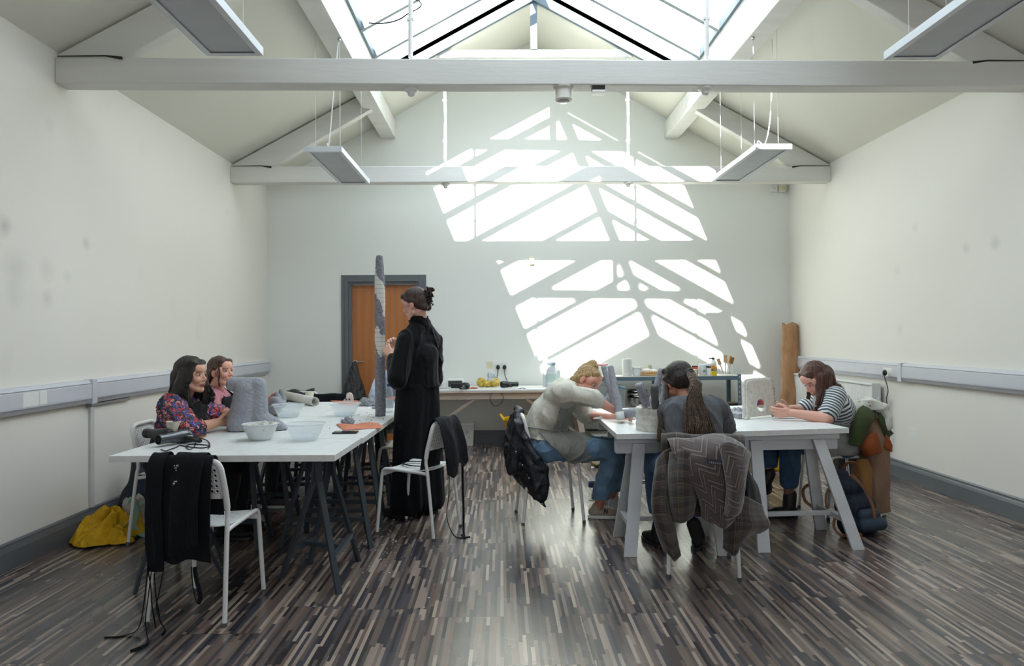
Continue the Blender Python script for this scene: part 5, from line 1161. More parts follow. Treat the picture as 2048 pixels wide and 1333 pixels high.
# second small stepped sculpture in front of the pink woman
o = blob('stepped_sculpture', [cap(W(557, 812, 5.55), W(566, 808, 5.9), .032), cap(W(551, 803, 5.55), W(556, 800, 5.85), .03, .03), cap(W(548, 820, 5.5), W(552, 818, 5.7), .045), cap(W(553, 789, 5.75), W(556, 796, 5.75), .020, .028), cap(W(562, 783, 5.9), W(566, 800, 5.9), .020, .03), cap(W(546, 800, 5.6), W(546, 820, 5.6), .028, .04)], .006, m_clay2, None, 3, keep=lambda c, n: c[:, 2] > TZ+.002)
tag(o, 'small grey stepped sculpture behind the boot sculpture on left table', 'sculpture')
def lump(name, c, r, lab, mat=m_clay2, sq=.62, seed=1, k=9):
    rd = random.Random(seed); ps = [ell(V(c)+V((rd.uniform(-1, 1)*r*.75, rd.uniform(-1, 1)*r*.5, rd.uniform(.1, .75)*r*sq)), r*rd.uniform(.28, .5)) for _ in range(k)]+[ell(V(c)+V((0, 0, r*.2)), (r, r*.7, r*sq*.6))]
    return tag(blob(name, ps, max(.003, r*.08), mat, None, 2, disp=lambda a, n: r*.06*np.sin(a[:, 0]*200)*np.sin(a[:, 2]*240), keep=lambda a, n: a[:, 2] > TZ+.001), lab, 'clay')
lump('clay_lump', WZ(696, 848, TZ), .045, 'jagged grey clay lump behind the orange paper sheet', seed=2, sq=1.1)
lump('clay_lump', WZ(737, 812, TZ), .075, 'rounded grey clay lump left of the tall column', seed=5, sq=.75)
lump('clay_lump', WZ(752, 818, TZ), .030, 'tiny grey clay lump at the foot of the tall column', seed=8)
# plastic bowls
t = NT('translucent_rim'); t.P(col=lin('e4e9ea'), rough=.25, alpha=.7); m_rim = t.m
t = NT('clear_frosted_plastic'); t.P(col=lin('dfe6ea'), rough=.18, alpha=.22, spec=.6); m_bowl = t.m
t = NT('water'); t.P(col=(.80, .89, .94, 1), rough=.02, ior=1.33, alpha=.3, spec=.8); m_water = t.m
def bowl(p, r, h, lab, fill=.32, plaster=False, grp='plastic bowls on the left tables'):
    o = thing('plastic_bowl', lab, 'bowl', p, 0, grp)
    rb = r*.60
    def rr(z): return rb+(r-rb)*(z/h)**.85
    prof = [(0, .0), (rb*.92, 0), (rb, .006)]+[(rr(z), z) for z in [h*k/10 for k in range(1, 10)]]+[(r*.985, h*.97), (r*1.05, h*.975), (r*1.05, h), (r*.97, h)]
    inn = [(max(0, a-.0022), b+.0022) for a, b in reversed(prof[:-3])]
    MB().lathe(prof+inn[:-1]+[(0, .0022)], n=48).obj('bowl_shell', m_bowl if not plaster else M('smeared_translucent_plastic', 'cfd3d3', .35), o, True)
    MB().tube([(math.cos(a)*r*1.015, math.sin(a)*r*1.015, h-.003) for a in [2*PI*i/48 for i in range(48)]], .0035, 6, closed=True).obj('rim', m_rim, o, True)
    zf = h*fill
    if plaster:
        m = MB(); m.lathe([(0, .004)]+[(rr(z)-.003, z) for z in [zf*k/5 for k in range(1, 6)]]+[(rr(zf)-.02, zf+.004), (0, zf+.012)], n=32); m.obj('wet_plaster', m_plas, o, True)
        rd = random.Random(3); ps = [ell((math.cos(a)*(rr(h*.7)-.012), math.sin(a)*(rr(h*.7)-.012), h*rd.uniform(.5, .95)), (.016, .016, rd.uniform(.01, .03))) for a in [rd.uniform(0, 6.28) for _ in range(16)]]+[ell((.02, .02, h*.8), (.02, .02, .035)), cap((-.05, .0, zf), (.03, .03, h*.75), .02, .015)]
        blob('plaster_smears', ps, .004, m_plas, o, 1, world=False)
        MB().tube([(.02, 0, zf), (.085, .01, h*1.12)], .004, 8).obj('mixing_stick', M('stick_wood', '9c8f80', .6), o, True)
    else:
        MB().lathe([(0, .004)]+[(rr(z)-.0035, z) for z in [zf*k/5 for k in range(1, 6)]]+[(0, zf)], n=40).obj('water', m_water, o, True)
    return o
bowl(WZ(521, 880, TZ), .103, .098, 'translucent bowl of wet white plaster with a stick, front left table', .42, True)
bowl(WZ(610, 881, TZ), .116, .102, 'clear bowl of water nearest the camera, right of plaster bowl')
bowl(WZ(577, 835, TZ), .118, .098, 'clear bowl of water behind the toe of the boot sculpture')
bowl(WZ(690, 832, TZ), .118, .098, 'clear bowl of water behind the jagged clay lump')
# cups
m_cup = M('cream_paper_cup', 'd9d5c3', .7, var=.02)
for (px, py, lab, y) in ((344, 878, 'cream paper cup beside the hairdryers at the front left', 0), (618, 806, 'cream paper cup at the far end of the left tables', 0)):
    p = WZ(px, py, TZ); p = V((p.x, p.y+.02, TZ)); o = thing('paper_cup', lab, 'cup', p)
    MB().lathe([(0, .004), (.029, .004), (.030, 0), (.0305, .0), (.041, .10), (.0425, .1), (.043, .103), (.0405, .104), (.0385, .1), (.029, .006), (0, .006)], n=32).obj('cup_wall', m_cup, o, True)
    MB().tube([(math.cos(a)*.0415, math.sin(a)*.0415, .1025) for a in [2*PI*i/28 for i in range(28)]], .002, 6, closed=True).obj('rolled_rim', m_cup, o, True)
# hairdryers
m_hdg = M('gunmetal_gloss', '5b5d60', .18, .6)
def hairdryer(loc, rz, lab, hand=1, barrel=m_blk, cord=None, pitch=0, hd=(.02, -.15)):
    o = thing('hairdryer', lab, 'hairdryer', loc, rz)
    R_ = Matrix.Rotation(PI/2, 3, 'Y')
    MB().lathe([(0, -.075), (.025, -.082), (.036, -.07), (.040, -.04), (.037, 0), (.030, .05), (.027, .10), (.029, .10), (.029, .135), (.025, .136), (.024, .10), (0, .10)], (0, 0, .042), 28, R_).obj('barrel', barrel, o, True)
    m = MB(); 
    for k in range(6): a = PI*k/6; m.box((.131, 0, .042), (.002, .048, .002), Matrix.Rotation(a, 3, 'X'))
    m.obj('nozzle_grille', M('dark_grille', '0a0a0a', .5), o)
    MB().tube([(-.02, -.01*hand, .036), (hd[0]-.02, hd[1]*.5*hand, .028), (hd[0], hd[1]*hand, .024)], [.021, .019, .015], 12, kx=.8).obj('handle', m_blk, o, True)
    MB().box((hd[0]-.012, hd[1]*.45*hand, .047), (.012, .03, .006), bev=.002).obj('switch', M('pale_switch', 'c9c9c9', .4), o)
    return o
def cordt(name, pts, lab, r=.0035):
    return tag(MB().tube(crv(pts, 6), r, 7).obj(name, M('black_cord', '141414', .45), None, True), lab, 'cord')
hp = WZ(352, 890, TZ); a1 = math.atan2(-.55, -.28)
hairdryer((hp.x+.0, hp.y+.03, TZ), math.atan2(-.75, -.35), 'gunmetal hairdryer facing the camera on the front left table', 1, m_hdg, hd=(-.01, .0+.16))
hp2 = WZ(330, 886, TZ); hairdryer((hp2.x-.045, hp2.y+.05, TZ), math.atan2(.45, -.9), 'black hairdryer lying behind the gunmetal one by the paper cup', 1, m_blk, hd=(.0, -.16))
hz_ = lambda px, py, z=.004: WZ(px, py, TZ)+V((0, 0, z))
tag(MB().bar(hz_(352, 886, .018), hz_(398, 884, .018), .045, .036, bev=.012).obj('heat_gun_handle', m_blk, None, True), 'black ribbed handle of a dryer lying right of the paper cup', 'hairdryer')
cordt('power_cord', [hz_(398, 883, .02), hz_(412, 884, .01), hz_(419, 889), hz_(417, 895), hz_(404, 898), hz_(380, 896), hz_(360, 893), hz_(352, 897), hz_(340, 901), hz_(331, 904), hz_(322, 901)], 'black power cord looping across the front left table')
cordt('power_cord', [hz_(345, 893, .02), hz_(362, 880, .05), hz_(376, 874, .06), hz_(388, 876, .04), hz_(392, 888, .006), hz_(384, 899), hz_(376, 900), hz_(372, 894), hz_(385, 890), hz_(410, 892), hz_(420, 894), hz_(416, 899)], 'black power cord arching over the dryer handle', .003)
o = thing('notebook', 'tan leather notebook lying behind the dryer handle', 'notebook', WZ(382, 876, TZ), -.05)
MB().box((0, 0, .006), (.15, .09, .012), bev=.002).obj('pages', M('tan_leather', 'a3714b', .6), o); MB().box((0, 0, .014), (.155, .095, .004), bev=.0015).obj('cover', M('dark_tan_cover', '5c3b2c', .5), o)
# paper sheets and phone
m_org = M('terracotta_print_paper', 'c87a5c', .7, var=.12, vs=25)
def sheet(name, pts, lab, mat, lift=.0, cat='paper', n=4):
    z = TZ+.0015; a, b, c, d = [WZ(p[0], p[1], TZ) for p in pts]
    def fn(u, v): p = a.lerp(b, u).lerp(d.lerp(c, u), v); return V((p.x, p.y, z+lift*(math.sin(u*PI*1.6+v)**2)*(.3+v*.7)))
    m = MB(); m.grid(fn, 14, 8); o = m.obj(name, mat, None, 'all'); md = o.modifiers.new('s', 'SOLIDIFY'); md.thickness = .0008; md.offset = 1; return tag(o, lab, cat)
o = sheet('paper_sheet', ((687, 862), (769, 857), (756, 847), (672, 851)), 'terracotta printed paper sheet curling beside the phone', m_org, .008)
sheet('paper_sheet', ((690, 812), (725, 808), (715, 802), (660, 803)), 'terracotta printed paper sheet at the far end behind a water bowl', m_org, .004)
o = thing('phone', 'black smartphone lying at the right edge of left table', 'phone', WZ(691, 867, TZ), .03)
MB().box((0, 0, .0055), (.155, .078, .009), bev=.003).obj('phone_case', m_blk, o); MB().box((0, 0, .0105), (.147, .070, .0012)).obj('screen', M('dark_glass_screen', '171413', .06, coat=.5), o)
# plastic bottle
bp = WZ(778, 825, TZ); o = thing('plastic_bottle', 'clear plastic water bottle with blue cap right of the column', 'bottle', bp)
hb = W(778, 768, bp.y).z-TZ
MB().lathe([(0, 0), (.034, 0), (.037, .012), (.036, .06), (.038, .09), (.037, hb*.55), (.036, hb*.66), (.024, hb*.84), (.013, hb*.9), (.013, hb*.95)], n=28).obj('bottle_body', m_bowl, o, True)
MB().lathe([(0, hb*.91), (.016, hb*.91), (.016, hb*1.0), (0, hb)], n=18).obj('cap', M('blue_cap', '1d4aa0', .35), o, True)
MB().lathe([(.0375, .035), (.0385, .035), (.0385, .10), (.0375, .10)], n=28).obj('label', M('pale_label', 'c5d0d6', .5), o, True)
# white roll of paper, ghost mask
a, b = WZ(630, 813, TZ)+V((0, 0, .04)), WZ(560, 806, TZ)+V((-.05, .35, .04))
m = MB(); d = (b-a); m.tube([a, a.lerp(b, .5), b], .040, 28, cap=False); m.tube([a, b], .030, 24, cap=False); 
for k in range(3): m.tube([a+d.normalized()*.001*k, a+d.normalized()*.003], .030+.004*k, 24, cap=False)
o = m.obj('paper_roll', M('white_felt_roll', 'cdcbc3', .85), None, True); o.modifiers.new('s', 'SOLIDIFY').thickness = .003; tag(o, 'thick white roll of lining paper lying beyond the stepped sculpture', 'roll')
gp = WZ(697, 806, TZ); o = thing('ghost_cutout', 'white rounded card face with two dark eyes at far end of left tables', 'figurine', gp)
out = [(-.055, 0), (-.05, .02), (-.035, .035), (-.022, .045), (-.02, .075), (-.01, .09), (.012, .095), (.03, .085), (.042, .06), (.045, .03), (.045, 0)]
MB().prism([(x, 0, z) for x, z in out], (0, 0, .001), (0, .018, 0)).obj('face_body', M('white_clay', 'd2d0cc', .8), o, bevel=.004)
for x in (-.022, .008): MB().sphere((x, -.001, .032), (.008, .003, .009), 10, 8).obj('painted_eye', m_blk, o, True)
# black bin liner on the far chair; dark apron laid over the chair next to it
C_ = lambda *a: cl('far', *a)
rows = [[C_(x, y, z) for x in (-.13, -.06, .02, .09, .15)] for y, z in ((-.11, .42), (-.15, .62), (-.17, .74), (-.205, .80), (-.245, .77), (-.25, .60), (-.24, .40), (-.22, .25))]
m_bag = M('black_bin_liner', '1a1a1c', .28, var=.3, bump=.7, bs=30, bd=.03, spec=.6)
o = cloth('bin_liner', rows, m_bag, None, 5, .03, 8, 2, .01); tag(o, 'black plastic bin liner draped over the far white chair', 'bag')
p = bk(-1.842, 0, .0)
ps = []
hd_ = bk(-1.815, 1.02, .115)
for k in range(9): a = 2*PI*k/9; ps.append(cap(hd_+V((math.cos(a)*.012, math.sin(a)*.010, 0)), hd_+V((math.cos(a)*.12-.01, math.sin(a)*.075-.03, -.42)), .016, .048))
ps += [ell(hd_+V((-.01, -.04, -.50)), (.16, .10, .17)), cap(hd_+V((0, 0, -.02)), hd_+V((0, -.02, -.4)), .02, .07)]
o = blob('hanging_bin_bag', ps, .008, m_bag, None, 3, disp=lambda c, n: .006*np.sin(c[:, 0]*90+3*np.sin(c[:, 2]*14))*np.sin(c[:, 2]*24+c[:, 0]*40)); tag(o, 'black bin bag hanging from the door handle', 'bag')
MB().tube([hd_+V((0, .0, -.02)), hd_+V((-.008, .045, .012)), hd_+V((.0, .06, .028)), hd_+V((.008, .045, .012)), hd_+V((.0, .0, -.02))], .008, 8).obj('tied_handle', m_bag, o, True)
a0 = W(628, 791, 7.15); b0 = W(692, 790, 7.2)
rows = [[a0.lerp(b0, u)+V((0, y, z)) for u in (0, .33, .66, 1)] for y, z in ((.03, -.30), (.03, -.12), (.015, .0), (-.02, .0), (-.035, -.12), (-.03, -.32), (-.02, -.52))]
o = cloth('folded_apron', rows, m_apk, None, 4, .012, 7, 4); tag(o, 'black apron hung over a chair rail at the far end of left tables', 'apron')
q_ = thing('low_rail', 'dark chair rail under the black apron beyond the left tables', 'rail', (a0.lerp(b0, .5).x, 7.17, 0))
MB().tube([a0+V((-.04, 0, -.02)), b0+V((.04, 0, -.02))], .012, 8).obj('rail', m_blk, q_, True, world=True)
for e_ in (a0+V((-.03, 0, -.02)), b0+V((.03, 0, -.02))): MB().tube([e_, (e_.x, e_.y+.02, 0)], .012, 8).obj('leg', m_blk, q_, True, world=True)
# ---- right table: crown sculpture
cb = WZ(1308, 864, TZ); cc = V((1.02, 4.53, TZ)); r0 = .158
cr = thing('crown_sculpture', 'white plaster drum with grey foam prongs standing up like a crown', 'sculpture', cc)
m = MB(); m.lathe([(0, .001)]+[(r0+.0015*math.sin(k*1.7), .001+.142*k/14) for k in range(15)]+[(r0-.01, .148), (r0-.03, .150), (0, .149)], n=56); m.v = [tuple(rnd(v, .003, 30)) if v[2] > .005 else v for v in m.v]
m.obj('drum', m_plas, cr, 'all')
MB().lathe([(0, .150), (r0-.03, .149), (r0-.035, .157), (0, .158)], n=40).obj('inner_disc', m_clay2, cr, 'all')
def prong(pb, pt, yb, yt, r, mat=m_clay):
    a, b = V((pb[0], pb[1], .14)), W(*pt, yt)-cc
    m = MB(); d = b-a; pts = [a.lerp(b, k/14) for k in range(15)]; rr = [r]*13+[r*.97, r*.86]; m.tube(pts, rr, 18); m.v = [tuple(rnd(v, .0045, 40)) for v in m.v]
    m.obj('prong', mat, cr, 'all')
prong((-.098, -.07), (1277, 768), 0, 4.42, .026); prong((-.06, -.115), (1309, 771), 0, 4.36, .024, m_clayd); prong((.02, -.05), (1332, 767), 0, 4.47, .025)
prong((-.05, .08), (1323, 739), 0, 4.64, .021); prong((.02, .115), (1346, 739), 0, 4.72, .021); prong((.105, .04), (1368, 780), 0, 4.60, .024)
rd = random.Random(4)
blob('plaster_crumbs', [ell((rd.uniform(-.14, .1), rd.uniform(-.14, .12), .153), rd.uniform(.006, .014)) for _ in range(26)]+[ell((0, 0, .148), (.14, .14, .006))], .004, m_plas, cr, 1, world=False)
# foam tubes held by the blonde woman
def foam_tube(a, b, r, lab, tip=False, r2=None):
    o = thing('foam_tube', lab, 'tube', a); d = V(b)-V(a); m = MB(); pts = [d*(k/20) for k in range(21)]; m.tube(pts, [r+((r2 or r)-r)*k/20 for k in range(21)], 22); m.v = [tuple(rnd(v, .003, 40)) for v in m.v]; m.obj('tube_body', m_clay, o, 'all')
    mm = MB(); n_ = d.normalized(); mm.tube([d+n_*-.004, d+n_*.004], (r2 or r)*.8, 14); mm.obj('tube_end', m_plas, o, True)
    if tip: mm = MB(); mm.tube([n_*-.004, n_*.012, n_*.045], [r*1.06, r*1.08, r*1.05], 22); mm.obj('taped_end', M('masking_tape', 'cfd0cc', .7), o, 'all')
    return o
foam_tube(W(1241, 838, 4.86), W(1221, 734, 4.98), .029, 'grey foam tube with taped foot, nearer of the pair the blonde woman holds', True, .022)
foam_tube(W(1232, 822, 5.0), W(1207, 733, 5.10), .023, 'grey foam tube behind and left of the taped one', r2=.019)
foam_tube(W(1240, 829, 5.0), W(1283, 824, 4.72), .032, 'grey foam tube lying flat beside the white drum')
o = blob('plaster_crumble', [ell(WZ(1195+k*11.5, 839-2*(k % 3), TZ)+V((0, 0, .002)), (.03, .03, .012+.008*(k % 3 == 1))) for k in range(8) if k not in (3,)], .005, m_plas, None, 1, disp=lambda c, n: .004*np.sin(c[:, 0]*300)*np.sin(c[:, 1]*260), keep=lambda c, n: c[:, 2] > TZ+.001)
tag(o, 'crumbled white plaster and tissue heaped on the right table', 'plaster', kind='stuff')
# small flat sheets at the far end of the right table
sheet('paper_sheet', ((1195, 832), (1262, 832), (1255, 822), (1188, 824)), 'white paper sheets at the far left of the right table', M('white_paper', 'dcdbd6', .8), .012)
sheet('paper_sheet', ((1545, 838), (1640, 838), (1600, 826), (1550, 828)), 'white tissue sheet under the forearms of the woman in striped top', M('white_paper', 'dcdbd6', .8), .008)
# chair-back sculpture
sp_ = thing('chairback_sculpture', 'white plastered chair-back shape with oval hole showing an orange and blue patch', 'sculpture', WZ(1522, 836, TZ))
A, B_ = V((1.70, 4.985, TZ)), V((1.995, 5.12, TZ)); e1 = (B_-A).normalized(); up3 = V((.0, .06, 1)).normalized(); nb = e1.cross(up3)
A = WZ(1492, 840, TZ); B_ = WZ(1551, 833, TZ); e1 = (B_-A); wd = e1.length; e1.normalize(); hh = .272
outl = []
for u, v in ((-.03, 0), (.08, .0), (.10, .045), (.86, .045), (.90, .02), (.97, .02)): outl.append((u, v))
outl += [(.99, .10), (1.0, .5), (1.0, .84), (.98, .93), (.93, .985), (.85, 1.0), (.30, 1.0), (.18, .985), (.10, .93), (.075, .82), (.05, .5), (.03, .25), (.0, .08), (-.05, .02)]
P3 = lambda u, v, w=0: A+e1*(u*wd)+V((0, 0, v*hh))+V((.12*v*0, .07*v, 0))+V((e1.y, -e1.x, 0))*w
bm = bmesh.new(); ov = [bm.verts.new(P3(u, v, .0)) for u, v in outl]
hc = [(.52+.145*math.cos(a)*(1 if abs(math.cos(a)) < .9 else 1), .325+.16*math.sin(a)) for a in [2*PI*k/20 for k in range(20)]]
iv = [bm.verts.new(P3(u, v, .0)) for u, v in hc]
es = [bm.edges.new((ov[i], ov[(i+1) % len(ov)])) for i in range(len(ov))]+[bm.edges.new((iv[i], iv[(i+1) % 20])) for i in range(20)]
bmesh.ops.triangle_fill(bm, use_beauty=True, edges=es); me = bpy.data.meshes.new('shell'); bm.to_mesh(me); bm.free(); me.materials.append(m_plas); o = bpy.data.objects.new('shell', me); COL.objects.link(o); par(o, sp_, True)
md = o.modifiers.new('s', 'SOLIDIFY'); md.thickness = .022; md.offset = 0; md = o.modifiers.new('b', 'BEVEL'); md.width = .006; md.segments = 2
# curved side lips
m = MB(); m.tube(crv([P3(u, v, -.012) for u, v in ((-.02, .03), (.02, .25), (.05, .55), (.07, .85), (.13, .96), (.28, 1.0), (.85, 1.0), (.97, .95))]), .013, 8); m.obj('rounded_rim', m_plas, sp_, True, world=True)
m = MB(); m.tube(crv([P3(u, v, -.004) for u, v in ((.93, .98), (.985, .9), (1.0, .7), (.97, .55), (1.0, .35), (.99, .1), (.93, .02))]), [.012+.009*math.sin(k*1.3)**2 for k in range(37)], 9, kx=1.0); m.v = [tuple(rnd(v, .012, 30)) for v in m.v]; m.obj('grey_clay_edge', m_clay, sp_, 'all', world=True)
t = NT('orange_blue_print'); o_ = t.obj(); wv = t.noise(o_, 26, 1)
t.P(col=t.ramp(wv, [(0, '5b4a9c'), (.42, 'd6561f'), (.56, '5a4596'), (.62, 'd6561f'), (.72, '2c4d9a')], 'CONSTANT'), rough=.5)
m = MB(); pts = [(.52+.14*math.cos(a), .325+.155*math.sin(a)) for a in [PI*k/12 for k in range(13)]]; m.prism([P3(u, v, -.0) for u, v in pts], V((-e1.y, e1.x, 0))*.004, V((-e1.y, e1.x, 0))*.003); m.obj('patch', t.m, sp_, world=True)
lump('clay_lump', WZ(1470, 828, TZ), .055, 'crumbly grey clay heap on the block left of the chair-back sculpture', m_clay, .7, 11, 14)
tag(MB().bar(WZ(1455, 832, TZ)+V((0, 0, .018)), WZ(1489, 838, TZ)+V((0, 0, .018)), .10, .035, bev=.004).obj('clay_block', m_clay), 'flat grey clay block lying left of the chair-back sculpture', 'clay')
# ================================================================ CLOTHES AND BAGS
def drape(name, ck, x0, x1, prof, mat, lab, cat, amp=.012, fs=8, seed=0, n=5, cols=5, skew=0, th=.004, uv=None, hem=None):
    """cloth over a chair back; prof = (y, z) path in the chair's frame from seat side over the top to the outside"""
    rows = []
    for j, (y, z) in enumerate(prof):
        r = []
        for i in range(cols+1):
            u = i/cols; x = x0+(x1-x0)*u
            dz = 0
            if hem and j >= len(prof)-2: dz = hem[i % len(hem)]*(1 if j == len(prof)-1 else .5)
            r.append(cl(ck, x+skew*j/len(prof), y-.012*math.sin(u*9+seed+j*.4)*(j > len(prof)/2), z+dz))
        rows.append(r)
    o = cloth(name, rows, mat, None, n, amp, fs, seed, .003, th, uv); return tag(o, lab, cat)
def strap(pts, mat, parent, r=.0075, name='strap'):
    return MB().tube(crv(pts, 5), r, 6, kx=.3, side=(0, 1, 0)).obj(name, mat, parent, True, world=True)
# black aprons on the chair nearest the camera
o1 = drape('black_apron', 'front', -.15, .145, [(-.125, .50), (-.14, .62), (-.165, .74), (-.205, .797), (-.245, .765), (-.262, .62), (-.262, .47), (-.258, .36), (-.25, .31)], m_apk, 'large black apron hanging lowest over the front chair', 'apron', .014, 7, 1, hem=(-.02, .0, -.01, .01, 0, .0))
o2 = drape('black_apron', 'front', -.03, .115, [(-.12, .56), (-.16, .745), (-.205, .815), (-.258, .77), (-.285, .62), (-.285, .47), (-.28, .365)], m_apk, 'folded black apron with white paint marks, on top at the front chair', 'apron', .010, 6, 4, cols=4, skew=-.02, hem=(-.02, -.01, 0, .02, .03))
m = MB(); rd = random.Random(2)
for k in range(12):
    z = rd.choice((.76, .75, .74, .69, .68, .66)); c = cl('front', -.015+rd.uniform(-.008, .012), -.283 if z < .72 else -.279+(z-.72)*.2, z); m.sphere(c, (.0015+.003*rd.random(), .0015, .002+.004*rd.random()), 7, 5)
m.obj('paint_marks', m_plas, o2, world=True)
o3 = drape('black_apron', 'front', -.155, -.075, [(-.12, .55), (-.16, .75), (-.205, .812), (-.265, .76), (-.285, .58), (-.28, .40), (-.27, .33), (-.265, .27)], m_apk, 'narrow folded black apron at the left edge of front chair', 'apron', .010, 9, 7, cols=3)
for k, (pts, pr) in enumerate((([(-.13, -.27, .30), (-.14, -.28, .18), (-.15, -.29, .06), (-.12, -.33, .008), (-.06, -.42, .004), (-.09, -.50, .004)], o1), ([(-.15, -.27, .30), (-.155, -.29, .15), (-.17, -.31, .03), (-.22, -.34, .005), (-.30, -.36, .004)], o1),
                       ([(-.12, -.27, .26), (-.105, -.28, .16), (-.085, -.285, .07)], o3), ([(-.07, -.28, .28), (-.085, -.29, .18), (-.095, -.295, .12), (-.07, -.30, .05), (-.045, -.31, .02), (-.05, -.33, .004)], o2),
                       ([(-.15, -.27, .28), (-.13, -.28, .2), (-.12, -.29, .13), (-.10, -.29, .02)], o3), ([(.05, -.255, .29), (.06, -.26, .20), (.085, -.27, .13), (.10, -.27, .16), (.075, -.26, .24), (.065, -.255, .29)], o1))):
    MB().tube(crv([cl('front', *p) for p in pts], 6), .011, 6, kx=.22, side=(1, .3, 0)).obj('apron_strap', m_apk, pr, True, world=True)
# apron on the chair beside the standing woman
o = drape('black_apron', 'standing', -.165, .10, [(-.10, .452), (-.12, .56), (-.16, .72), (-.205, .80), (-.255, .77), (-.30, .62), (-.315, .50), (-.32, .46)], m_apk, 'black apron over back of the chair beside the standing woman, straps trailing', 'apron', .014, 7, 9, hem=(-.02, -.05, -.03, .03, .0, .03))
for pts in ([(-.12, -.30, .48), (-.13, -.30, .3), (-.14, -.29, .15), (-.10, -.33, .02), (-.02, -.40, .004)], [(.05, -.31, .47), (.07, -.30, .3), (.06, -.31, .16), (.0, -.34, .03), (-.06, -.38, .005), (.01, -.32, .004)], [(.07, -.12, .465), (.10, .0, .462), (.06, .11, .462), (-.02, .12, .462), (-.08, .0, .462), (-.06, -.12, .465)]):
    MB().tube(crv([cl('standing', *p) for p in pts], 6), .009, 6, kx=.3, side=(0, .2, 1)).obj('apron_strap', m_apk, o, True, world=True)
# puffer jacket on the blonde woman's chair
C3 = lambda *a: cl('blond', *a)
def q3(co, n): return .004*np.abs(np.sin(co[:, 2]*38+co[:, 0]*16))+wrinkle(.010, 30, 2, (.4, 0, 1), .5)(co, n)
jr = [[(1024, 840, 5.30), (1032, 830, 5.22), (1036, 829, 5.14), (1040, 838, 5.08)], [(1018, 862, 5.34), (1028, 856, 5.2), (1038, 862, 5.10), (1050, 880, 5.03)], [(1014, 895, 5.36), (1028, 892, 5.14), (1050, 900, 5.02), (1072, 918, 4.98)],
      [(1016, 925, 5.34), (1036, 930, 5.08), (1064, 938, 4.98), (1090, 938, 4.99)], [(1030, 948, 5.28), (1050, 962, 5.06), (1072, 972, 4.98), (1090, 968, 5.0)], [(1054, 968, 5.2), (1066, 984, 5.05), (1078, 996, 4.98), (1088, 995, 5.0)]]
jr = [[W(*q_) for q_ in r] for r in jr]
ps = netblob(jr, .030, [cap(W(1080, 1000, 4.99), W(1090, 1014, 4.99), .022, .010), cap(C3(-.14, -.21, .79), C3(.06, -.21, .79), .026), cap(C3(.15, -.24, .70), C3(.14, -.28, .40), .05)])
o = blob('puffer_jacket', ps, .008, m_puff, None, 3, disp=q3, keep=None); tag(o, 'black quilted puffer jacket slung over the blonde woman\'s chair', 'jacket')
m = MB()
for k in range(5): m.sphere(W(1032+13*k, 905+26*k, 4.965-.0*k), .0075, 10, 7)
m.obj('press_stud', M('pewter', '8d9092', .3, .8), o, True, world=True)
# tweed coat and scarf on the chair nearest right
C4 = lambda *a: cl('grey', *a)
def px4(rows): return [[W(px, py, y) for px, py, y in r] for r in rows]
body_rows = [[C4(x, y, z) for x in (-.22, -.11, 0, .11, .22)] for y, z in ((-.10, .50), (-.13, .64), (-.175, .77), (-.215, .80), (-.262, .76), (-.275, .62), (-.27, .46), (-.26, .36))]
coat = cloth('tweed_coat', body_rows, m_tweed, None, 6, .014, 8, 3, .003, .006, (.46, .8)); tag(coat, 'brown checked tweed coat hanging over the chair, under the scarf', 'coat')
ch_ = lambda name, rows, mat, amp=.014, seed=0, uv=(.3, .6), n=6: cloth(name, px4(rows), mat, coat, n, amp, 9, seed, .003, .006, uv)
ch_('coat_sleeve', [[(1345, 895, 3.80), (1325, 905, 3.76), (1312, 925, 3.78), (1318, 940, 3.86)], [(1352, 960, 3.76), (1330, 955, 3.70), (1308, 960, 3.72), (1312, 970, 3.84)], [(1345, 1020, 3.74), (1325, 1010, 3.68), (1305, 1015, 3.72), (1308, 1020, 3.84)], [(1355, 1070, 3.72), (1340, 1080, 3.66), (1318, 1065, 3.70), (1315, 1065, 3.82)], [(1362, 1112, 3.72), (1350, 1125, 3.68), (1332, 1105, 3.70), (1328, 1100, 3.80)]], m_tweed, .016, 3)
ch_('coat_sleeve', [[(1340, 905, 3.74), (1362, 900, 3.66), (1385, 905, 3.66), (1400, 915, 3.72)], [(1338, 955, 3.70), (1360, 950, 3.62), (1382, 955, 3.64), (1398, 960, 3.72)], [(1345, 1010, 3.69), (1362, 1010, 3.62), (1380, 1005, 3.65), (1392, 1005, 3.72)], [(1350, 1042, 3.70), (1362, 1045, 3.66), (1378, 1038, 3.67), (1385, 1030, 3.72)]], m_tweed, .012, 6)
m_lin = M('black_satin_lining', '101116', .4, var=.1, bump=.3, bs=16, bd=.02)
ch_('coat_lining', [[(1482, 900, 3.84), (1492, 930, 3.80), (1500, 950, 3.82)], [(1475, 960, 3.80), (1500, 965, 3.76), (1515, 975, 3.80)], [(1470, 1010, 3.78), (1502, 1005, 3.72), (1520, 1012, 3.78)]], m_lin, .012, 8, n=5)
ch_('coat_hem', [[(1455, 985, 3.74), (1480, 990, 3.66), (1505, 1000, 3.68), (1522, 1010, 3.76)], [(1445, 1020, 3.72), (1475, 1025, 3.62), (1505, 1030, 3.66), (1528, 1030, 3.76)], [(1448, 1065, 3.72), (1475, 1055, 3.62), (1512, 1055, 3.68), (1536, 1052, 3.76)], [(1447, 1096, 3.74), (1470, 1112, 3.68), (1482, 1080, 3.70), (1500, 1072, 3.76)]], m_tweed, .012, 5)
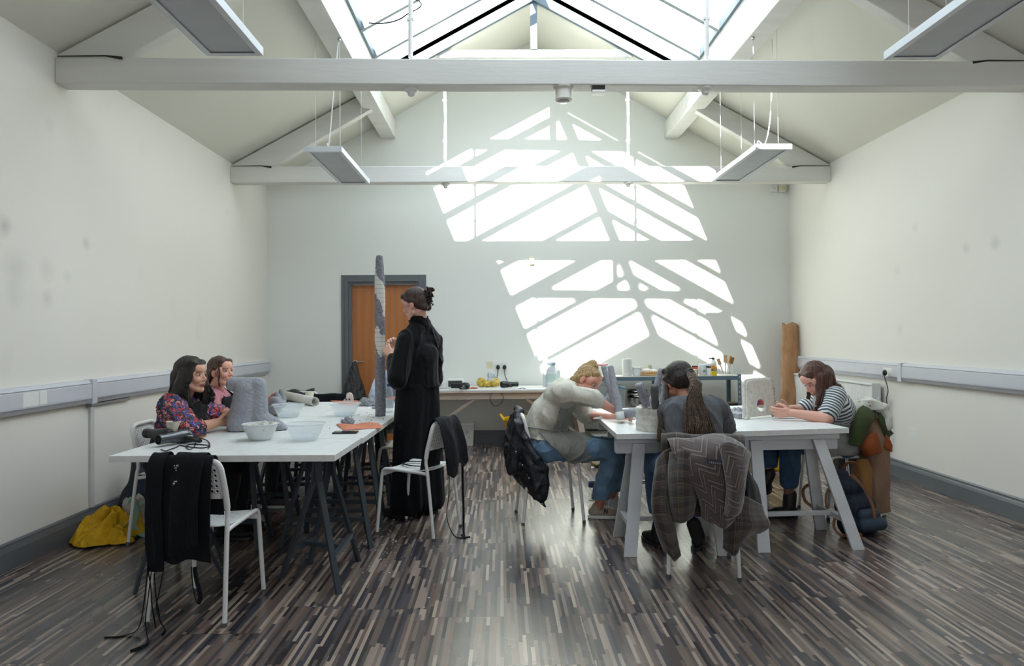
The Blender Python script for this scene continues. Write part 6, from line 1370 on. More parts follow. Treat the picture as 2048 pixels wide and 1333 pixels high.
sc = px4([[(1334, 885, 3.90), (1375, 884, 3.93), (1425, 882, 3.93), (1465, 884, 3.90)], [(1335, 878, 3.78), (1380, 873, 3.76), (1430, 872, 3.74), (1482, 888, 3.78)], [(1345, 905, 3.68), (1385, 905, 3.64), (1440, 900, 3.62), (1500, 905, 3.68)],
          [(1360, 940, 3.64), (1395, 940, 3.60), (1445, 940, 3.58), (1495, 930, 3.66)], [(1388, 975, 3.63), (1410, 975, 3.59), (1445, 975, 3.57), (1490, 965, 3.64)], [(1402, 1010, 3.62), (1420, 1015, 3.58), (1450, 1020, 3.56), (1482, 1000, 3.63)], [(1405, 1040, 3.63), (1425, 1048, 3.59), (1450, 1058, 3.58), (1478, 1035, 3.63)]])
o = cloth('patterned_scarf', sc, m_scarf, None, 7, .022, 9, 5, .004, .008, (.55, .75)); tag(o, 'brown and beige geometric woollen scarf heaped over the tweed coat', 'scarf')
o2 = cloth('scarf_fold', px4([[(1440, 890, 3.60), (1462, 885, 3.55), (1488, 895, 3.58), (1500, 905, 3.66)], [(1448, 930, 3.56), (1470, 930, 3.51), (1490, 925, 3.55), (1500, 915, 3.64)], [(1455, 980, 3.55), (1470, 980, 3.50), (1486, 975, 3.54), (1492, 950, 3.62)], [(1450, 1030, 3.55), (1462, 1035, 3.51), (1478, 1025, 3.54), (1484, 1000, 3.61)]]), m_scarf, o, 6, .014, 10, 8, .003, .008, (.3, .6))
lb = W(1431, 925, 3.575); MB().box(lb, (.085, .004, .028), Matrix.Rotation(.15, 3, 'Y'), .001).obj('woven_label', M('dark_navy_label', '22262f', .6), o, world=True)
m = MB()
for k in range(7): m.box(lb+V((-.031+k*.0105, -.004, .001-k*.0016)), (.005, .001, .010 if k % 3 else .006), Matrix.Rotation(.15, 3, 'Y'))
m.obj('label_lettering', M('pale_label_thread', '8d8f98', .7), o, world=True)
# ---- garments heaped on the striped woman's chair
C5 = lambda *a: cl('stripe', *a)
m_tan = fabric('tan_trench_cotton', '8a6f5a', .8, .06, .5, 300, 1.2, .1); m_ol = fabric('olive_green_wool', '3f4a2b', .9, .1, .5, 240, 1.0, .3); m_ru = fabric('rust_suede', '8f4a23', .8, .1, .3, 200, .5, .2); m_och = fabric('ochre_lining', 'a57a45', .8, .08, .4, 200, 1, .1)
def r5(rows): return [[W(a, b, c) for a, b, c in r] for r in rows]
coat5 = cloth('tan_coat', r5([[(1700, 835, 5.26), (1715, 815, 5.24), (1740, 815, 5.2), (1765, 830, 5.15)], [(1700, 880, 5.2), (1722, 870, 5.1), (1750, 870, 5.02), (1774, 885, 5.08)], [(1702, 940, 5.22), (1725, 935, 5.08), (1752, 940, 4.98), (1778, 945, 5.06)], [(1702, 990, 5.22), (1725, 990, 5.1), (1755, 1000, 4.96), (1781, 995, 5.06)], [(1705, 1015, 5.24), (1728, 1018, 5.12), (1752, 1028, 4.98), (1783, 1024, 5.06)]]), m_tan, None, 6, .03, 9, 2, .003, .006)
tag(coat5, 'long tan coat hanging to the floor from the striped woman\'s chair', 'coat')
cloth('coat_lining', r5([[(1716, 920, 5.07), (1726, 918, 5.03), (1744, 920, 5.0)], [(1714, 965, 5.07), (1728, 965, 5.02), (1746, 968, 4.98)], [(1710, 1008, 5.09), (1726, 1012, 5.04), (1744, 1018, 5.0)]]), m_och, coat5, 6, .02, 12, 4)
o = cloth('olive_cardigan', r5([[(1755, 812, 5.2), (1735, 808, 5.12), (1722, 815, 5.06), (1715, 830, 5.02)], [(1748, 835, 5.02), (1730, 835, 4.97), (1715, 840, 4.96), (1705, 850, 4.98)], [(1735, 860, 4.97), (1720, 862, 4.93), (1706, 868, 4.94), (1700, 870, 4.98)], [(1725, 892, 4.96), (1712, 893, 4.93), (1700, 890, 4.95), (1698, 886, 4.98)]]), m_ol, None, 6, .012, 10, 3, .003, .006); tag(o, 'olive green cardigan over the tan coat on the striped woman\'s chair', 'cardigan')
cloth('cardigan_sleeve', r5([[(1752, 822, 5.1), (1760, 825, 5.08), (1768, 832, 5.1)], [(1762, 850, 5.06), (1772, 855, 5.04), (1780, 860, 5.08)], [(1770, 880, 5.06), (1778, 875, 5.04), (1785, 868, 5.08)]]), m_ol, o, 5, .006, 12, 5)
o = cloth('rust_scarf', r5([[(1722, 885, 5.0), (1735, 872, 4.96), (1748, 866, 4.94), (1752, 866, 4.98)], [(1722, 897, 4.97), (1735, 893, 4.93), (1750, 887, 4.92), (1758, 885, 4.96)], [(1732, 913, 4.97), (1742, 912, 4.93), (1752, 908, 4.93), (1762, 906, 4.97)]]), m_ru, None, 5, .008, 12, 7, .002, .008); tag(o, 'rust coloured scarf end poking out under the olive cardigan', 'scarf')
cloth('scarf_end', r5([[(1772, 870, 5.0), (1780, 880, 4.98), (1785, 890, 5.0)], [(1768, 895, 5.0), (1776, 902, 4.98), (1784, 905, 5.0)]]), m_ru, o, 4, .004, 12, 2)
m_knit = fabric('white_wool_knit', 'd5d3c8', .95, .05, .6, 160, 1.2, .4)
o = blob('white_jumper', [cap(W(1706, 838, 5.1), W(1712, 818, 5.12), .05, .055), cap(W(1712, 818, 5.12), W(1740, 808, 5.12), .055, .05), cap(W(1740, 808, 5.12), W(1765, 818, 5.1), .05, .05), cap(W(1765, 818, 5.1), W(1778, 835, 5.06), .045, .03), cap(W(1778, 835, 5.06), W(1776, 855, 5.05), .03, .02), cap(W(1700, 850, 5.12), W(1706, 830, 5.2), .045, .05), cap(W(1730, 812, 5.22), W(1760, 820, 5.22), .045)], .007, m_knit, None, 3, disp=wrinkle(.012, 34, 4, (1, 0, 0), .5)); tag(o, 'white knitted jumper with small green flecks on top of striped woman\'s chair', 'jumper')
rd = random.Random(5)
for px, py in ((1738, 805), (1740, 812), (1717, 823), (1708, 817), (1750, 822)): MB().sphere(W(px, py, 5.065), (.006, .006, .004), 8, 6).obj('green_fleck', M('dark_green_thread', '2c4a3c', .8), o, True, world=True)
# ---- navy rucksack under the right table end
m_nv = fabric('navy_canvas', '1f2836', .7, .1, .4, 300, .8, .1); m_lb = M('tan_leather_strap', '7d5133', .55, var=.15)
rk = thing('rucksack', 'navy canvas rucksack with tan leather straps on floor by the white trestle', 'rucksack', (2.42, 4.72, 0))
a, b = W(1700, 1070, 4.72), W(1688, 1000, 4.82)
o = blob('bag_body', [cap((2.30, 4.70, .07), (2.50, 4.76, .065), .07), cap((2.30, 4.72, .18), (2.47, 4.80, .17), .075, .075), cap((2.28, 4.76, .30), (2.40, 4.82, .29), .07, .07), cap((2.28, 4.80, .37), (2.34, 4.84, .37), .045)], .008, m_nv, rk, 4, disp=wrinkle(.008, 24, 3), keep=lambda c, n: c[:, 2] > .003)
blob('front_pocket', [cap((2.39, 4.66, .07), (2.52, 4.70, .07), .045), cap((2.39, 4.68, .13), (2.49, 4.72, .13), .04)], .007, M('slate_canvas', '2c3a4c', .7, bump=.2, bs=200), rk, 3, keep=lambda c, n: c[:, 2] > .003)
for pts in ([(2.31, 4.78, .42), (2.33, 4.74, .47), (2.38, 4.74, .46), (2.40, 4.78, .37)], [(2.33, 4.70, .40), (2.40, 4.68, .32), (2.45, 4.66, .20), (2.46, 4.655, .12)], [(2.24, 4.72, .34), (2.15, 4.66, .30), (2.13, 4.64, .22), (2.18, 4.68, .15)], [(2.22, 4.68, .16), (2.17, 4.62, .08), (2.20, 4.60, .03), (2.28, 4.63, .01)], [(2.12, 4.80, .33), (2.06, 4.82, .28), (2.07, 4.82, .20), (2.13, 4.80, .15)]):
    MB().tube(crv(pts, 6), .012, 6, kx=.35, side=(0, 1, .2)).obj('leather_strap', m_lb, rk, True, world=True)
MB().box((2.29, 4.60, .022), (.10, .05, .03), .3, .008).obj('leather_base', m_lb, rk)
rk_base = [c for c in COL.objects if c.parent == rk and c.name.startswith('leather_base')][0]; rk_base.matrix_parent_inverse = wm(rk).inverted()
# ---- yellow raincoat with tote by the left wall
m_yel = fabric('yellow_raincoat', 'c99c0e', .55, .12, .8, 200, 2.0, 0)
hp_ = heap(-2.695, 4.82, .225, .23, .175, .3, 1.0, 6, .5, 120, 44, (.2, .5)); o = hp_.obj('yellow_raincoat', m_yel, None, 'all'); tag(o, 'crumpled mustard yellow raincoat on the floor against the left wall', 'raincoat')
heap(-2.58, 5.14, .16, .13, .10, 0, 4.0, 5, .3).obj('raincoat_sleeve', m_yel, o, 'all')
heap(-2.60, 4.72, .15, .12, .08, 0, 2.0, 6, .4).obj('raincoat_hem', m_yel, o, 'all')
o = blob('tote_bag', [cap((-2.58, 4.92, .20), (-2.53, 4.98, .10), .05, .055), cap((-2.55, 4.99, .22), (-2.50, 5.0, .08), .04, .05), cap((-2.53, 4.90, .08), (-2.48, 4.93, .04), .05, .035)], .006, M('natural_canvas', 'a9a29a', .9, bump=.3, bs=120), None, 3, disp=wrinkle(.012, 46, 5), keep=lambda c, n: c[:, 2] > .004); tag(o, 'beige canvas tote bag with mint green straps lying on the raincoat', 'bag')
for pts in ([(-2.56, 4.86, .22), (-2.53, 4.84, .26), (-2.50, 4.86, .18), (-2.50, 4.83, .08), (-2.46, 4.84, .02), (-2.40, 4.86, .012)], [(-2.52, 4.94, .20), (-2.46, 4.92, .22), (-2.42, 4.92, .14), (-2.40, 4.93, .06), (-2.36, 4.93, .02), (-2.43, 4.90, .014)], [(-2.54, 4.87, .18), (-2.53, 4.83, .12), (-2.56, 4.81, .07), (-2.52, 4.79, .03), (-2.47, 4.80, .014)]):
    MB().tube(crv(pts, 6), .017, 6, kx=.2, side=(1, .4, 0)).obj('mint_strap', M('mint_green_webbing', '7fa893', .8), o, True, world=True)
for o_ in COL.objects:
    if o_.name in ('yellow_raincoat', 'raincoat_sleeve', 'raincoat_hem'): md = o_.modifiers.new('sm', 'SMOOTH'); md.factor = .5; md.iterations = 9
# ---- navy bags behind the floral woman's chair
m_nvb = M('navy_nylon', '15222f', .55, var=.2, bump=.4, bs=25, bd=.02); m_bkb = M('black_nylon_bag', '0e0f14', .6, var=.2, bump=.3, bs=25, bd=.02)
o = heap(-2.66, 5.42, .22, .18, .44, .2, 3.0, 5, .25, 100, 40, (.0, -.1)).obj('navy_coat_bundle', m_nvb, None, 'all'); tag(o, 'dark blue coat bundled over the black bag by the left wall', 'coat')
o = blob('black_holdall', [cap((-2.72, 5.46, .13), (-2.46, 5.40, .12), .12, .11), cap((-2.66, 5.40, .06), (-2.40, 5.34, .06), .06), cap((-2.74, 5.50, .2), (-2.5, 5.46, .2), .09)], .009, m_bkb, None, 4, disp=wrinkle(.008, 22, 8), keep=lambda c, n: c[:, 2] > .004); tag(o, 'black holdall on the floor by the left wall under the blue coat', 'bag')
# ================================================================ BACK OF THE ROOM
# bench items
BT = BZ
def onb(px, py, y): return W(px, py, y)
bx = W(911, 770, 8.5).x; o = thing('fan_heater', 'small white fan heater with dark grille on the bench table', 'heater', (bx, 8.5, BT))
MB().box((0, 0, .055), (.20, .12, .11), bev=.02).obj('heater_case', m_wplas, o); MB().box((0, -.061, .055), (.165, .006, .072), bev=.004).obj('grille', M('charcoal_grille', '4a4a48', .5), o)
m = MB()
for k in range(7): m.box((0, -.065, .028+k*.009), (.155, .002, .002))
m.obj('grille_slats', M('slat_grey', '2c2c2b', .5), o)
hx = W(925, 778, 8.25); hairdryer((hx.x, 8.26, BT), 2.9, 'black hairdryer in front of the fan heater on the bench table', 1, m_blk, hd=(-.02, .15))
hx = W(1014, 775, 8.45); hairdryer((hx.x, 8.44, BT), 0.1, 'glossy black hairdryer under the right wall plug on the bench', 1, M('glossy_black', '0c0c0e', .2), hd=(.05, -.06))
cordt('power_cord', [W(1022, 778, 8.35)*1, W(1030, 779, 8.3), W(1045, 777, 8.28), W(1052, 779, 8.26), W(1040, 781, 8.25), W(1028, 779, 8.3)], 'dark cord coiled right of the glossy hairdryer on the bench')
for o_ in [x for x in COL.objects if x.name.startswith('power_cord')][-1:]: o_.location.z += 0
o = blob('yellow_bags', [ell((W(962, 768, 8.6).x, 8.62, BT+.055), (.055, .05, .06)), ell((W(988, 768, 8.6).x, 8.6, BT+.055), (.075, .05, .055)), ell((W(975, 770, 8.6).x, 8.58, BT+.04), (.05, .05, .045))], .006, M('yellow_bag_plastic', 'c9ad4a', .5, var=.35, vs=30, bump=.5, bs=60), None, 2, disp=wrinkle(.010, 60, 3), keep=lambda c, n: c[:, 2] > BT+.001); tag(o, 'crumpled yellow and white packets on the bench under the cream switch', 'packet')
o = blob('crumpled_paper', [ell(W(983, 752, 8.6), (.055, .035, .055)), ell(W(980, 762, 8.58), (.04, .03, .04))], .006, M('white_blue_paper', 'c3c8cf', .8), None, 1, disp=wrinkle(.014, 70, 5)); tag(o, 'crumpled white paper on top of the yellow packets', 'paper')
for k, (px, w, h, c) in enumerate(((948, .05, .012, 'b94a46'), (938, .05, .010, 'c98a80'), (885, .05, .03, 'c3c4c0'))):
    p = W(px, 779, 8.35); o = blob('craft_scrap', [ell((p.x, 8.36, BT+h/2), (w, .03, h))], .004, M('scrap_'+['red', 'pink', 'grey'][k], c, .7), None, 1, disp=wrinkle(.006, 90, k), keep=lambda q_, n: q_[:, 2] > BT+.0005); tag(o, ['red cloth scrap on the bench by the hairdryer cord', 'pinkish cloth scrap on the bench beside the red one', 'pale crumpled tissue at the left end of the bench'][k], 'scrap')
def bottle(name, px, py0, y, r, h, mat, lab, cap_=None, grp=None, cat='bottle', z0=BT, neck=.4, label=None):
    x = W(px, py0, y).x; o = thing(name, lab, cat, (x, y, z0), 0, grp)
    MB().lathe([(0, 0), (r*.95, 0), (r, .006), (r, h*.68), (r*.9, h*.76), (r*neck, h*.88), (r*neck, h*.93)], n=20).obj('bottle_body', mat, o, True)
    MB().lathe([(0, h*.88), (r*(neck+.08), h*.88), (r*(neck+.08), h), (0, h)], n=16).obj('cap', cap_ or m_wplas, o, True)
    if label: MB().lathe([(r+.0008, h*.2), (r+.0015, h*.2), (r+.0015, h*.55), (r+.0008, h*.55)], n=20).obj('label', label, o, True)
    return o
m_frost = M('frosted_white_plastic', 'd8dde0', .3)
bottle('jug', 1103, 780, 8.5, .06, .30, m_frost, 'white plastic jug with blue-grey lid at right end of the bench', M('grey_blue_lid', '64757c', .4), label=M('pale_print', 'b9cfc9', .5), neck=.8)
bottle('spray_bottle', 1092, 780, 8.6, .04, .40, m_frost, 'tall frosted spray bottle at the right end of bench', M('slate_cap', '7c868c', .4))
bottle('plastic_bottle', 1114, 782, 8.62, .045, .26, m_frost, 'squat frosted bottle behind the white jug on the bench', m_wplas, neck=.5)
# white waste bin, yellow tub
wb = thing('waste_bin', 'white plastic bin with round sticker under the bench table', 'bin', (-.44, 8.72, 0))
m = MB(); m.prism([(-.075, -.09, 0), (.075, -.09, 0), (.075, .09, 0), (-.075, .09, 0)], (0, 0, .001), (0, 0, .01)); 
vs = [(-.08, -.09, 0), (.08, -.09, 0), (.08, .09, 0), (-.08, .09, 0), (-.095, -.10, .26), (.095, -.10, .26), (.095, .10, .26), (-.095, .10, .26)]
m.add(vs, [(0, 3, 2, 1), (0, 1, 5, 4), (1, 2, 6, 5), (2, 3, 7, 6), (3, 0, 4, 7), (4, 5, 6, 7)]); m.obj('bin_body', m_wplas, wb, bevel=.006)
MB().box((0, 0, .27), (.20, .21, .03), bev=.008).obj('lid', m_wplas, wb)
RX_ = Matrix.Rotation(PI/2, 3, 'X')
MB().lathe([(0, 0), (.024, 0), (.024, .001), (0, .001)], (.01, -.0975, .175), 20, RX_).obj('round_sticker', M('round_sticker', 'cfd2c6', .5), wb)
m = MB()
for dx, c in ((-.012, 0), (.01, 0)): m.box((.01+dx, -.0992, .17), (.008, .001, .008))
m.obj('sticker_dots', M('sticker_orange', 'd99a3a', .5), wb); MB().box((.035, -.097, .11), (.016, .001, .01)).obj('yellow_sticker', M('sticker_yellow', 'e2c53c', .5), wb)
yt = thing('yellow_tub', 'large flexible yellow tub on the floor behind the blonde woman\'s chair', 'tub', (W(1050, 860, 8.0).x, 8.0, 0))
m_yt = M('yellow_rubber', 'd5a612', .5)
MB().lathe([(0, .004), (.19, .004), (.20, 0), (.235, .40), (.245, .40), (.243, .415), (.228, .41), (.19, .012), (0, .012)], n=40).obj('tub_body', m_yt, yt, True)
for s in (-1, 1): MB().tube(bez((s*.23, -.07, .39), (s*.29, -.05, .47), (s*.29, .05, .47), (s*.23, .07, .39)), .013, 8).obj('tub_handle', m_yt, yt, True)
# shelf goods
SHT = .847
def sx(px, y=8.55): return W(px, 745, y).x
def pot(px, r, h, mat, lab, cat='pot', y=8.55, lid=None, z0=SHT, grp=None, label=None, name='pot'):
    o = thing(name, lab, cat, (sx(px, y), y, z0), 0, grp)
    MB().lathe([(0, 0), (r*.93, 0), (r*.95, .003), (r, h*.97), (r*.96, h), (0, h*.98)], n=24).obj('pot_body', mat, o, True)
    if lid: MB().lathe([(0, h), (r*1.06, h), (r*1.06, h+.014), (0, h+.016)], n=24).obj('lid', lid, o, True)
    if label: MB().lathe([(r*.985, h*.25), (r*.995, h*.25), (r*1.0, h*.75), (r*.99, h*.75)], n=24).obj('label', label, o, True)
    return o
pot(1203, .075, .13, m_bowl, 'round clear tub with bright pink lid on the shelf', lid=M('hot_pink_lid', 'd8476f', .4), name='snack_tub', cat='tub')
pot(1254, .058, .205, M('white_paper_towel', 'd4d5d3', .9), 'white paper towel roll standing on the shelf', name='paper_towel_roll', cat='roll')
pot(1274, .055, .09, m_frost, 'white lidded tub right of the paper towel roll', lid=m_wplas, name='white_tub', cat='tub')
o = thing('egg_tray', 'tray of brown eggs or corks on the shelf beside the white tub', 'tray', (sx(1300), 8.55, SHT)); MB().box((0, 0, .012), (.25, .14, .02), bev=.006).obj('tray', M('cardboard_tray', 'b79a70', .8), o)
for k in range(7): MB().sphere((-.10+k*.034, -.055, .038), (.015, .014, .018), 10, 8).obj('cork', M('cork_brown', 'c49a63', .7), o, True)
blob('tissue_heap', [ell((-.03, .02, .055), (.06, .04, .03)), ell((.05, .02, .05), (.05, .04, .025))], .006, M('white_paper', 'dcdbd6', .8), o, 1, disp=wrinkle(.006, 80, 2), world=False)
pot(1300, .022, .12, M('sage_bottle', '9aa58c', .5), 'small green-grey bottle behind the cork tray', y=8.65, name='small_bottle', cat='bottle')
pot(1377, .030, .10, M('green_paint_tube', '55b04c', .4), 'green paint pot with black lid, mostly behind the ponytail woman', lid=m_blk, name='paint_pot'); pot(1390, .034, .10, M('orange_paint_tube', 'dd5a34', .4), 'orange paint pot with black lid on the shelf', lid=m_blk, name='paint_pot')
pot(1386, .05, .075, m_frost, 'low white pot in front of the orange paint pot', y=8.45, name='white_pot'); pot(1394, .014, .07, M('orange_paint_tube', 'dd5a34', .4), 'narrow orange tube on the shelf edge', y=8.44, name='paint_tube', cat='tube')
pot(1406, .048, .125, m_frost, 'translucent pot with grey round label on the shelf', name='labelled_pot', label=None, lid=m_bowl)
MB().lathe([(0, 0), (.017, 0), (.017, .001), (0, .001)], (sx(1406), 8.50-.001, SHT+.05), 18, RX_).obj('round_label', M('grey_round_label', '7d8b92', .5), [x for x in COL.objects if x.name == 'labelled_pot'][0], world=True)
o = bottle('glue_bottle', 1427, 745, 8.6, .038, .21, m_wplas, 'white pump bottle with dark nozzle on the shelf', M('dark_green_pump', '1f3a30', .4), z0=SHT)
MB().box((-.03, 0, .20), (.05, .016, .014), bev=.004).obj('nozzle', M('dark_green_pump', '1f3a30', .4), o)
o = pot(1421, .046, .13, m_wplas, 'white tub with black lettered band on the shelf', y=8.5, name='white_tub', cat='tub', lid=m_wplas); m = MB(); m.lathe([(.0465, .09), (.0475, .09), (.0475, .115), (.0465, .115)], n=24); m.obj('black_band', m_blk, o, True)
m = MB()
for k in range(6): a = -PI/2-.5+k*.2; m.box((.048*math.cos(a), .048*math.sin(a), .1025), (.005, .001, .010 if k % 2 else .007), a+PI/2)
m.obj('band_lettering', m_wplas, o)
o = thing('glue_carton', 'small orange and yellow carton on the front edge of the shelf', 'carton', (sx(1428, 8.44), 8.44, SHT))
for z, h, c in ((.028, .056, 'e2c21e'), (.067, .022, '2b2c30'), (.094, .032, 'e79a1c')): MB().box((0, 0, z), (.062-.004*(z < .08), .04, h), bev=.002).obj('carton_band', M('carton_'+c, c, .5), o)
m = MB()
for k in range(5): m.box((-.018+k*.009, -.0205, .067), (.005, .001, .010))
m.obj('carton_lettering', m_wplas, o)
bj = thing('brush_jar', 'clear jar of wide paint brushes at the right end of the shelf', 'jar', (sx(1452, 8.5), 8.5, SHT))
MB().box((0, 0, .07), (.15, .09, .14), bev=.006).obj('jar', m_bowl, bj)
for k, (dx, tl, h, c, bw) in enumerate(((-.055, -.35, .20, 'b79b75', .04), (-.01, .0, .23, 'c9a988', .045), (.02, .22, .225, 'd98c2a', .02), (.05, .28, .21, '8a6a4a', .045))):
    b_ = thing('paint_brush', ['paint brush with pale bristles, leftmost in the jar', 'tall paint brush with tan bristles in the jar', 'orange handled tool in the brush jar', 'paint brush with brown bristles, rightmost in the jar'][k], 'brush', (bj.location.x+dx*.5, 8.5, SHT+.012))
    d = V((math.sin(tl), 0, math.cos(tl))); MB().tube([(0, 0, 0), d*(h*.65)], [.006, .008], 8).obj('handle', M('brush_handle_pale', 'd0c7b4', .5), b_, True); MB().bar(d*(h*.6), d*h, bw, .014, up_=(0, 1, 0), bev=.002).obj('bristles', M('bristle_'+c, c, .8), b_)
# middle shelf
SM = .477
o = thing('steel_bowls', 'stack of shiny stainless steel mixing bowls on the middle shelf', 'bowl', (sx(1274, 8.5), 8.5, SM))
for k in range(4): MB().lathe([(0, .004), (.07, .004), (.105, .05), (.122, .11), (.128, .115), (.122, .115), (.1, .05), (0, .008)], (0.006*math.sin(k*2), 0, .03*k), 36).obj('mixing_bowl', M('stainless_steel', 'b3b2ad', .16, 1.0), o, True)
bxo = thing('storage_box', 'clear storage box full of shredded paper with a blue lid rim on middle shelf', 'box', (sx(1212, 8.5), 8.52, SM))
MB().box((0, 0, .13), (.42, .28, .26), bev=.01).obj('box', m_bowl, bxo); MB().bar((-.05, -.15, .31), (.22, -.15, .22), .014, .012).obj('lid_edge', M('turquoise_edge', '2b93a8', .4), bxo)
blob('shredded_paper', [ell((x, y, .10+.02*math.sin(x*30)), (.06, .06, .07)) for x in (-.14, -.05, .05, .14) for y in (-.07, .06)], .008, M('shredded_paper', 'a9b3bd', .8, var=.3, vs=40), bxo, 1, disp=wrinkle(.016, 60, 3), world=False)
o = thing('black_tray', 'black flat tray of small things at the right of middle shelf', 'tray', (sx(1455, 8.55), 8.55, SM+.0)); MB().box((0, 0, .014), (.22, .2, .024), bev=.004).obj('tray', m_blk, o); MB().box((0, 0, .032), (.2, .18, .012), bev=.003).obj('mat', M('cutting_mat_brown', '6c6248', .6), o)
for k, (px, c, w) in enumerate(((1500, '6a4f7a', .10), (1518, 'b57a4a', .12), (1536, '7b6a8c', .10))):
    x = W(px, 810, 8.4).x; tag(blob('fabric_bundle', [ell((x, 8.5, .36), (w*.6, .09, .07)), ell((x+.02, 8.46, .32), (w*.5, .07, .06))], .008, M('bundle_'+c, c, .85, var=.4, vs=30), None, 2, disp=wrinkle(.012, 50, k)), ['purple fabric bundle in the crate right of the shelving unit', 'orange brown fabric bundle in the crate, middle one', 'lilac fabric bundle in the crate nearest the brown paper'][k], 'fabric')
o = thing('cardboard_crate', 'open cardboard crate beside the shelving unit holding fabric bundles', 'crate', (W(1518, 810, 8.4).x, 8.5, 0)); m = MB()
for p_, s_ in (((0, -.12, .15), (.46, .008, .3)), ((0, .12, .15), (.46, .008, .3)), ((-.226, 0, .15), (.008, .24, .3)), ((.226, 0, .15), (.008, .24, .3)), ((0, 0, .01), (.45, .24, .008))): m.box(p_, s_)
m.obj('crate_walls', M('brown_cardboard', '8f6f4e', .85), o)
# cloth and box under the right tables
tag(blob('canvas_sack', [ell((1.0, 7.2, .08), (.12, .1, .09)), ell((1.12, 7.15, .06), (.09, .08, .06))], .009, M('raw_canvas', 'c4b693', .9, bump=.3, bs=100), None, 2, disp=wrinkle(.016, 34, 3), keep=lambda c, n: c[:, 2] > .003), 'crumpled cream canvas sack on floor behind the right tables', 'sack')
tag(blob('paper_sack', [cap((2.38, 6.6, .12), (2.4, 6.62, .42), .10, .09)], .01, M('kraft_paper', 'a8855c', .85, bump=.3, bs=30), None, 2, disp=wrinkle(.02, 26, 3), keep=lambda c, n: c[:, 2] > .003), 'brown paper sack standing behind the right table legs', 'sack')
tag(blob('yellow_bag', [cap((2.62, 6.75, .1), (2.62, 6.75, .42), .09, .08)], .01, M('bright_yellow_plastic', 'd9b41a', .5), None, 2, disp=wrinkle(.02, 24, 5), keep=lambda c, n: c[:, 2] > .003), 'bright yellow plastic bag behind the right table', 'bag')
o = thing('black_crate', 'black plastic crate on the floor below the radiator', 'crate', (3.1, 6.3, 0)); MB().box((0, 0, .12), (.30, .25, .24), bev=.012).obj('crate_body', m_blk, o); MB().box((0, 0, .245), (.32, .27, .02), bev=.006).obj('rim', m_blk, o)
# glass bottle under the blonde woman's feet side
bp = V((W(1186, 1010, 5.75).x, 5.75, 0)); o = thing('glass_bottle', 'clear bottle with dark label standing on floor behind blonde woman\'s shoes', 'bottle', bp)
MB().lathe([(0, 0), (.034, 0), (.036, .01), (.036, .15), (.03, .18), (.012, .22), (.012, .25), (0, .25)], n=24).obj('bottle_body', m_bowl, o, True); MB().lathe([(.0365, .11), (.037, .11), (.037, .15), (.0365, .15)], n=24).obj('label', M('navy_label', '2d3f66', .5), o, True); MB().lathe([(0, .25), (.014, .25), (.014, .27), (0, .27)], n=14).obj('cap', m_wplas, o, True)
# brown paper roll leaning in the corner
t = NT('creased_brown_paper'); o_ = t.obj(); n_ = t.noise(t.mp(o_, (1, 1, .4)), 14, 5, rough=.6)
t.P(col=t.ramp(n_, [(.3, '9d7450'), (.7, 'bd9068')]), rough=.8); t.bump(n_, .7, .02)
a_, b_ = V((W(1578, 880, 8.6).x, 8.55, 0)), W(1580, 648, 8.72)
m = MB(); N_ = 26; vs = []; n2 = 28
for j in range(N_+1):
    f = j/N_; c = a_.lerp(b_, f); wx = .135+(.092-.135)*f; wy = .06
    for i in range(n2):
        an = 2*PI*i/n2; p = c+V((math.cos(an)*wx, math.sin(an)*wy, .012*math.sin(an*3)*(f > .96))); vs.append(rnd(p, .018, 11)+V((0, 0, 0)))
m.add(vs, [(j*n2+i, j*n2+(i+1) % n2, (j+1)*n2+(i+1) % n2, (j+1)*n2+i) for j in range(N_) for i in range(n2)]+[tuple(reversed(range(n2)))]); m.v = [(v[0], v[1], max(v[2], .002)) for v in m.v]
o = m.obj('brown_paper_roll', t.m, None, 'all'); tag(o, 'tall flattened roll of creased brown paper leaning in the back right corner', 'paper roll')
# ---- plaster flakes on the floor
m = MB(); rd = random.Random(12)
def flake(x, y, s):
    a = rd.uniform(0, 6.28); n = rd.choice((3, 4, 5)); pts = [(x+math.cos(a+2*PI*i/n)*s*rd.uniform(.5, 1.2), y+math.sin(a+2*PI*i/n)*s*rd.uniform(.5, 1.2), .0008) for i in range(n)]; m.prism(pts, (0, 0, 0), (0, 0, .0015))
for k in range(120):
    p = WZ(rd.gauss(775, 22), rd.gauss(1075, 24), 0); flake(p.x, p.y, rd.choice((.002, .003, .004, .007)))
for k in range(40):
    p = WZ(rd.gauss(770, 45), rd.gauss(1110, 30), 0); flake(p.x, p.y, rd.choice((.002, .003, .005)))
for px, py in ((213, 1130), (203, 1151), (239, 1150), (195, 1152), (1205, 1103), (1208, 1090), (1219, 1130), (1255, 1148), (1110, 1220), (1108, 1215), (1308, 1106), (848, 1216), (858, 1197), (1515, 1065), (1300, 935), (1330, 990), (1000, 980)):
    p = WZ(px, py, 0); flake(p.x, p.y, .007)
tag(m.obj('plaster_flakes', m_plas), 'white plaster flakes scattered on the floor by the standing woman', 'flakes', kind='stuff')
m = MB()
for k in range(46):
    p = WZ(rd.gauss(735, 30), rd.gauss(838, 12), TZ); 
    if -2.0 < p.x < -.86 and 3.8 < p.y < 6.6: m.sphere((p.x, p.y, TZ+.002), (.003*rd.uniform(.6, 1.8), .003, .0025), 6, 4)
tag(m.obj('clay_crumbs', m_clayd), 'tiny grey clay crumbs on the left table round the column', 'crumbs', kind='stuff')
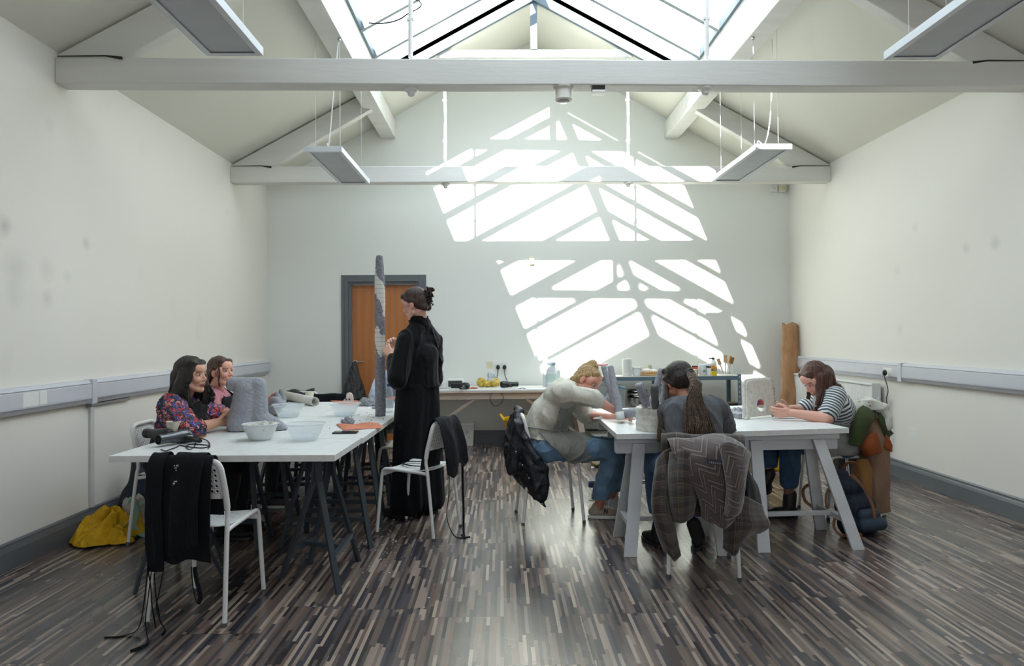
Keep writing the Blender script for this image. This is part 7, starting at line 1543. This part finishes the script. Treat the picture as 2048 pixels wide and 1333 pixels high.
# ---------------------------------------------------------------- camera and light
cd = bpy.data.cameras.new('camera'); cam = bpy.data.objects.new('camera', cd); COL.objects.link(cam); SC.camera = cam
cd.sensor_width = 36; cd.sensor_fit = 'HORIZONTAL'; cd.lens = F_/2048*36; cd.clip_start = .05
cd.shift_x = (1024-CX)/2048; cd.shift_y = (CY-666.5)/2048
cam.matrix_world = Matrix((R2, U2, -fw)).transposed().to_4x4(); cam.location = CAM
sd = bpy.data.lights.new('sun', 'SUN'); so = bpy.data.objects.new('sun', sd); COL.objects.link(so)
sd.energy = 22; sd.angle = math.radians(.6); sd.color = (1, .96, .90)
so.rotation_euler = V((.255, 1, -.63)).to_track_quat('-Z', 'Y').to_euler()
w = bpy.data.worlds.new('sky'); SC.world = w; w.use_nodes = True; nt = w.node_tree; nt.nodes.clear()
bg = nt.nodes.new('ShaderNodeBackground'); ou = nt.nodes.new('ShaderNodeOutputWorld'); nt.links.new(bg.outputs[0], ou.inputs[0])
bg.inputs[0].default_value = (.82, .885, 1.0, 1); bg.inputs[1].default_value = 4.6
SC.view_settings.view_transform = 'Standard'; SC.view_settings.look = 'None'; SC.view_settings.exposure = .52; SC.view_settings.gamma = 1
SC.view_settings.use_curve_mapping = False
SC.cycles.use_denoising = True; SC.cycles.use_adaptive_sampling = True; SC.cycles.adaptive_threshold = .02; SC.cycles.max_bounces = 8; SC.cycles.diffuse_bounces = 5; SC.cycles.glossy_bounces = 4; SC.cycles.transparent_max_bounces = 16; SC.cycles.transmission_bounces = 8
SC.cycles.sample_clamp_indirect = 8; SC.cycles.caustics_reflective = False; SC.cycles.caustics_refractive = False
# daylight sampling helpers at the rooflight and the added front opening (light portals: they emit nothing)
def portal(loc, rot, sx, sy):
    ld = bpy.data.lights.new('daylight_portal', 'AREA'); ld.shape = 'RECTANGLE'; ld.size = sx; ld.size_y = sy; ld.cycles.is_portal = True
    lo = bpy.data.objects.new('daylight_portal', ld); COL.objects.link(lo); lo.location = loc; lo.rotation_euler = rot
al = math.atan(SL)
for xe, sg in ((PLX, -1), (PRX, 1)):
    xm = (RX+xe)/2; portal((xm, (YS0+YS1)/2, glz(xm)+.05), (0, sg*al, 0), abs(xe-RX)/math.cos(al), YS1-YS0)
for x0, x1 in ((-.6, 1.4),): portal(((x0+x1)/2, Y0-.22, 2.0), (PI/2, 0, 0), x1-x0, 2.0)
